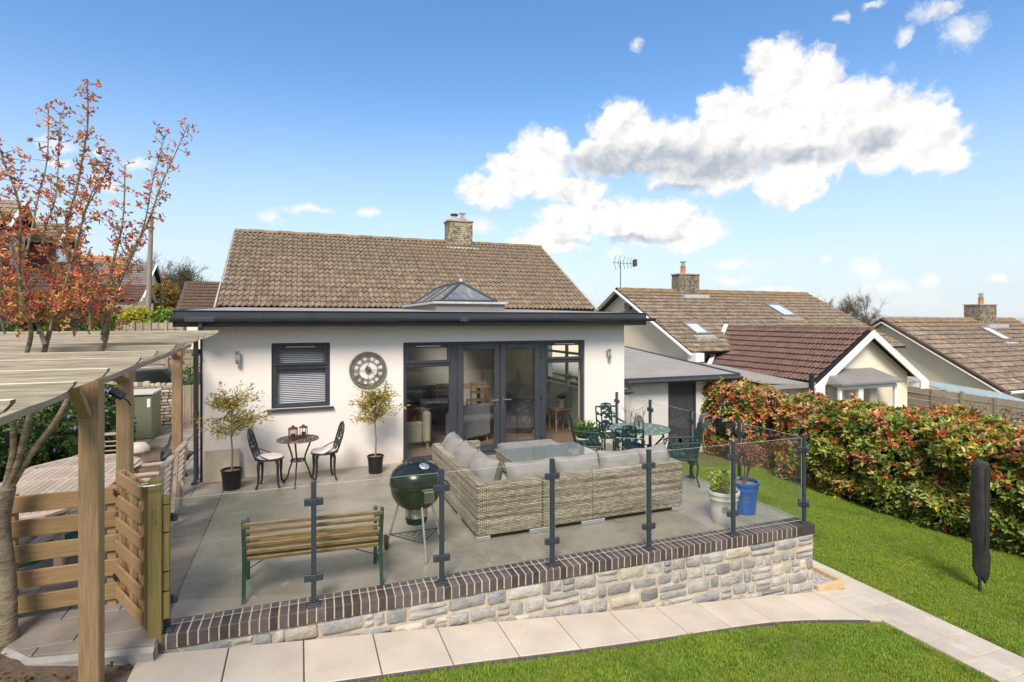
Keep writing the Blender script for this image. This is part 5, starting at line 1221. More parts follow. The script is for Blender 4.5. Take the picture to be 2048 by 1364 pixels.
def build_sofa():
    g = 'modules of the rattan corner sofa'
    def module(label, x0, x1, y0, y1, backs, seat=True, loc=None):
        t = thing('rattan_sofa_module', label, 'sofa', ((x0+x1)/2, (y0+y1)/2, 0), group=g); T_ = .12; zt = .655
        bx = [x0, x1, y0, y1]
        if 'L' in backs: part('back_panel', MB().box(x0, x0+T_, y0, y1, .055, zt, .012), 'rattan', t); bx[0] = x0+T_+.001
        if 'F' in backs: part('back_panel', MB().box(bx[0], x1, y0+(.001 if 'L' in backs else 0), y0+T_, .055, zt-.001, .012), 'rattan', t); bx[2] = y0+T_+.001
        if 'B' in backs: part('arm_panel', MB().box(bx[0], x1, y1-T_, y1-.001, .055, zt-.001, .012), 'rattan', t); bx[3] = y1-T_-.001
        if 'R' in backs: part('arm_panel', MB().box(x1-T_, x1-.001, bx[2], bx[3], .055, zt-.002, .012), 'rattan', t); bx[1] = x1-T_-.001
        part('seat_base', MB().box(bx[0], bx[1], bx[2], bx[3], .056, .30, .008), 'rattan', t)
        part('seat_cushion', MB().box(bx[0]+.004, bx[1]-.004, bx[2]+.004, bx[3]-.004, .301, .42, .03), 'cushion_seat', t, smooth=40)
        for fx, fy in ((x0+.08, y0+.03), (x1-.08, y0+.03), (x0+.08, y1-.05), (x1-.08, y1-.05)):
            part('foot', MB().box(fx-.085, fx+.085, fy-.035, fy+.03, 0.001, .056, .006), 'alu', t)
        return t
    module('rattan sofa corner module standing nearest the front glass', 1.90, 2.725, 5.965, 6.735, 'LF')
    module('rattan sofa left end module with an arm towards the patio doors', 1.90, 2.65, 6.742, 8.25, 'LB')
    module('short rattan sofa middle module next to the corner one', 2.732, 3.425, 5.965, 6.735, 'F')
    module('long rattan sofa right end module nearest the white flower pot', 3.432, 4.80, 5.965, 6.735, 'FR')
    g2 = 'grey back cushions on the rattan sofa'
    labs = ['grey back cushion at the far end of the left run, nearest the patio doors', 'middle grey back cushion of the left sofa run', 'grey back cushion in the sofa corner, facing right, its piped end towards the barbecue']
    for i, (y, x) in enumerate(((7.86, 2.15), (7.22, 2.16), (6.56, 2.19))):
        M = Matrix.Translation((x, y, .635)) @ Matrix.Rotation(R(-90+ru(-5, 5)), 4, 'Z') @ Matrix.Rotation(R(-16), 4, 'X')
        single('back_cushion', pillow_mb(.68, .42, .31, M, seed=i*3.1), 'cushion', labs[i], 'cushion', g2, smooth=180)
    labs = ['grey back cushion lying against the short middle module, left of the right run', 'grey back cushion left of the tall middle glass post, second of the right run', 'grey back cushion third along the right sofa run', 'slumped grey back cushion at the right end of the sofa']
    for i, (x, w) in enumerate(((2.68, .66), (3.34, .62), (3.97, .62), (4.50, .46))):
        M = Matrix.Translation((x, 6.22, .625+.01*i)) @ Matrix.Rotation(R(180+ru(-4, 4)), 4, 'Z') @ Matrix.Rotation(R(14), 4, 'X') @ Matrix.Rotation(R((0, 2, -2, 7)[i]), 4, 'Y')
        single('back_cushion', pillow_mb(w*1.03, .38, .31, M, seed=i*5.3+20), 'cushion', labs[i], 'cushion', g2, smooth=180)
    t = thing('rattan_table', 'low rattan table with glass top inside the corner sofa', 'table', (3.3, 7.0, 0))
    part('frame', MB().box(2.68, 3.96, 6.80, 7.52, .53, .648, .01).box(2.80, 3.84, 6.92, 7.40, .05, .529, .008), 'rattan', t)
    part('glass_top', MB().box(2.66, 3.98, 6.78, 7.54, .652, .660, .002), 'glass_table', t)
    for x, y in ((2.85, 6.97), (3.79, 6.97), (2.85, 7.35), (3.79, 7.35)): part('foot', MB().box(x-.04, x+.04, y-.04, y+.04, .001, .05), 'alu', t)
    t = thing('rattan_bench', 'rattan footstool bench with flat grey cushion in front of the patio doors', 'bench', (3.65, 8.45, 0))
    part('frame', MB().box(3.15, 4.15, 8.15, 8.75, .05, .33, .01), 'rattan', t); part('cushion', MB().box(3.14, 4.16, 8.14, 8.76, .331, .45, .03), 'cushion', t, smooth=40)
    for x, y in ((3.22, 8.22), (4.08, 8.22), (3.22, 8.68), (4.08, 8.68)): part('foot', MB().box(x-.04, x+.04, y-.04, y+.04, .001, .05), 'alu', t)
build_sofa()
# ------------------------------------------------------------ kettle barbecue
def build_bbq():
    cx, cy = 1.20, 5.98; t = thing('kettle_barbecue', 'dark green kettle barbecue on three metal legs with two wheels', 'barbecue', (cx, cy, 0)); C0 = (cx, cy, 0)
    part('bowl', MB().lathe([(.0, .49), (.11, .49), (.17, .515), (.225, .565), (.262, .63), (.280, .70), (.284, .755), (.292, .762), (.284, .770), (.275, .758), (.25, .66), (0, .56)], C0, 40), 'bbq_green', t, smooth=60)
    lid = part('lid', MB().lathe([(.288, .772), (.290, .782), (.286, .792), (.283, .84), (.262, .895), (.22, .935), (.16, .963), (.08, .978), (0, .982)], C0, 40), 'bbq_lid', t, smooth=60)
    v = MB(); M = Matrix.Translation((cx+.06, cy-.13, .964)) @ Matrix.Rotation(R(24), 4, 'X') @ Matrix.Rotation(R(8), 4, 'Y')
    v.lathe([(0, .016), (.045, .016), (.052, .012), (.055, .002)], (0, 0, 0), 20, M=M)
    vv = part('vent', v, 'alu', lid, smooth=50)
    hb = MB()
    for k in range(5): a = k*1.2566; hb.lathe([(0, .0175), (.008, .0175)], (.03*math.cos(a), .03*math.sin(a), 0), 8, M=M)
    part('vent_holes', hb, 'black', lid)
    part('handle', MB().tube([(cx-.09, cy+.02, .965), (cx-.085, cy+.02, 1.005), (cx-.05, cy+.02, 1.02), (cx+.05, cy+.02, 1.02), (cx+.085, cy+.02, 1.005), (cx+.09, cy+.02, .965)], .011, 8), 'rubber', lid, smooth=60)
    th = MB(); th.box(cx+.02, cx+.13, cy-.315, cy-.285, .62, .74, .008); th.box(cx+.0, cx+.15, cy-.31, cy-.28, .74, .765, .004)
    part('lid_hook', th, 'steel', t)
    part('tray_handle', MB().tube([(cx+.27, cy-.05, .73), (cx+.36, cy-.05, .72), (cx+.36, cy+.08, .72), (cx+.27, cy+.08, .73)], .010, 6), 'rubber', t, smooth=60)
    part('ash_ring', MB().lathe([(.118, .50), (.122, .485), (.122, .40), (.118, .395)], C0, 28), 'steel', t, smooth=40)
    part('ash_pot', MB().lathe([(.118, .396), (.122, .38), (.112, .325), (.09, .315), (0, .312)], C0, 28), 'bbq_green', t, smooth=50)
    feet = [(1.235, 5.64, .0), (.915, 6.16, .07), (1.50, 6.14, .07)]
    for fx, fy, fz in feet:
        d = Vector((fx-cx, fy-cy, 0)).normalized()*.19; part('leg', MB().tube([(cx+d.x, cy+d.y, .58), (fx, fy, fz+.012)], .0125, 10), 'alu', t, smooth=60)
    for fx, fy in ((.895, 6.165), (1.52, 6.145)):
        w = MB(); M = Matrix.Translation((fx, fy, .08)) @ Matrix.Rotation(R(90), 4, 'Y'); w.lathe([(.045, -.018), (.072, -.018), (.079, -.01), (.079, .01), (.072, .018), (.045, .018)], (0, 0, 0), 24, M=M); w2 = part('wheel', w, 'rubber', t, smooth=50)
        part('wheel_hub', MB().lathe([(0, -.015), (.047, -.015), (.047, .015), (0, .015)], (0, 0, 0), 16, M=M), 'iron_dark', w2)
    r = MB(); A, B, Cc = Vector((1.22, 5.76, .17)), Vector((.93, 6.13, .17)), Vector((1.48, 6.12, .17))
    for a, b in ((A, B), (B, Cc), (Cc, A)): r.tube([a, b], .006, 5)
    for k in range(1, 7): r.tube([A.lerp(B, k/7), Cc.lerp(B, k/7)], .003, 4); r.tube([A.lerp(Cc, k/7), B.lerp(Cc, k/7)], .003, 4)
    part('lower_rack', r, 'iron_dark', t)
build_bbq()
# ------------------------------------------------------------ park bench, back towards the lawn
def build_bench():
    t = thing('garden_bench', 'slatted wooden bench with green cast iron ends, its back to the glass', 'bench', (.14, 5.68, 0))
    x0, x1 = -.475, .735; yb, yf = 5.47, 5.93
    sk = -.10   # right end stands a little closer to the lawn
    def yy(x): return sk*(x-x0)/(x1-x0)
    for x in (x0, x1):
        o = yy(x); e = MB(); w = .038
        def strip(pts, th=.032):
            for a, b in zip(pts, pts[1:]): e.bar((x, a[0]+o, a[1]), (x, b[0]+o, b[1]), w, th, .004, up=(1, 0, 0))
        strip([(yb-.03, 0), (yb+.01, .18), (yb+.03, .34), (yb+.0, .50), (yb-.05, .70), (yb-.065, .76)]); strip([(yf+.02, 0), (yf-.02, .15), (yf-.01, .30), (yf-.03, .38)])
        strip([(yb+.03, .35), (yb+.2, .36), (yf-.02, .39)]); strip([(yf-.02, .38), (yf-.03, .50), (yf+.02, .56), (yf-.02, .60), (yb+.2, .59), (yb-.01, .56)], .028)
        e.tube([(x, yf-.05+o+.05*math.cos(a*.7), .50+.05*math.sin(a*.7)) for a in range(9)], .010, 5)
        e.tube([(x, yb+.12+o+.045*math.cos(a*.7), .25+.05*math.sin(a*.7)) for a in range(9)], .010, 5); e.tube([(x, yb+.02+o, .20), (x, yb+.2+o, .13), (x, yf-.02+o, .18)], .010, 5)
        part('bench_end', e, 'metal_green', t)
    for i in range(6):
        k = i/5; z = .375+.345*k; y = yb+.028-.095*k**1.1
        part('back_slat', MB().bar((x0-.012 if i == 5 else x0+.02, y+yy(x0), z), (x1+.012 if i == 5 else x1-.02, y+yy(x1), z), .040, .020, .006, up=(0, 1, .25)), 'wood_bench', t)
    for i in range(6):
        y = yb+.09+.075*i; part('seat_slat', MB().bar((x0+.02, y+yy(x0), .385), (x1-.02, y+yy(x1), .385), .022, .055, .004, up=(0, 0, 1)), 'wood_bench', t)
    part('brace', MB().tube([(x0, yb+.01, .27), (x0+.22, yb+.1, .36)], .005, 5).tube([(x1, yb+.01+sk, .27), (x1-.3, yb+.1+sk, .36)], .005, 5), 'iron_dark', t)
    return t
build_bench()
# ------------------------------------------------------------ cast iron furniture
def spiral(c, r0, turns, ax, ay, n=14, ph=0):
    return [c+ax*(r0*(1-i/n*.8)*math.cos(ph+turns*6.283*i/n))+ay*(r0*(1-i/n*.8)*math.sin(ph+turns*6.283*i/n)) for i in range(n+1)]
def make_bistro_chair(label):
    t = thing('bistro_chair', label, 'chair', group='cast iron chairs at the small round table')
    part('seat', MB().lathe([(0, .425), (.19, .425), (.205, .435), (.20, .447), (0, .447)], (0, 0, 0), 24), 'iron_dark', t, world=False, smooth=50)
    part('seat_cushion', MB().lathe([(0, .449), (.18, .449), (.193, .462), (.18, .482), (.1, .488), (0, .489)], (.01, 0, 0), 24), 'cushion_white', t, world=False, smooth=60)
    for a in (45, 135, 225, 315):
        c, s = math.cos(R(a)), math.sin(R(a))
        part('leg', MB().tube([(c*.17, s*.17, .43), (c*.195, s*.195, .36), (c*.19, s*.19, .2), (c*.20, s*.20, .08), (c*.235, s*.235, .008)], [.03, .023, .017, .015, .018], 8), 'iron_dark', t, world=False, smooth=60)
    ax = Vector((0, 1, 0)); up = Vector((-.24, 0, .97)).normalized(); o = Vector((-.165, 0, .44)); b = MB()
    P = lambda y, h: o+ax*y+up*h+Vector((-.02*math.sin(h*5), 0, 0))
    out = [P(-.14, 0), P(-.165, .12), (P(-.175, .25)), P(-.16, .36), P(-.10, .44), P(0, .475), P(.10, .44), P(.16, .36), P(.175, .25), P(.165, .12), P(.14, 0)]
    b.tube(out, .015, 6)
    for y, h, r, tn, ph in ((-.07, .32, .06, 1.4, 0), (.07, .32, .06, -1.4, 3.1), (-.07, .16, .065, -1.4, 0), (.07, .16, .065, 1.4, 3.1), (0, .40, .045, 1, 1.5), (0, .24, .04, 1, 0), (0, .07, .05, 1.2, 1.5), (-.12, .24, .035, 1, 0), (.12, .24, .035, -1, 0)):
        b.tube(spiral(P(y, h), r, tn, ax, up, ph=ph), .011, 5)
    b.tube([P(0, 0), P(0, .47)], .010, 5)
    part('back', b, 'iron_dark', t, world=False, smooth=60)
    part('back_stay', MB().tube([P(-.16, .13), (-.05, -.19, .49), (.04, -.2, .45)], .009, 5).tube([P(.16, .13), (-.05, .19, .49), (.04, .2, .45)], .009, 5), 'iron_dark', t, world=False, smooth=60)
    return t
def ornate_disc(mb, c, r, z, seed=0, n=40, th=.008):
    rs = random.Random(seed); mb.lathe([(r-.02, z-th), (r, z-th), (r+.004, z), (r, z+th), (r-.02, z+th), (r-.02, z-th)], c, 40); X, Y = Vector((1, 0, 0)), Vector((0, 1, 0)); c = Vector(c)
    for k in range(12):
        a = k*math.pi/6; 
        for rr, s in ((r*.80, .13), (r*.52, .11), (r*.26, .08)): p = c+Vector((math.cos(a+rr*9)*rr, math.sin(a+rr*9)*rr, z)); mb.tube(spiral(p, r*s*1.35, 1.3*(-1)**k, X, Y, 10, ph=a), th*.9, 4)
        mb.tube([c+Vector((0, 0, z)), c+Vector((math.cos(a)*(r-.02), math.sin(a)*(r-.02), z))], th*.8, 4)
    for rr in (.36, .66): mb.lathe([(r*rr-.008, z-th*.6), (r*rr+.008, z-th*.6), (r*rr+.008, z+th*.6), (r*rr-.008, z+th*.6), (r*rr-.008, z-th*.6)], c, 32)
def build_bistro():
    c1 = make_bistro_chair('black cast iron bistro chair with white round seat pad left of the small table'); c1.location = (-.43, 9.12, 0); c1.rotation_euler = (0, 0, R(-8))
    c2 = dup(c1, (.36, 9.22, 0), R(188), 'black cast iron bistro chair with white round seat pad right of the small table')
    t = thing('bistro_table', 'small round black cast iron table under the kitchen window', 'table', (-.03, 9.12, 0))
    mb = MB(); ornate_disc(mb, (0, 0, 0), .31, .70, 3); part('table_top', mb, 'iron_bronze', t, world=False)
    for a in (20, 140, 260):
        c, s = math.cos(R(a)), math.sin(R(a)); part('leg', MB().tube([(c*.22, s*.22, .69), (c*.12, s*.12, .45), (c*.10, s*.10, .36), (c*.16, s*.16, .22), (c*.20, s*.20, .08), (c*.27, s*.27, .008)], [.014, .013, .013, .012, .012, .014], 8), 'iron_dark', t, world=False, smooth=60)
    part('lower_ring', MB().tube([(.11*math.cos(a*.524), .11*math.sin(a*.524), .37) for a in range(13)], .012, 6).tube(spiral(Vector((0, 0, .37)), .08, 2, Vector((1, 0, 0)), Vector((0, 1, 0))), .007, 4), 'iron_dark', t, world=False)
    def lantern(x, y, z, s, m, name, lab, n=8, group=None):
        q = thing(name, lab, 'lantern', (x, y, z), group=group); b = MB(); b.lathe([(0, 0), (.062*s, 0), (.062*s, .02*s), (0, .02*s)], (0, 0, 0), 16); 
        for k in range(n): a = k*6.283/n; b.tube([(.056*s*math.cos(a), .056*s*math.sin(a), .01), (.056*s*math.cos(a), .056*s*math.sin(a), .15*s)], .006*s, 5)
        part('cage', b, m, q, world=False); part('lid', MB().lathe([(.066*s, .15*s), (.066*s, .162*s), (.02*s, .18*s), (.02*s, .195*s), (0, .20*s)], (0, 0, 0), 16), m, q, world=False, smooth=40)
        part('candle', MB().lathe([(.028*s, .021*s), (.028*s, .08*s), (0, .08*s)], (0, 0, 0), 10), 'pot_white' if m != 'copper' else 'copper', q, world=False); return q
    lantern(-.10, 9.06, .709, 1.1, 'copper', 'candle_lantern', 'fuller copper candle lantern standing nearer the front of the bistro table', 12, 'copper lanterns on the bistro table')
    lantern(.05, 9.20, .709, 1.0, 'copper', 'candle_lantern', 'slim barred copper candle lantern at the back of the bistro table', 7, 'copper lanterns on the bistro table')
    # lantern on the large green table
    q = thing('glass_lantern', 'arched glass lantern on the oval green cast iron table', 'lantern', (5.17, 7.52, .735)); b = MB()
    for a in range(6): ang = a*1.047; b.tube([(.08*math.cos(ang), .08*math.sin(ang), 0), (.08*math.cos(ang), .08*math.sin(ang), .19), (.03*math.cos(ang), .03*math.sin(ang), .26)], .009, 5)
    b.lathe([(0, 0), (.09, 0), (.09, .015), (0, .015)], (0, 0, 0), 6); b.lathe([(.09, .165), (.095, .175), (.03, .24), (.02, .26), (0, .265)], (0, 0, 0), 6); b.tube([(0, 0, .26), (-.02, 0, .29), (0, 0, .31), (.02, 0, .29), (0, 0, .265)], .004, 4)
    part('cage', b, 'iron_bronze', q, world=False); part('glass', MB().lathe([(.076, .016), (.076, .165)], (0, 0, 0), 6), 'glass_rail', q, world=False); part('candle', MB().lathe([(.03, .016), (.03, .08), (0, .08)], (0, 0, 0), 10), 'pot_white', q, world=False)
build_bistro()
def leafplate(mb, c, d, n, l, w):
    d = Vector(d).normalized(); n = Vector(n).normalized(); s = d.cross(n).normalized(); c = Vector(c)
    p = [c-d*l*.5, c-d*l*.1+s*w*.5, c+d*l*.5, c-d*l*.1-s*w*.5]; mb.add([x+n*.005 for x in p]+[x-n*.005 for x in p], [(0, 1, 2, 3), (7, 6, 5, 4), (0, 4, 5, 1), (1, 5, 6, 2), (2, 6, 7, 3), (3, 7, 4, 0)])
def make_vine_chair(label, arms_only=False):
    t = thing('patio_chair', label, 'chair', group='green cast iron chairs round the oval table'); rs = random.Random(5)
    s = MB(); X, Y = Vector((1, 0, 0)), Vector((0, 1, 0))
    s.tube([(-.2, -.22, .42), (.22, -.24, .42), (.22, .24, .42), (-.2, .22, .42), (-.2, -.22, .42)], .018, 6)
    for i in range(7): s.tube([(-.2, -.2+i*.066, .42), (.22, -.2+i*.066, .42)], .009, 4)
    for i in range(4):
        for j in range(4): s.tube(spiral(Vector((-.14+i*.1, -.15+j*.1, .42)), .045, 1.2, X, Y, 8), .011, 4)
    part('seat', s, 'iron_green', t, world=False)
    for x, y in ((-.19, -.21), (-.19, .21), (.21, -.22), (.21, .22)):
        k = 1 if x > 0 else -1; part('leg', MB().tube([(x, y, .42), (x+.03*k, y*1.05, .30), (x+.01*k, y, .15), (x+.05*k, y*1.08, .01)], [.02, .017, .013, .014], 6), 'iron_green', t, world=False, smooth=60)
    up = Vector((-.20, 0, .98)).normalized(); o = Vector((-.2, 0, .42)); P = lambda y, h: o+Y*y+up*h
    b = MB()
    for y in (-.205, .205, -.10, .10): b.tube([P(y, 0), P(y, .52 if abs(y) < .2 else .50)], .014, 5)
    b.tube([P(-.205, .50), P(-.1, .50), P(-.09, .54), P(0, .56), P(.09, .54), P(.1, .50), P(.205, .50)], .016, 6); b.tube([P(-.205, .36), P(.205, .36)], .012, 5); b.tube([P(-.205, .06), P(.205, .06)], .012, 5)
    part('back_frame', b, 'iron_green', t, world=False)
    v = MB()
    for i in range(9): y, h = rs.uniform(-.13, .13), rs.uniform(.05, .5); v.tube(spiral(P(y, h), rs.uniform(.04, .07), rs.choice((-1.3, 1.3)), Y, up, 9, ph=rs.uniform(0, 6)), .011, 4)
    for i in range(40):
        y, h = rs.gauss(0, .07), rs.uniform(.05, .52); a = rs.uniform(0, 6.28); leafplate(v, P(y, h), Y*math.cos(a)+up*math.sin(a), Y.cross(up), rs.uniform(.08, .13), rs.uniform(.05, .075))
    part('vine_back', v, 'iron_green', t, world=False)
    for s_ in (-1, 1):
        y = .235*s_; a = MB(); a.tube([P(y*.9, .27), (0, y, .66), (.16, y, .65), (.23, y, .62), (.23, y, .57), (.19, y, .57)], .016, 6); a.tube([(.18, y, .62), (.23, y, .52), (.17, y, .42)], .014, 5); a.tube(spiral(Vector((.02, y, .54)), .08, 1.4, X, Vector((0, 0, 1)), 10), .011, 4)
        for k in range(7): leafplate(a, (rs.uniform(-.12, .18), y, rs.uniform(.47, .62)), (rs.uniform(-1, 1), 0, rs.uniform(-1, 1)), (0, 1, 0), .10, .065)
        part('arm', a, 'iron_green', t, world=False)
    return t
def build_patio_set():
    t = thing('patio_table', 'oval green cast iron table beside the right balustrade', 'table', (5.36, 7.78, 0)); mb = MB(); ornate_disc(mb, (0, 0, 0), .50, .72, 8, th=.011)
    mb.lathe([(0, .712), (.48, .712), (.48, .716), (0, .716)], (0, 0, 0), 32)
    part('table_top', mb, 'iron_lace', t, world=False)
    for a in (45, 135, 225, 315):
        c, s = math.cos(R(a)), math.sin(R(a)); part('leg', MB().tube([(c*.35, s*.35, .71), (c*.40, s*.40, .62), (c*.25, s*.25, .45), (c*.22, s*.22, .25), (c*.38, s*.38, .01)], [.02, .02, .016, .016, .018], 6), 'iron_green', t, world=False, smooth=60)
    part('underframe', MB().tube([(.25*math.cos(a*.524), .25*math.sin(a*.524), .40) for a in range(13)], .011, 5).tube([(-.2, -.2, .4), (.2, .2, .4)], .01, 5).tube([(.2, -.2, .4), (-.2, .2, .4)], .01, 5), 'iron_green', t, world=False)
    c1 = make_vine_chair('green vine-pattern iron chair left of the oval table, side on beside the doors'); c1.location = (4.62, 8.25, 0); c1.rotation_euler = (0, 0, R(-22))
    dup(c1, (5.40, 8.72, 0), R(-100), 'green vine-pattern iron chair beyond the oval table, behind the glass lantern')
    dup(c1, (4.78, 7.22, 0), R(58), 'green vine-pattern iron chair with its back to the sofa and to us')
    dup(c1, (5.58, 6.98, 0), R(150), 'green vine-pattern iron chair at the right, half hidden by the rail post')
build_patio_set()
# ------------------------------------------------------------ wall clock and lights
def build_clock():
    cx, cz, y = 1.11, 1.688, 9.775; t = thing('wall_clock', 'large round openwork metal clock with roman numerals on the rendered wall', 'clock', (cx, y, cz)); M = Matrix.Translation((cx, y, cz)) @ Matrix.Rotation(R(90), 4, 'X')
    def ring(r0, r1, h=.008): return MB().lathe([(r0, -h), (r1, -h), (r1, h), (r0, h), (r0, -h)], (0, 0, 0), 56, M=M)
    part('outer_ring', ring(.292, .318, .012), 'clock_metal', t); part('outer_ring', ring(.250, .268), 'clock_metal', t); part('inner_ring', ring(.160, .168), 'clock_metal', t)
    b = MB()
    for k in range(60): a = k*math.pi/30; b.bar(M @ Vector((.262*math.cos(a), .262*math.sin(a), 0)), M @ Vector((.30*math.cos(a), .30*math.sin(a), 0)), .011, .012)
    part('minute_track', b, 'clock_metal', t)
    b = MB()
    for k in range(4): a = k*math.pi/2; b.bar(M @ Vector((.05*math.cos(a), .05*math.sin(a), 0)), M @ Vector((.165*math.cos(a), .165*math.sin(a), 0)), .005, .006)
    part('cross_bar', b, 'clock_metal', t)
    nums = ['XII', 'I', 'II', 'III', 'IIII', 'V', 'VI', 'VII', 'VIII', 'IX', 'X', 'XI']
    for k, s in enumerate(nums):
        a = math.pi/2-k*math.pi/6; rad = Vector((math.cos(a), math.sin(a), 0)); tan = Vector((math.sin(a), -math.cos(a), 0)); wd = {'I': .017, 'V': .036, 'X': .038}; W_ = sum(wd[c] for c in s); x = -W_/2; b = MB(); sc = min(1, .082/W_)
        r0, r1 = .167, .252
        def st(xa, ra, xb, rb, th): b.bar(M @ (rad*ra+tan*xa*sc), M @ (rad*rb+tan*xb*sc), .008, th)
        for c in s:
            w = wd[c]
            if c == 'I': st(x+w/2, r0, x+w/2, r1, .009)
            elif c == 'V': st(x+.004, r1, x+w/2, r0, .009); st(x+w-.004, r1, x+w/2, r0, .005)
            else: st(x+.004, r1, x+w-.004, r0, .009); st(x+w-.004, r1, x+.004, r0, .005)
            x += w
        b.bar(M @ (rad*(r0+.002)-tan*W_/2*sc), M @ (rad*(r0+.002)+tan*W_/2*sc), .008, .004); b.bar(M @ (rad*(r1-.002)-tan*W_/2*sc), M @ (rad*(r1-.002)+tan*W_/2*sc), .008, .004)
        part('numeral', b, 'clock_metal', t)
    part('hub', MB().lathe([(0, -.01), (.055, -.01), (.055, .01), (.03, .016), (0, .018)], (0, 0, 0), 28, M=M), 'clock_metal', t, smooth=40)
    def hand(ang, l, w):
        d = Vector((math.sin(ang), math.cos(ang), 0)); q = Vector((d.y, -d.x, 0)); z = .022; p = [d*-.05-q*w*.4, d*-.05+q*w*.4, d*l*.35+q*w*.3, d*l*.62+q*w, d*l, d*l*.62-q*w, d*l*.35-q*w*.3]
        mb = MB(); mb.add([M @ (v+Vector((0, 0, z))) for v in p]+[M @ (v+Vector((0, 0, z+.004))) for v in p], [tuple(range(6, -1, -1)), tuple(range(7, 14))]+[(i, (i+1) % 7, 7+(i+1) % 7, 7+i) for i in range(7)]); return mb
    part('hour_hand', hand(R(-20), .105, .010), 'clock_hand', t); part('minute_hand', hand(R(122), .165, .008), 'clock_hand', t)
    g = 'brushed steel up and down lights on the rendered wall'
    for x, z, lab in ((-.935, 1.955, 'steel cylinder wall light left of the kitchen window'), (5.965, 1.86, 'steel cylinder wall light right of the patio doors')):
        q = thing('wall_light', lab, 'wall light', (x, 9.79, z), group=g)
        part('mount', MB().box(x-.03, x+.03, 9.776, 9.799, z-.06, z+.06, .004).tube([(x, 9.78, z), (x, 9.73, z)], .014, 8), 'steel', q)
        part('cylinder', MB().lathe([(0, -.10), (.034, -.10), (.034, .10), (0, .10)], (x, 9.725, z), 20), 'steel', q, smooth=40); part('band', MB().lathe([(.036, -.045), (.0365, -.04), (.0365, .04), (.036, .045)], (x, 9.725, z), 20), 'alu', q, smooth=40)
build_clock()
# ------------------------------------------------------------ pots and plants
def pot_mb(r0, r1, h, rim=.012, rimh=.04, band=None):
    p = [(0, .0), (r0, 0), (r0+.006, .006), (r0+(r1-r0)*.5, h*.5)]
    if band: p += [(r0+(r1-r0)*band-.001, h*band), (r0+(r1-r0)*band+rim*.7, h*band+.008), (r0+(r1-r0)*band+rim*.7, h*band+.02), (r0+(r1-r0)*(band+.08), h*band+.03)]
    p += [(r1, h-rimh), (r1+rim, h-rimh+.006), (r1+rim, h-.004), (r1+rim-.006, h), (r1-.008, h), (r1-.012, h-.03)]; return MB().lathe(p, (0, 0, 0), 32)
def olive(x, y, pot_r, pot_h, hts, label, seed, crown, spread):
    t = thing('potted_tree', label, 'potted tree', (x, y, 0), group='black pots with small trees by the wall'); rs = random.Random(seed)
    part('pot', pot_mb(pot_r*.82, pot_r, pot_h, .010, .03), 'pot_black', t, world=False, smooth=40); part('soil', MB().lathe([(0, pot_h-.03), (pot_r-.01, pot_h-.035)], (0, 0, 0), 24), 'soil_pot', t, world=False)
    tr = MB(); z0, z1, z2 = pot_h-.04, hts[0], hts[1]; tips = []
    tr.tube([(0, 0, z0), (.01, .0, (z0+z1)/2), (-.01, .01, z1), (0, 0, z1+(z2-z1)*.5)], [.016, .013, .011, .007], 7)
    for i in range(70):
        h = z1+(z2-z1)*rs.uniform(-.08, .8); a = rs.uniform(0, 6.28); k = crown((h-z1)/(z2-z1)); l = spread*k*rs.uniform(.5, 1.15)
        p = Vector((0, 0, min(h, z1+(z2-z1)*.5)*1)); e = Vector((math.cos(a)*l, math.sin(a)*l*.6, h+rs.uniform(.0, .14))); m_ = p.lerp(e, .5)+Vector((0, 0, .04)); tr.tube([p, m_, e], [.005, .0035, .002], 3, cap=False)
        for k_ in range(20): tips.append(tuple(p.lerp(m_, .6).lerp(e, k_/13)+Vector((rs.gauss(0, .025), rs.gauss(0, .025), rs.gauss(0, .03)))))
        if rs.random() < .25:
            for k_ in range(5): tips.append(tuple(e+Vector((math.cos(a)*.03*k_, math.sin(a)*.02*k_, -.012*k_))))
    part('trunk', tr, 'bark_thin', t, world=False)
    P = np.array(tips); n = len(P); D = P*np.array([1, 1, 0])*1.5+RS.normal(size=(n, 3))*.35+np.array([0, 0, .15])
    V_, F_, C_ = leaves(P, D, RS.uniform(.04, .085, n), RS.uniform(.012, .022, n), pick([(.26, .27, .04), (.42, .38, .05), (.58, .44, .05), (.60, .34, .06), (.16, .19, .04), (.46, .40, .15)], [3, 3, 2.5, 1, 2, 1.5], n), fold=.1)
    link('crown', colmesh('crown', V_, F_, C_, 'leafattr'), t, False)
    return t
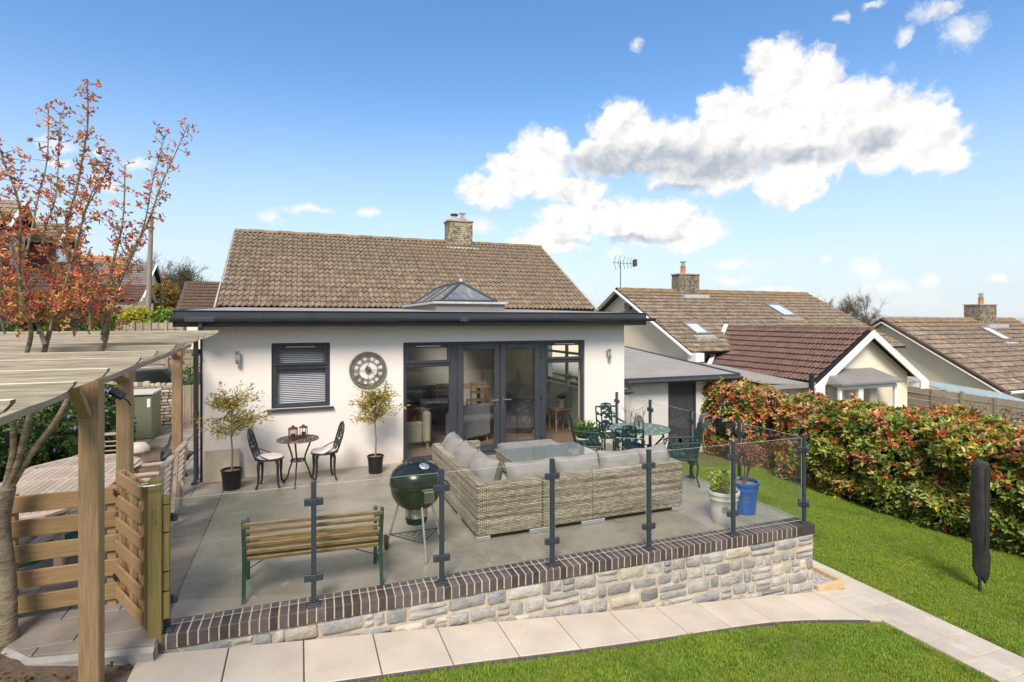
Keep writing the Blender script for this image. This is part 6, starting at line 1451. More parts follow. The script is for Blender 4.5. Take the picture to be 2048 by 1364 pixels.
def build_pots():
    olive(-.965, 9.22, .145, .30, (.84, 1.60), 'wide airy olive-leaved tree in a black pot nearest the left corner of the house', 4, lambda k: max(.28, 1.15-abs(k-.22)*1.25), .38)
    olive(1.18, 9.32, .13, .29, (.86, 1.46), 'narrower golden-leaved tree in a black pot between the table and the patio doors', 9, lambda k: max(.28, 1.05-abs(k-.25)*1.1), .34)
    # stone board leaning on the wall
    M = Matrix.Translation((-1.40, 9.66, 0)) @ Matrix.Rotation(R(-8), 4, 'X')
    single('stone_slab', MB().box(0, .50, 0, .03, 0, .50, .006, M=M), 'board_stone', 'square buff stone slab leaning against the wall behind the left pot', 'stone slab')
    # white pot with succulent
    def emblem(t, x, y, z, rr, lean):
        d = Vector((-x, -y, 0)).normalized()
    def big_pot(x, y, r0, r1, h, m, name, lab):
        t = thing(name, lab, 'plant pot', (x, y, 0)); part('pot', pot_mb(r0, r1, h, .010, .045, band=.72), m, t, world=False, smooth=40); part('soil', MB().lathe([(0, h-.045), (r1-.012, h-.05)], (0, 0, 0), 24), 'soil_pot', t, world=False)
        # stamped oval emblem facing the camera
        a0 = math.atan2(-y, -x-.0)+.15; e = MB(); hz = h*.48; rr = r0+(r1-r0)*.48+.003
        def S(a, z): q = a0+a/rr; k = rr+(z)*(r1-r0)/h; return Vector((k*math.cos(q), k*math.sin(q), hz+z))
        e.tube([S(.045*math.cos(k*.449), .036*math.sin(k*.449)) for k in range(15)], .0028, 4); 
        for xx in (-.022, 0, .022): e.tube([S(xx+.008*math.cos(k*.785), .013*math.sin(k*.785)) for k in range(8)], .0025, 4)
        e.tube([S(-.03, -.022), S(.03, -.022)], .0022, 4); e.tube([S(-.025, .022), S(.025, .022)], .0022, 4)
        part('emblem', e, 'emblem', t, world=False); return t
    t = big_pot(5.02, 5.45, .135, .185, .40, 'pot_white', 'white_pot', 'cream white pot with lime green succulent and dried flower heads')
    n = 46; P = []; N_ = []
    for i in range(n): a = ru(0, 6.28); r = .16*math.sqrt(rnd()); P.append((5.02+r*math.cos(a)-.03, 5.45+r*math.sin(a), .42+ru(0, .14)+(.10 if rnd() < .2 else 0))); N_.append((math.cos(a)*.6, math.sin(a)*.6, 1))
    foliage(t, np.array(P), np.array(N_), lambda n_: pick([(.40, .55, .07), (.52, .66, .12), (.26, .38, .06), (.34, .20, .11), (.50, .36, .24)], [4, 4, 2, 1.6, 1.2], n_), k=9, ln=.055, wd=.034)
    t = big_pot(5.52, 5.62, .14, .185, .42, 'pot_blue', 'blue_pot', 'glazed blue pot holding a bare young shrub at the terrace corner')
    mb = MB(); rs = random.Random(8); tips = []
    def gr(p, d, l, r, lev):
        e = p+d*l; m_ = p.lerp(e, .5)+Vector((rs.gauss(0, .01), rs.gauss(0, .01), 0)); mb.tube([p, m_, e], [r, r*.8, r*.6], 4, cap=False)
        if lev > 0: tips.extend([m_, e, p.lerp(e, .75)])
        if lev < 4:
            for _ in range(3):
                nd = (d+Vector((rs.gauss(0, .55), rs.gauss(0, .4), rs.gauss(.1, .3)))).normalized(); gr(p.lerp(e, rs.uniform(.5, 1)), nd, l*rs.uniform(.6, .85), r*.62, lev+1)
    for _ in range(3): gr(Vector((rs.gauss(0, .02), 0, .38)), Vector((rs.gauss(.0, .25), rs.gauss(0, .2), 1)).normalized(), .22, .009, 0)
    part('stem', mb, 'twig_dark', t, world=False); P = np.array([tuple(p) for p in tips]*2)+RS.normal(size=(len(tips)*2, 3))*.015; n = len(P)
    V_, F_, C_ = leaves(P, RS.normal(size=(n, 3)), RS.uniform(.015, .03, n), RS.uniform(.010, .018, n), pick([(.26, .10, .09), (.34, .17, .15), (.16, .07, .06), (.40, .24, .22)], [3, 2, 2, 1], n)); link('leaves', colmesh('leaves', V_, F_, C_, 'leafattr'), t, False)
    # spiky green plant in low pot by the doors
    x, y = 5.0, 9.0; t = thing('potted_fern', 'bright green bushy plant in a stone pot behind the left iron chair', 'potted plant', (x, y, 0)); part('pot', pot_mb(.13, .17, .36), 'pot_stone', t, world=False, smooth=40)
    n = 260; P = np.zeros((n, 3))+np.array([0, 0, .36])+RS.normal(size=(n, 3))*.05; a = RS.uniform(0, 6.28, n); D = np.stack([np.cos(a), np.sin(a), RS.uniform(.3, 2.2, n)], 1)
    V_, F_, C_ = leaves(P, D, RS.uniform(.18, .34, n), RS.uniform(.016, .026, n), pick([(.12, .26, .03), (.20, .36, .05), (.08, .16, .03)], [3, 3, 1], n), fold=.1); link('leaves', colmesh('leaves', V_, F_, C_, 'leafattr'), t, False)
    # bare twigs pot
    x, y = 5.72, 8.55; t = thing('twig_pot', 'dark bare-stemmed plant in a small blue pot beside the rail', 'potted plant', (x, y, 0)); part('pot', pot_mb(.11, .15, .28), 'pot_blue', t, world=False, smooth=40)
    mb = MB(); rs = random.Random(3)
    for k in range(4):
        p = Vector((rs.gauss(0, .03), rs.gauss(0, .03), .25)); q = p+Vector((rs.gauss(0, .07), rs.gauss(0, .05), .35)); e = q+Vector((rs.gauss(0, .08), rs.gauss(0, .05), .30)); mb.tube([p, q, e], [.009, .007, .004], 5)
        for j in range(4): b_ = q.lerp(e, rs.random()); mb.tube([b_, b_+Vector((rs.gauss(0, .08), rs.gauss(0, .05), .12))], [.004, .002], 4)
    part('stem', mb, 'twig_dark', t, world=False)
    q = thing('blue_pot', 'small blue glazed pot on the terrace under the oval table', 'plant pot', (5.25, 8.15, 0)); part('pot', pot_mb(.08, .12, .20), 'pot_blue', q, world=False, smooth=40)
build_pots()
# ------------------------------------------------------------ room seen through the doors
def armchair(name, lab, x, y, rz, m, w=.72, d=.70, h=.78, grp=None):
    t = thing(name, lab, 'armchair', (x, y, .012), rz, grp); b = MB(); b.box(-w/2, w/2, d/2-.16, d/2, .12, h, .04); part('backrest', b, m, t, world=False, smooth=40)
    part('arm', MB().box(-w/2, -w/2+.14, -d/2, d/2-.161, .12, h*.74, .04), m, t, world=False, smooth=40); part('arm', MB().box(w/2-.14, w/2, -d/2, d/2-.161, .12, h*.74, .04), m, t, world=False, smooth=40)
    part('seat', MB().box(-w/2+.141, w/2-.141, -d/2, d/2-.161, .12, .44, .03), m, t, world=False, smooth=40)
    for sx in (-1, 1):
        for sy in (-1, 1): part('leg', MB().tube([(sx*(w/2-.06), sy*(d/2-.06), .0), (sx*(w/2-.07), sy*(d/2-.07), .13)], .02, 6), 'oak', t, world=False)
    return t
def build_room():
    armchair('armchair', 'beige fabric armchair inside the left glass side panel', 2.05, 10.95, R(-90), 'chair_beige', .72, .75, .74)
    armchair('tub_chair', 'pale grey tub chair seen from behind through the left door leaf', 3.30, 11.0, R(205), 'chair_grey', .72, .68, .80)
    armchair('grey_armchair', 'darker grey armchair behind the right door leaf', 4.65, 11.5, R(160), 'sofa_grey', .78, .72, .78)
    t = thing('indoor_sofa', 'long charcoal sofa across the room behind the armchairs', 'sofa', (2.6, 13.4, .012)); part('backrest', MB().box(-1.2, 1.2, .25, .45, .1, .86, .05), 'sofa_grey', t, world=False, smooth=40); part('seat', MB().box(-1.2, 1.2, -.45, .249, .1, .44, .05), 'sofa_grey', t, world=False, smooth=40)
    for x in (-1.05, .0, 1.0): part('cushion', pillow_mb(.6, .45, .2, Matrix.Translation((x*.75, .15, .68)) @ Matrix.Rotation(R(-12), 4, 'X'), seed=x), 'sofa_grey', t, world=False, smooth=180)
    single('red_cushion', pillow_mb(.34, .34, .14, Matrix.Translation((2.0, 11.1, .58)) @ Matrix.Rotation(R(-14), 4, 'X')), 'red_cloth', 'small dark red cushion on the beige armchair', 'cushion', smooth=180)
    t = thing('dining_table', 'oak dining table at the back of the room', 'table', (3.9, 14.3, .012)); part('table_top', MB().box(-.9, .9, -.45, .45, .72, .76, .006), 'oak', t, world=False)
    for x in (-.82, .82):
        for y in (-.38, .38): part('leg', MB().box(x-.04, x+.04, y-.04, y+.04, 0, .719, .004), 'oak', t, world=False)
    def dchair(x, y, rz, lab):
        t = thing('dining_chair', lab, 'chair', (x, y, .012), rz, 'oak chairs at the indoor dining table'); part('seat', MB().box(-.21, .21, -.2, .2, .44, .47, .004), 'oak', t, world=False)
        b = MB(); b.box(-.21, -.175, .17, .2, .47, .95); b.box(.175, .21, .17, .2, .47, .95); b.box(-.175, .175, .175, .195, .85, .94); b.box(-.175, .175, .175, .195, .65, .72); part('backrest', b, 'oak', t, world=False)
        for sx in (-.19, .19):
            for sy in (-.18, .18): part('leg', MB().box(sx-.018, sx+.018, sy-.018, sy+.018, 0, .439), 'oak', t, world=False)
        return t
    dchair(3.4, 13.6, R(180), 'oak chair at the near left of the indoor dining table'); dchair(4.3, 13.6, R(180), 'oak chair at the near right of the indoor dining table')
    t = thing('side_table', 'small turned-leg pine table inside the right side panel', 'table', (5.55, 11.2, .012)); part('table_top', MB().box(-.22, .22, -.22, .22, .50, .53, .006), 'oak', t, world=False)
    for x in (-.17, .17):
        for y in (-.17, .17): part('leg', MB().lathe([(.02, 0), (.028, .08), (.018, .16), (.03, .26), (.018, .36), (.03, .499)], (x, y, 0), 10), 'oak', t, world=False, smooth=60)
    single('rug', MB().box(2.6, 5.0, 11.6, 13.0, .0125, .022), 'rug', 'patterned reddish rug on the oak floor', 'rug')
    def flowers(name, lab, x, y, z, pm, cols, ph=.13, n=60):
        t = thing(name, lab, 'potted flowers', (x, y, z)); part('pot', pot_mb(.045, .06, ph, .004, .02), pm, t, world=False, smooth=40)
        a = RS.uniform(0, 6.28, n); P = np.stack([np.cos(a)*.03, np.sin(a)*.03, np.full(n, ph)], 1); D = np.stack([np.cos(a)*.8, np.sin(a)*.8, RS.uniform(.3, 2, n)], 1)
        V_, F_, C_ = leaves(P, D, RS.uniform(.06, .13, n), RS.uniform(.02, .03, n), pick([(.06, .14, .03), (.10, .2, .04)], [1, 1], n)); link('leaves', colmesh('leaves', V_, F_, C_, 'leafattr'), t, False)
        f = MB()
        for i in range(10): q = ru(0, 6.28); f.ell((math.cos(q)*ru(0, .07), math.sin(q)*ru(0, .07), ph+ru(.08, .15)), (.02, .02, .014), 6, 4)
        part('blooms', f, cols, t, world=False)
    flowers('potted_flowers', 'white-flowered plant in a pale pot on the indoor window board', 6.06, 11.15, 1.0, 'pot_white', 'flower_white'); flowers('potted_flowers', 'yellow flowers in a pot on the indoor window board', 6.06, 11.75, 1.0, 'lead', 'flower_yellow')
    flowers('potted_flowers', 'dark red flowers in a vase on the indoor side table', 5.6, 11.2, .542, 'glass_window' if 0 else 'pot_stone', 'flower_red', .2)
build_room()
# ------------------------------------------------------------ pergola
def build_pergola():
    t = thing('pergola', 'weathered timber pergola with long curved-end rafters on square posts over the dining corner', 'pergola', (-1.6, 6.6, 0))
    def zt(y): return 2.25+.031*(y-3)
    def raft(poly):
        m = MB().prism(poly, -.0235, .0235); m.m = [0, 0]+[2 if k == 0 else 1 if 1 <= k <= 9 else 0 for k in range(len(poly))]; return m  # tops coloured paler than the sides to look more brightly lit
    n = 11
    for i in range(n):
        y = 2.72+i*.585; z = zt(y); xr = -1.06+(.02 if i % 2 else 0); h = .155; cv = []
        for k in range(9): a = k/8*math.pi/2; cv.append((xr-.30*math.sin(a)**1.15-.0, z-.012-(h-.012)*(1-math.cos(a))**.85))
        cv = [(xr, z-.0)]+[(xr-.34*(k/8)**1.25, z-.014-(h-.014)*(k/8)**.72) for k in range(9)]
        poly = [(-5.2, z)]+cv+[(-5.2, z-h)]
        M = Matrix.Identity(4)
        o = part('rafter', raft(poly), ['wood_weathered', 'wood_end', 'wood_lit_top'], t, world=False); o.location = Vector((0, y+ru(-.02, .02), ru(-.008, .008)))-wloc(t); o.rotation_euler = (0, 0, ru(-.006, .006))
    for x in (-1.52, -4.6):
        z0, z1 = zt(2.5)-.16, zt(8.9)-.16
        part('beam', MB().bar((x, 2.5, z0-.075), (x, 8.9, z1-.075), .045, .15, .003, up=(1, 0, 0)), 'wood_weathered', t)
    for x, y, w in ((-1.40, 4.75, .125), (-1.68, 6.66, .125), (-1.66, 9.12, .120)):
        zz = -.30 if y < 5 else -.02
        part('post', MB().box(x-w/2, x+w/2, y-w/2, y+w/2, zz, zt(y)-.16, .008), 'wood_post', t)
        part('brace', MB().bar((x-.02, y-.06, zt(y)-.42), (x-.02, y-.30, zt(y)-.17), .045, .07, .003, up=(1, 0, 0)), 'wood_post', t)
        if y > 5: part('brace', MB().bar((x-.02, y+.06, zt(y)-.50), (x-.02, y+.36, zt(y)-.17), .05, .09, .003, up=(1, 0, 0)), 'wood_post', t)
    part('post', MB().box(-4.66, -4.54, 5.5, 5.62, -.2, 2.1, .008), 'wood_post', t)
    q = thing('solar_floodlight', 'small black solar floodlight clamped high on the nearest pergola post', 'floodlight', (-1.30, 4.9, 2.0))
    part('arm', MB().tube([(-1.345, 4.80, 1.95), (-1.30, 4.86, 1.95), (-1.29, 4.9, 1.98)], .008, 6), 'black', q); M = Matrix.Translation((-1.29, 4.92, 2.0)) @ Matrix.Rotation(R(35), 4, 'Y') @ Matrix.Rotation(R(20), 4, 'X')
    part('panel', MB().box(-.05, .05, -.04, .04, -.012, .02, .005, M=M), 'black', q)
    part('cable', MB().tube([(-1.27, 4.93, 1.98), (-1.23, 4.95, 1.94), (-1.21, 4.95, 1.90)], .006, 4), 'black', q)
build_pergola()
def build_fence_gate():
    t = thing('rail_fence', 'low fence of five broad timber rails between the tree and the gate', 'fence', (-2.4, 5.85, 0)); x0, x1 = -3.6, -1.52
    for k, z in enumerate((.125, .34, .56, .775, .985)):
        part('rail', MB().box(x0, x1, 5.835+ru(-.003, .003), 5.860, z-.073, z+.073, .005), 'wood_rail', t)
    for x in (-3.4, -2.3, -1.58): part('post', MB().box(x-.035, x+.035, 5.862, 5.93, -.03, 1.06, .004), 'wood_rail', t)
    g = thing('timber_gate', 'open slatted timber gate swung towards the lawn beside the tall pergola post', 'gate', (-1.5, 5.84, 0)); A, B = Vector((-1.49, 5.80, 0)), Vector((-1.165, 5.20, 0)); d = (B-A).normalized(); q = Vector((d.y, -d.x, 0)); L_ = (B-A).length; M = frame_M(A, d, -q, Vector((0, 0, 1)))
    for k in range(6):
        z = .13+.205*k; part('slat', MB().box(.0, L_, -.045, -.022, z-.045, z+.06, .004, M=M), 'wood_rail', g)
    for x in (.02, L_/2, L_-.03): part('stile', MB().box(x-.03, x+.03, -.020, .024, .04, 1.22, .004, M=M), 'wood_rail', g)
    for k in range(6):
        z = .13+.205*k; part('slat', MB().box(.0, L_, .026, .044, z-.045, z+.05, .004, M=M), 'wood_rail', g)
    part('hinge', MB().box(-.03, .06, -.055, -.046, .25, .30, M=M).box(-.03, .06, -.055, -.046, 1.0, 1.05, M=M), 'black', g)
    p = thing('gate_post', 'green-tinged treated timber gate post with a wire loop on top', 'post', (-1.09, 5.17, 0)); part('shaft', MB().box(-1.14, -1.045, 5.12, 5.21, -.06, 1.27, .005), 'wood_green_post', p)
    part('wire_loop', MB().tube([(-1.20+.16*(.5+.5*math.cos(a*.524)), 5.12+.045*math.sin(a*.524)-.01, 1.24) for a in range(13)], .006, 5), 'alu', p)
    for k, (z0, z1) in enumerate(((.12, .34), (.35, .50), (.51, .82), (.83, 1.05), (1.055, 1.12))): part('block', MB().box(-1.043, -.995, 5.15, 5.20, z0, z1-.004, .003), 'wood_green_post', p)
    part('bolt', MB().tube([(-1.10, 5.115, .93), (-1.10, 5.115, 1.03)], .006, 6).box(-1.115, -1.085, 5.112, 5.12, .92, .94), 'steel', p)
build_fence_gate()
# ------------------------------------------------------------ dining corner
def build_dining():
    t = thing('teak_table', 'long eight-sided silvery teak dining table behind the rail fence', 'table', (-2.52, 7.5, 0)); out = [(-2.82, 6.25), (-2.20, 6.25), (-1.94, 6.62), (-1.94, 8.38), (-2.24, 8.8), (-2.82, 8.8), (-3.1, 8.4), (-3.1, 6.62)]
    yb = [6.25, 6.72, 7.16, 7.60, 8.04, 8.8]
    inn = [((x-(-2.52))*.86-2.52, (y-7.52)*.93+7.52) for x, y in out]
    for i in range(8):
        j = (i+1) % 8; part('edge_board', inset_slab(MB(), [out[i], out[j], inn[j], inn[i]], .722, .75, ch=.002), 'wood_teak', t)
    for k in range(3):
        for y in (6.92, 7.60, 8.2)[k:k+1]:
            p = clipc([(-3.2, y), (-1.8, y), (-1.8, y+.07), (-3.2, y+.07)], inn); part('cross_board', inset_slab(MB(), p, .7225, .7495, ch=.002), 'wood_teak', t)
    secs = [(6.30, 6.918), (6.992, 7.598), (7.672, 8.198), (8.272, 8.76)]
    for a, b in secs:
        x = -3.12
        while x < -1.9:
            p = clipc([(x, a), (x+.058, a), (x+.058, b), (x, b)], [((px_+2.52)*.995-2.52, (py-7.52)*.995+7.52) for px_, py in inn])
            if p and area(p) > .002: part('slat', inset_slab(MB(), p, .7225, .748, ch=.002), 'wood_teak', t)
            x += .064
    part('apron', MB().box(-2.85, -2.2, 6.6, 6.63, .63, .72).box(-2.85, -2.2, 8.4, 8.43, .63, .72).box(-2.85, -2.82, 6.63, 8.4, .63, .72).box(-2.22, -2.2, 6.63, 8.4, .63, .72), 'wood_teak', t)
    for x in (-2.83, -2.22):
        for y in (6.63, 8.4): part('leg', MB().box(x-.035, x+.035, y-.035, y+.035, -.02, .719, .004), 'wood_teak', t)
    part('brace', MB().bar((-2.83, 6.65, .1), (-2.22, 8.38, .6), .04, .04).bar((-2.22, 6.65, .1), (-2.83, 8.38, .6), .04, .04), 'wood_teak', t)
    def chair(x, y, rz, lab, h=.95, arms=True):
        c = thing('teak_chair', lab, 'chair', (x, y, -.005), rz, 'teak chairs round the eight-sided table')
        for i in range(6): part('seat_slat', MB().box(-.25, .25, -.24+i*.08, -.17+i*.08, .42, .44, .003), 'wood_teak', c, world=False)
        for sx in (-.25, .25): part('leg', MB().bar((sx, .24, 0), (sx, .30, h), .045, .045, .004), 'wood_teak', c, world=False); part('leg', MB().box(sx-.02, sx+.02, -.26, -.22, 0, .64, .004), 'wood_teak', c, world=False)
        part('top_rail', MB().bar((-.25, .30, h-.02), (.25, .30, h-.02), .03, .07, .004, up=(0, 1, 0)), 'wood_teak', c, world=False)
        for i in range(6): part('back_slat', MB().bar((-.22, .265+.005*i, .50+.065*i), (.22, .265+.005*i, .50+.065*i), .014, .035, .002, up=(0, 1, 0)), 'wood_teak', c, world=False)
        for sx in (-.26, .26): part('arm', MB().tube([(sx, .28, .66), (sx, .05, .68), (sx, -.18, .67), (sx, -.28, .63)], [.024, .028, .030, .02], 8), 'wood_teak', c, world=False, smooth=60)
    chair(-2.62, 9.05, 0, 'slat-backed teak chair at the far end of the eight-sided table'); chair(-1.72, 7.25, R(-90), 'nearer teak armchair along the right side of the eight-sided table'); chair(-1.72, 8.05, R(-90), 'farther teak armchair along the right side of the eight-sided table')
    chair(-3.3, 7.6, R(90), 'teak armchair on the far left side of the eight-sided table')
    q = thing('parasol_base', 'turquoise folded fabric under the teak table', 'folded parasol', (-2.3, 6.9, 0)); part('canopy', MB().tube([(-3.0, 6.7, .12), (-2.5, 6.8, .2), (-1.95, 6.75, .42)], [.05, .09, .05], 8), 'turquoise', q, smooth=60)
    # bird bath
    q = thing('staddle_stone', 'pale mushroom-shaped stone standing on the bare soil bed', 'garden stone', (-2.67, 11.3, -.15)); part('stem', MB().lathe([(.16, 0), (.10, .38), (0, .40)], (0, 0, 0), 14), 'pot_stone', q, world=False, smooth=40); part('cap', MB().lathe([(0, .38), (.19, .40), (.2, .46), (.12, .54), (0, .56)], (0, 0, 0), 16), 'pot_stone', q, world=False, smooth=60)
    # chiminea stack
    q = thing('chiminea', 'black iron garden stove with a crumpled cover beside the downpipe', 'garden stove', (-1.9, 10.2, 0)); part('body', MB().lathe([(.0, .18), (.14, .2), (.2, .32), (.19, .46), (.10, .55), (.06, .7), (0, .7)], (0, 0, 0), 12), 'iron_dark', q, world=False, smooth=40)
    for a in (0, 2.1, 4.2): part('leg', MB().tube([(.1*math.cos(a), .1*math.sin(a), .22), (.17*math.cos(a), .17*math.sin(a), 0)], .022, 6), 'iron_dark', q, world=False)
    part('cover', pillow_mb(.4, .3, .12, Matrix.Translation((.08, -.15, .40)) @ Matrix.Rotation(R(50), 4, 'X') @ Matrix.Rotation(R(25), 4, 'Y'), 4), 'lead_dark', q, world=False, smooth=180)
build_dining()
def build_left_back():
    t = thing('storage_box', 'large olive green metal storage box with a pale lid', 'storage box', (-3.5, 14.1, 0)); x0, x1, y0, y1 = -4.05, -2.98, 13.75, 14.55
    part('body', MB().box(x0, x1, y0, y1, .0, .95, .01), 'shed_green', t); part('lid', MB().box(x0-.03, x1+.03, y0-.04, y1+.02, .951, .99, .006), 'shed_lid', t)
    part('door_edge', MB().box(x0+.53, x0+.54, y0-.004, y0-.0005, .05, .93), 'black', t); part('notice', MB().box(x1-.09, x1-.03, y0-.006, y0-.0005, .68, .86), 'white_upvc', t)
    # rubble garden wall
    w = thing('rubble_wall', 'old rubble stone garden wall with loose rocks along its top', 'wall', (-3.9, 15.4, -.1)); part('mortar', MB().box(-6.5, -2.82, 15.36, 15.6, -.3, .92), 'soil', w)
    z = -.12; cnt = 0
    while z < .93:
        h = ru(.06, .10); x = -5.0
        while x < -2.82:
            ww = ru(.10, .26)
            if x > -4.3 or z > .6:
                part('stone', MB().box(x, min(x+ww-.012, -2.81), 15.32+ru(-.03, .02), 15.5, z, z+h-.01, .014), 'rubble' if rnd() < .8 else 'stone_buff', w); cnt += 1
            x += ww
        z += h
    for i in range(20):
        x = -5.1+i*.118; r = ru(.05, .11); part('cope_stone', MB().ell((x, 15.42, .93+r*.6), (r, r*.9, r*ru(.6, 1.3)), 7, 4, sq=.7), 'rubble' if rnd() < .5 else 'stone_buff', w)
    g = thing('board_fence', 'vertical brown board fence beside the rubble wall', 'fence', (-2.3, 15.4, 0))
    for i in range(7): part('board', MB().box(-2.80+i*.15, -2.80+i*.15+.142, 15.38, 15.40, -.1, .95+ru(-.01, .01), .003), 'wood_fence', g)
    part('rail', MB().box(-2.8, -1.7, 15.405, 15.45, .2, .28).box(-2.8, -1.7, 15.405, 15.45, .7, .78), 'wood_fence', g)
    # parked car beyond the wall
    c = thing('parked_car', 'dark blue-grey estate car parked beyond the rubble wall', 'car', (-5.7, 23.0, G(-5.7, 23)), R(0)); b = MB(); H_ = 1.52
    prof = [(-2.1, .35), (-2.15, .75), (-1.9, .92), (-1.0, 1.0), (-.35, 1.46), (1.3, 1.5), (1.95, 1.02), (2.1, .9), (2.1, .35)]
    b.prism([(x, z) for x, z in prof], -.85, .85); part('body', b, 'car_paint', c, world=False); q = MB(); q.prism([(-.85, 1.02), (-.3, 1.40), (.35, 1.42), (.35, 1.02)], -.862, -.852); q.prism([(.42, 1.02), (.42, 1.42), (1.2, 1.42), (1.65, 1.04)], -.862, -.852); part('window', q, 'black', c, world=False)
    for x in (-1.4, 1.35): part('wheel', MB().lathe([(0, -.1), (.31, -.1), (.32, 0), (.31, .1), (0, .1)], (0, 0, 0), 18, M=Matrix.Translation((x, -.8, .31)) @ Matrix.Rotation(R(90), 4, 'X')), 'rubber', c, world=False)
    part('roof_bars', MB().tube([(-.3, -.7, 1.53), (1.2, -.7, 1.55)], .02, 6), 'alu', c, world=False)
    fence_run('rear_fence', 'dark timber fence on the slope behind the parked car', (-10.5, 25.6), (-3.2, 25.6), 1.45, 1.15, 1.6, 4, slats=7)
    # climbing frame poles & greenery right of the car
    q = thing('bean_frame', 'thin cane frame with green netting behind the board fence', 'plant frame', (-3.0, 18.2, -.6)); b = MB()
    for i in range(5): b.tube([(-3.45+i*.22, 18.2, -.7), (-3.45+i*.22, 18.2, 2.0)], .012, 4)
    for z in (.9, 1.3, 1.7): b.tube([(-3.5, 18.2, z), (-2.5, 18.2, z)], .010, 4)
    part('canes', b, 'wood_fence', q); part('netting', MB().box(-2.75, -2.4, 18.3, 18.32, -.6, 1.9), 'net_green', q); part('toy', MB().ell((-3.25, 18.1, 1.35), (.14, .1, .10), 8, 5), 'orange_toy', q)
    def bush(name, lab, c, r, n, cols, w_, seed, cat='bush', ln=.08, grp=None, lump=.3):
        t = thing(name, lab, cat, (c[0], c[1], c[2]-r[2]), group=grp); P, Nn, dep, lu = shrub_surface(c[0], c[1], r[0], r[1], c[2]-r[2], c[2]+r[2], n, lump=lump, seed=seed)
        core(t, c[0], c[1], r[0], r[1], c[2]-r[2], c[2]+r[2], k=.75); foliage(t, P, Nn, lambda k: pick(cols, w_, k, .25), k=5, ln=ln, wd=ln*.5); return t
    dg = [(.035, .08, .02), (.06, .13, .025), (.10, .19, .03)]; lg = [(.20, .32, .03), (.30, .42, .05), (.12, .22, .03)]; yl = [(.62, .55, .02), (.5, .5, .04), (.3, .36, .03)]; og = [(.42, .24, .05), (.30, .20, .05), (.2, .2, .05)]
    t = bush('ceanothus', 'dark leafy shrub with small blue flower heads beyond the teak table', (-3.75, 12.3, .52), (.75, .8, .82), 1500, dg, [3, 3, 1.5], 5, ln=.075)
    f = MB()
    for i in range(80):
        a, e = ru(0, 6.28), ru(-.3, 1.4); f.ell((-3.75+.80*math.cos(a)*math.cos(e), 12.3+.85*math.sin(a)*math.cos(e), .52+.86*math.sin(e)), (.022, .022, .04), 5, 4)
    part('flowers', f, 'flower_blue', t, kind='stuff')
    t = bush('garden_shrub', 'flowering shrub at the far left edge behind the tree trunks', (-5.0, 11.0, .45), (1.0, .8, .75), 1400, dg+og[:1], [3, 3, 2, .6], 8, ln=.08)
    bush('low_shrub', 'low green shrub beside the board fence top', (-2.55, 17.0, .55), (.5, .4, .8), 260, [dg[1], lg[2]], [1, 1], 12)
    def AT(u, v, t_): p = at(u, v, t_); return (p.x, p.y, p.z)
    c = AT(276, 634, 27); bush('golden_shrub', 'rounded bright yellow shrub in front of the grey far fence', (c[0], c[1], c[2]-.45), (.85, .6, .85), 1500, yl, [4, 2, 1], 21, ln=.09)
    c = AT(334, 636, 26); bush('lime_shrub', 'lime green shrub between the yellow bush and the red-brown roof', (c[0], c[1], c[2]-.55), (.8, .6, 1.0), 1400, lg, [3, 3, 1], 22, ln=.09)
    for i, (u, v, tt, rx, rz) in enumerate(((60, 632, 24, 3.2, 1.5), (150, 628, 28, 1.9, 1.6), (-30, 618, 22, 2.0, 1.7))):
        c = AT(u, v, tt); bush('garden_hedge', ('long green hedge below the dark chalet roof', 'green and yellow mixed hedge left of the yellow shrub', 'dark hedge end at the left edge of the photo')[i], (c[0], c[1], c[2]-.7), (rx, .7, rz), 3600, dg+lg, [1, 2, 3, 3, 3, 2], 30+i, 'hedge', ln=.10)
    # grey fence, pole, golden tree
    p = AT(252, 610, 30); q = AT(305, 610, 30); fence_run('grey_fence', 'grey board fence behind the yellow shrub', (p[0]-1.5, p[1]), (q[0], q[1]), p[2]-.0, q[2]-.0, 1.5, 3, slats=6)
    p = AT(236, 645, 17.5); q = AT(365, 645, 17.5); fence_run('low_fence', 'low brown fence just above the far pergola rafters', (p[0], p[1]), (q[0], q[1]), p[2]+.0, q[2]+.0, 1.1, 4, slats=5)
    a, b = AT(295, 612, 30), AT(303, 432, 30); t = thing('telegraph_pole', 'leaning wooden telegraph pole against the blue sky', 'pole', (a[0], a[1], a[2]-1.5)); part('shaft', MB().tube([(a[0], a[1], a[2]-1.5), b], [.15, .10], 10), 'wood_fence', t, smooth=60)
    c = AT(330, 592, 42); bush('golden_tree', 'amber-leaved tree beyond the telegraph pole', (c[0], c[1], c[2]-.2), (1.05, .9, 1.25), 1800, og, [3, 2, 1], 41, 'tree', ln=.12, lump=.5)
    for i, (u, v, tt, H_) in enumerate(((300, 538, 50, 6), (348, 522, 50, 7), (378, 548, 48, 6), (412, 556, 52, 6))):
        c = AT(u, v, tt); bare_tree((c[0], c[1], c[2]-H_*.95), H_*1.25, 1.0, seed=60+i, r0=.17, label=('thin bare tree left of the amber tree', 'tallest bare tree right of the far brick chimney', 'dark bushy bare tree right of the amber tree', 'faint bare tree just left of the bungalow roof')[i], group='bare trees beyond the left gardens', leafcols=([(.12, .11, .06), (.07, .08, .04)], [1, 1]) if i == 2 else ([(.22, .19, .12), (.16, .13, .09)], [1, 1]), ln=.12 if i == 2 else .05)
build_left_back()
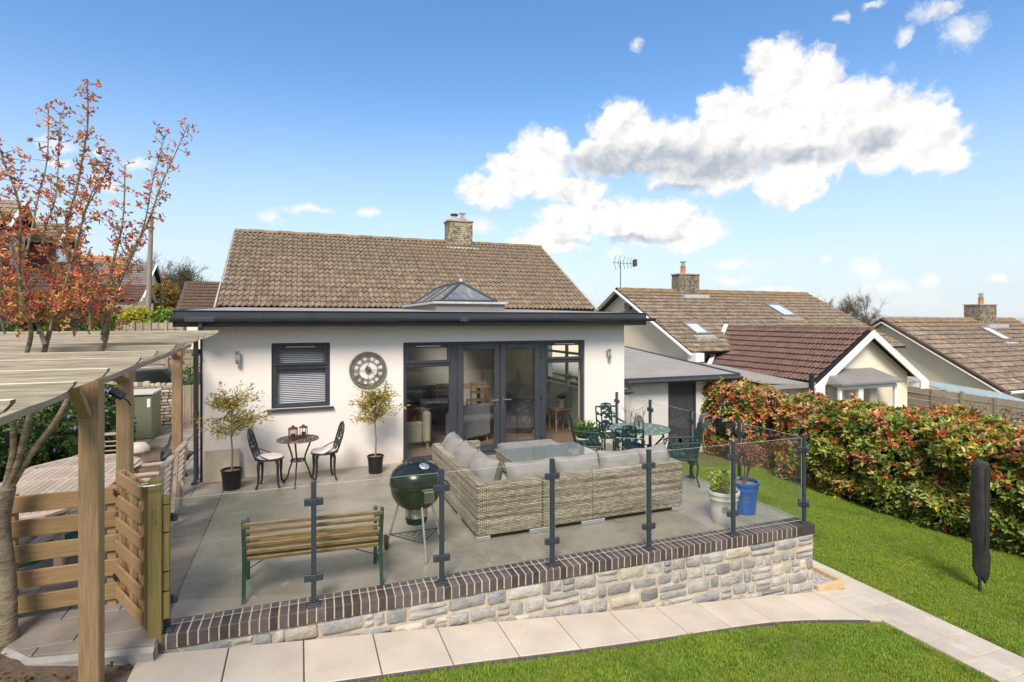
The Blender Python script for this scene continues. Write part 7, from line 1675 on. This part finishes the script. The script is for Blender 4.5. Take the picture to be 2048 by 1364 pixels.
def build_left_houses():
    # house with red-brown roof close behind ours
    def simple(name, lab, x0, x1, y0, ye, ze, zr, mt, bb='white_upvc', wall='cream_wall', nx=20, ny=10, zb=0, singles=0, lift=.05):
        H = thing(name, lab, 'house', ((x0+x1)/2, y0+2, zb)); A, B = Vector((x0, y0, ze)), Vector((x0, ye, zr))
        Rf = roof_shell(H, 'roof', [[A, Vector((x1, y0, ze)), Vector((x1, ye, zr)), B], [B, Vector((x1, ye, zr)), Vector((x1, 2*ye-y0, ze)), Vector((x0, 2*ye-y0, ze))]], 'black')
        tile_roof(Rf, A, Vector((1, 0, 0)), B-A, x1-x0, (B-A).length, nx, ny, [mt], singles, lift=lift)
        w = MB(); w.box(x0+.3, x1-.3, y0+.4, 2*ye-y0-.4, zb, ze-.02); w.prism([(y0+.4, ze-.019), (2*ye-y0-.4, ze-.019), (ye, zr-.15)], x0+.3, x1-.3, M=Matrix(((0, 1, 0, 0), (1, 0, 0, 0), (0, 0, 1, 0), (0, 0, 0, 1)))); part('wall', w, wall, H)
        for x in (x0-.03, x1+.03):
            part('bargeboard', MB().bar((x, y0-.05, ze-.04), (x, ye, zr-.02), .05, .2, up=(1, 0, 0)), bb, H); part('bargeboard', MB().bar((x, ye, zr-.02), (x, 2*ye-y0, ze-.04), .05, .2, up=(1, 0, 0)), bb, H)
        return H, Rf
    simple('red_roofed_house', 'small house with red-brown tiled roof just left of our bungalow roof', -5.95, -2.4, 33.0, 35.5, 3.1, 4.75, 'tile_red_brown', bb='roof_brown', nx=15, ny=9, zb=1)
    simple('orange_roofed_house', 'long bungalow with faded orange tiled roof behind the flowering tree', -22.5, -14.2, 52.5, 57, 4.6, 8.1, 'tile_orange', nx=26, ny=12, zb=2)
    H, Rf = simple('slate_roofed_house', 'grey slate roofed house beside the telegraph pole', -15.0, -11.0, 48, 52.0, 4.6, 7.1, 'roof_slate', nx=16, ny=12, zb=2)
    simple('gabled_cottage', 'little brown roofed cottage with white gable trim behind the grey fence', -13.0, -10.2, 44, 46, 3.9, 5.1, 'tile_red_brown', nx=12, ny=6, zb=2)
    c = at(323, 575, 48); t = thing('brick_chimney', 'lone dark brick chimney stack showing above the amber tree', 'chimney', (c.x, c.y, c.z-2)); part('stack', MB().box(c.x-.35, c.x+.35, c.y-.3, c.y+.3, c.z-2, c.z+1.0, .02).box(c.x-.42, c.x+.42, c.y-.37, c.y+.37, c.z+.8, c.z+.9), 'terracotta', t); part('chimney_pot', MB().lathe([(.14, 1.0), (.12, 1.3), (0, 1.3)], (c.x, c.y, c.z), 10), 'terracotta', t)
    # dark chalet with two dormers
    H = thing('chalet', 'dark brown clad chalet with two tiled dormers at the left edge', 'house', (-18, 39, 2))
    A = Vector((-26, 37.5, 4.2)); B = Vector((-26, 43.5, 6.3)); x1 = -11.2
    Rf = roof_shell(H, 'lower_roof', [[A, Vector((x1, 37.5, 4.2)), Vector((-13.0, 43.5, 6.3)), B]], 'black'); tile_roof(Rf, A, Vector((1, 0, 0)), B-A, 14.0, (B-A).length, 30, 9, ['roof_brown'], 0, lift=.06)
    part('wall', MB().box(-25.5, -12.2, 38.4, 47, 1.5, 4.1), 'cream_wall', H); part('fascia', MB().bar((-26, 37.4, 4.15), (-11.2, 37.4, 4.15), .05, .25, up=(0, 0, 1)), 'brown_clad', H)
    for (xa, xb, y0, ye, ze, zr, zb) in ((-26, -15.6, 39.6, 41.4, 8.0, 9.75, 5.0), (-20, -14.3, 42.6, 44.1, 7.4, 8.9, 5.2)):
        D = roof_shell(H, 'dormer_roof', [[Vector((xa, y0, ze)), Vector((xb, y0, ze)), Vector((xb, ye, zr)), Vector((xa, ye, zr))], [Vector((xa, ye, zr)), Vector((xb, ye, zr)), Vector((xb, 2*ye-y0, ze)), Vector((xa, 2*ye-y0, ze))]], 'black')
        tile_roof(D, Vector((xa, y0, ze)), Vector((1, 0, 0)), Vector((0, ye-y0, zr-ze)), xb-xa, math.hypot(ye-y0, zr-ze), 26, 6, ['tile_grey_brown'], 0, lift=.06)
        w = MB(); w.box(xa+.2, xb-.35, y0+.25, 2*ye-y0-.25, zb-.6, ze-.02); w.prism([(y0+.25, ze-.019), (2*ye-y0-.25, ze-.019), (ye, zr-.15)], xa+.2, xb-.35, M=Matrix(((0, 1, 0, 0), (1, 0, 0, 0), (0, 0, 1, 0), (0, 0, 0, 1)))); part('dormer_wall', w, 'brown_clad', H)
        b = MB(); b.bar((xb+.02, y0-.1, ze-.08), (xb+.02, ye, zr-.02), .06, .3, up=(1, 0, 0)); part('bargeboard', b, 'white_wall', H); b = MB(); b.bar((xb+.02, ye, zr-.02), (xb+.02, 2*ye-y0+.1, ze-.08), .06, .3, up=(1, 0, 0)); part('bargeboard', b, 'white_wall', H)
        wn = part('window', MB().box(xb-.34, xb-.28, ye-.9, ye+.9, zb+.8, ze-.2), 'white_upvc', H); part('pane', MB().box(xb-.279, xb-.27, ye-.75, ye-.05, zb+.95, ze-.35).box(xb-.279, xb-.27, ye+.05, ye+.75, zb+.95, ze-.35), 'sky_pane', wn)
mat('roof_brown', (.065, .045, .038), (.095, .07, .055), scale=3, rough=.85, rndtint=.08)
build_left_houses()
# ------------------------------------------------------------ flowering tree growing through the pergola
def build_tree():
    base = at(8, 1285, 4.35); base.z = -.06
    t = thing('flowering_tree', 'multi-stemmed young tree with coppery leaves and pink buds growing up through the pergola', 'tree', base); rs = random.Random(4)
    T = 4.45
    def pl(pts, r0, r1, t0=T, t1=None):
        t1 = t1 or t0; n = len(pts); r0 *= .8; return [at(u, v, t0+(t1-t0)*i/(n-1)) for i, (u, v) in enumerate(pts)], [r0+(r1-r0)*(i/(n-1))**.7 for i in range(n)]
    def smooth(pts, rr, k=4):
        P_, R_ = [], []
        for i in range(len(pts)-1):
            p0, p1, p2, p3 = pts[max(0, i-1)], pts[i], pts[i+1], pts[min(len(pts)-1, i+2)]
            for j in range(k):
                s = j/k; P_.append(.5*((2*p1)+(p2-p0)*s+(2*p0-5*p1+4*p2-p3)*s*s+(3*p1-p0-3*p2+p3)*s**3)); R_.append(rr[i]*(1-s)+rr[i+1]*s)
        return P_+[pts[-1]], R_+[rr[-1]]
    pts, rr = smooth([base+Vector((0, 0, -.1)), base+Vector((0, 0, .15)), at(12, 1150, T), at(2, 1050, T), at(14, 975, T)], [.13, .085, .066, .062, .060])
    part('trunk', MB().tube(pts, rr, 14), 'bark', t, smooth=60)
    br = [([(14, 985), (60, 910), (115, 838), (165, 740), (208, 690), (216, 640), (214, 590), (228, 520), (246, 440), (250, 330)], .040, .005, T, 4.9),
          ([(14, 980), (40, 905), (60, 830), (80, 740), (100, 660), (122, 600), (137, 525), (134, 450), (150, 390), (168, 300), (176, 235), (174, 160)], .040, .004, T, 4.3),
          ([(10, 980), (26, 905), (28, 830), (50, 720), (62, 660), (42, 585), (38, 520), (42, 440), (30, 380), (10, 330), (-6, 280)], .036, .005, T, 4.0),
          ([(90, 690), (62, 600), (46, 540), (62, 470), (76, 395), (94, 320), (97, 215)], .022, .004, 4.3, 4.7),
          ([(206, 670), (222, 590), (256, 520), (298, 440), (318, 380), (345, 320), (378, 245)], .024, .003, 4.6, 5.2),
          ([(204, 680), (226, 600), (256, 530), (288, 450), (304, 370), (330, 268)], .018, .003, 4.6, 4.4),
          ([(122, 600), (150, 500), (172, 420), (200, 370), (222, 325)], .014, .003, 4.2, 4.0),
          ([(180, 660), (176, 580), (156, 500), (165, 430), (152, 360)], .012, .003, 4.4, 4.7),
          ([(100, 660), (112, 560), (86, 480), (110, 400), (118, 300), (120, 225)], .012, .003, 4.3, 4.5),
          ([(42, 560), (20, 480), (0, 420), (-30, 350)], .014, .003, 4.1, 3.8), ([(137, 525), (112, 440), (100, 360)], .008, .002, 4.3, 4.2),
          ([(165, 430), (190, 370), (215, 300)], .007, .002, 4.3, 4.2), ([(262, 530), (232, 470), (215, 430)], .007, .002, 4.7, 4.8), ([(216, 620), (190, 560), (182, 520)], .008, .002, 4.5, 4.4),
          ([(40, 668), (20, 610), (8, 560)], .012, .003, 4.5, 4.4), ([(150, 668), (128, 620), (138, 570), (120, 530)], .010, .003, 4.7, 4.8), ([(75, 668), (84, 625), (120, 590), (128, 560)], .010, .003, 4.4, 4.3), ([(180, 668), (160, 630), (168, 590)], .009, .003, 4.8, 4.9), ([(10, 668), (-5, 600), (5, 540), (-8, 480)], .012, .003, 4.2, 4.1)]
    tips = []; low = []
    for pts_, r0, r1, t0, t1 in br:
        P_, R_ = pl(pts_, r0, r1, t0, t1); P_, R_ = smooth(P_, R_); b = part('branch', MB().tube(P_, R_, 8 if r0 > .02 else 6), 'bark', t, smooth=60); tw = MB()
        for i in range(3, len(P_)):
            if P_[i].z < 2.5: continue
            for _ in range(3):
                s = rs.random(); p = P_[i-1].lerp(P_[i], s); d = Vector((rs.gauss(0, 1), rs.gauss(0, 1), rs.gauss(.5, .6))).normalized(); l = rs.uniform(.03, .11) if P_[i].z > 3.1 else rs.uniform(.05, .22)
                e = p+d*l; tw.tube([p, e], [.003, .0018], 3, cap=False); tips.append(e)
                if P_[i].z < 3.0 and rs.random() < .7: tips.append(e+Vector((rs.gauss(0, .03), rs.gauss(0, .03), rs.gauss(0, .03))))
        part('twigs', tw, 'twig_dark', b, kind='stuff')
    for _ in range(22):     # thin low shoots above the rafters
        u = rs.uniform(-20, 225); v = rs.uniform(638, 660); p = at(u, v, rs.uniform(4.0, 5.2)); e = p+Vector((rs.gauss(0, .12), rs.gauss(0, .12), rs.uniform(.15, .50))); m_ = p.lerp(e, .5)+Vector((rs.gauss(0, .03), 0, 0))
        part('shoot', MB().tube([p+Vector((0, 0, .03)), m_, e], [.006, .004, .002], 4), 'twig_dark', t)
        for k in range(9): tips.append(m_.lerp(e, rs.random())+Vector((rs.gauss(0, .05), rs.gauss(0, .05), rs.gauss(0, .05))))
    P = np.array([tuple(p) for p in tips]); n = len(P); N_ = RS.normal(size=(n, 3))+np.array([0, 0, .6]); z = P[:, 2]
    def cf(k): return pick([(.64, .22, .09), (.70, .33, .11), (.44, .18, .08), (.48, .34, .10), (.66, .16, .14)], [3, 3, 2, 1.8, .7], k, .3)
    foliage(t, P, N_, cf, k=6, ln=.038, wd=.016, name='leaves')
    sel = P[RS.uniform(0, 1, n) < .38]; f = MB()
    for p in sel[:520]: p = Vector(p); f.ell((p.x+ru(-.02, .02), p.y+ru(-.02, .02), p.z-.02), (.0075, .0075, .010), 5, 3)
    part('buds', f, 'bud_pink', t, kind='stuff')
mat('bud_pink', (.62, .05, .16), rough=.6)
build_tree()
def build_soil_bits():
    # small plants and ivy at the tree foot
    P = np.stack([RS.uniform(-3.2, -1.3, 260), RS.uniform(4.2, 5.6, 260), np.full(260, -.06)], 1); P = P[(P[:, 1] < 5.0) | (P[:, 0] < -2.15)]
    n = len(P); V_, F_, C_ = rosettes(P, np.tile([0, 0, 1.], (n, 1)), lambda k: pick([(.05, .10, .02), (.10, .15, .03), (.16, .11, .05)], [2, 1, 2], k), 3, .035, .018)
    o = link('weeds', colmesh('weeds', V_, F_, C_, 'leafattr')); o['kind'] = 'stuff'; tag(o, 'scattered weeds and dead leaves on the soil under the tree', 'weeds')
    mb = MB()
    for i in range(420):
        x, y = ru(-3.4, -1.15), ru(3.9, 5.1); r = ru(.006, .02); mb.ell((x, y, G(x, y)+r*.3), (r, r*ru(.7, 1.2), r*.6), 5, 3)
    o = struct('soil_clods', mb, 'soil', kind='stuff'); tag(o, 'loose soil clods and pebbles in the bed by the nearest post', 'soil clods')
build_soil_bits()
# ------------------------------------------------------------ lawn
def build_grass():
    mat('grassblade', (.1, .1, .1), c2=(.30, .38, .04), attr='col', scale=1.6, rough=.55, spec=.25, thin=.3, fac=(.42, .7), spots=(1.1, .54, .2, (.12, .21, .025)), spots2=(2.3, .62, .12, (.36, .36, .10)))
    col = bpy.data.collections.new('grass_tufts')
    for k in range(4):
        n = 26; V_, F_, C_ = [], [], []
        for i in range(n):
            a = RS.uniform(0, 6.28); r = .045*math.sqrt(RS.uniform()); x, y = r*math.cos(a), r*math.sin(a); h = RS.uniform(.014, .034); ld = RS.uniform(0, 6.28); ln = RS.uniform(.1, .75)*h; w = RS.uniform(.0016, .0030)
            sx, sy = -math.sin(ld)*w, math.cos(ld)*w; mx, my = x+math.cos(ld)*ln*.35, y+math.sin(ld)*ln*.35; ex, ey = x+math.cos(ld)*ln, y+math.sin(ld)*ln; b = len(V_)
            V_ += [(x-sx, y-sy, -.004), (x+sx, y+sy, -.004), (mx+sx*.8, my+sy*.8, h*.6), (mx-sx*.8, my-sy*.8, h*.6), (ex+sx*.1, ey+sy*.1, h), (ex-sx*.1, ey-sy*.1, h)]; F_ += [(b, b+1, b+2, b+3), (b+3, b+2, b+4, b+5)]
            c = np.array([(.17, .29, .03), (.24, .37, .04), (.33, .45, .06), (.11, .20, .02), (.46, .47, .13)][RS.choice(5, p=[.3, .3, .2, .13, .07])])*RS.uniform(.8, 1.2); C_ += [c, c]
        col.objects.link(bpy.data.objects.new('grass_tuft', colmesh('grass_tuft', np.array(V_), np.array(F_), np.array(C_), 'grassblade')))
    def lawn(name, lab, conv, dens, seed):
        xs = [p[0] for p in conv]; ys = [p[1] for p in conv]; A_ = (max(xs)-min(xs))*(max(ys)-min(ys)); n = int(A_*dens); X = RS.uniform(min(xs), max(xs), n); Y = RS.uniform(min(ys), max(ys), n); m = np.ones(n, bool)
        for i in range(len(conv)):
            a, b = conv[i], conv[(i+1) % len(conv)]; m &= ((b[0]-a[0])*(Y-a[1])-(b[1]-a[1])*(X-a[0])) >= 0
        # only where a viewer near the photo's position can see it
        tt = X*math.sin(YAW)+Y*math.cos(YAW); ll = X*math.cos(YAW)-Y*math.sin(YAW); m &= (tt > 2.2) & (np.abs(ll) < tt*1.15+.5)
        X, Y = X[m], Y[m]; Z = np.where(X < 13, -.15-.1*(X+1.1), -1.56); me = bpy.data.meshes.new(name); me.vertices.add(len(X)); me.vertices.foreach_set('co', np.stack([X, Y, Z], 1).astype(np.float32).ravel())
        s = me.attributes.new('sc', 'FLOAT', 'POINT'); nzv = np.array([mnoise.noise(Vector((x*1.2, y*1.2, seed)))+.5*mnoise.noise(Vector((x*4, y*4, seed))) for x, y in zip(X, Y)]); s.data.foreach_set('value', (RS.uniform(.75, 1.15, len(X))*(1+.35*nzv)).astype(np.float32))
        me.materials.append(MATS['grassblade']); o = link(name, me); o['kind'] = 'stuff'; tag(o, lab, 'grass')
        ng = bpy.data.node_groups.new(name, 'GeometryNodeTree'); ng.interface.new_socket('Geometry', in_out='INPUT', socket_type='NodeSocketGeometry'); ng.interface.new_socket('Geometry', in_out='OUTPUT', socket_type='NodeSocketGeometry')
        N, L = ng.nodes, ng.links; gi, go = N.new('NodeGroupInput'), N.new('NodeGroupOutput'); ip = N.new('GeometryNodeInstanceOnPoints'); ci = N.new('GeometryNodeCollectionInfo'); ci.inputs['Collection'].default_value = col; ci.inputs['Separate Children'].default_value = True; ci.inputs['Reset Children'].default_value = True
        rz = N.new('FunctionNodeRandomValue'); rz.data_type = 'FLOAT_VECTOR'; rz.inputs[0].default_value = (-.2, -.2, 0); rz.inputs[1].default_value = (.2, .2, 6.28); na = N.new('GeometryNodeInputNamedAttribute'); na.data_type = 'FLOAT'; na.inputs[0].default_value = 'sc'
        L.new(gi.outputs[0], ip.inputs['Points']); L.new(ci.outputs[0], ip.inputs['Instance']); ip.inputs['Pick Instance'].default_value = True; L.new(rz.outputs[0], ip.inputs['Rotation']); L.new(na.outputs[0], ip.inputs['Scale']); L.new(ip.outputs[0], go.inputs[0])
        o.modifiers.new('grass', 'NODES').node_group = ng
    lawn('front_lawn', 'mown lawn in the foreground below the curved slab path', [(-1.0, 4.40), (-1.0, 1.0), (6.13, 1.0), (6.13, 4.12), (5.3, 4.32), (4.5, 4.42)], 850, 1)
    lawn('side_lawn', 'mown lawn between the side path and the hedge', [(7.03, .5), (11.5, .5), (11.5, 11.2), (7.03, 11.2)], 560, 2)
build_grass()
# ------------------------------------------------------------ the garden behind the camera, reflected in the patio doors
def build_behind():
    t = fence_run('garden_fence', 'timber garden fence mirrored in the patio door glass', (10, -7), (-9, -7), 1.9, 1.9, 1.9, 8, slats=8, mt='wood_fence')
    for i, (x, y, r, h) in enumerate(((-3, -11, 3.0, 5.5), (3, -12, 3.2, 6.5), (9, -11, 2.2, 3.5))):
        q = thing('garden_tree', ('left', 'middle', 'right')[i]+' leafy tree mirrored in the patio door glass above the fence', 'tree', (x, y, 0), group='trees mirrored in the door glass'); part('trunk', MB().tube([(x, y, -.5), (x, y, h*.5)], .18, 8), 'bark', q)
        P, Nn, dep, lu = shrub_surface(x, y, r, r, .8, h, 900, seed=i*4, lump=.35); core(q, x, y, r, r, .8, h, k=.7); foliage(q, P, Nn, lambda k: pick([(.04, .08, .02), (.07, .13, .03)], [1, 1], k), k=5, ln=.28, wd=.13, name='crown')
build_behind()
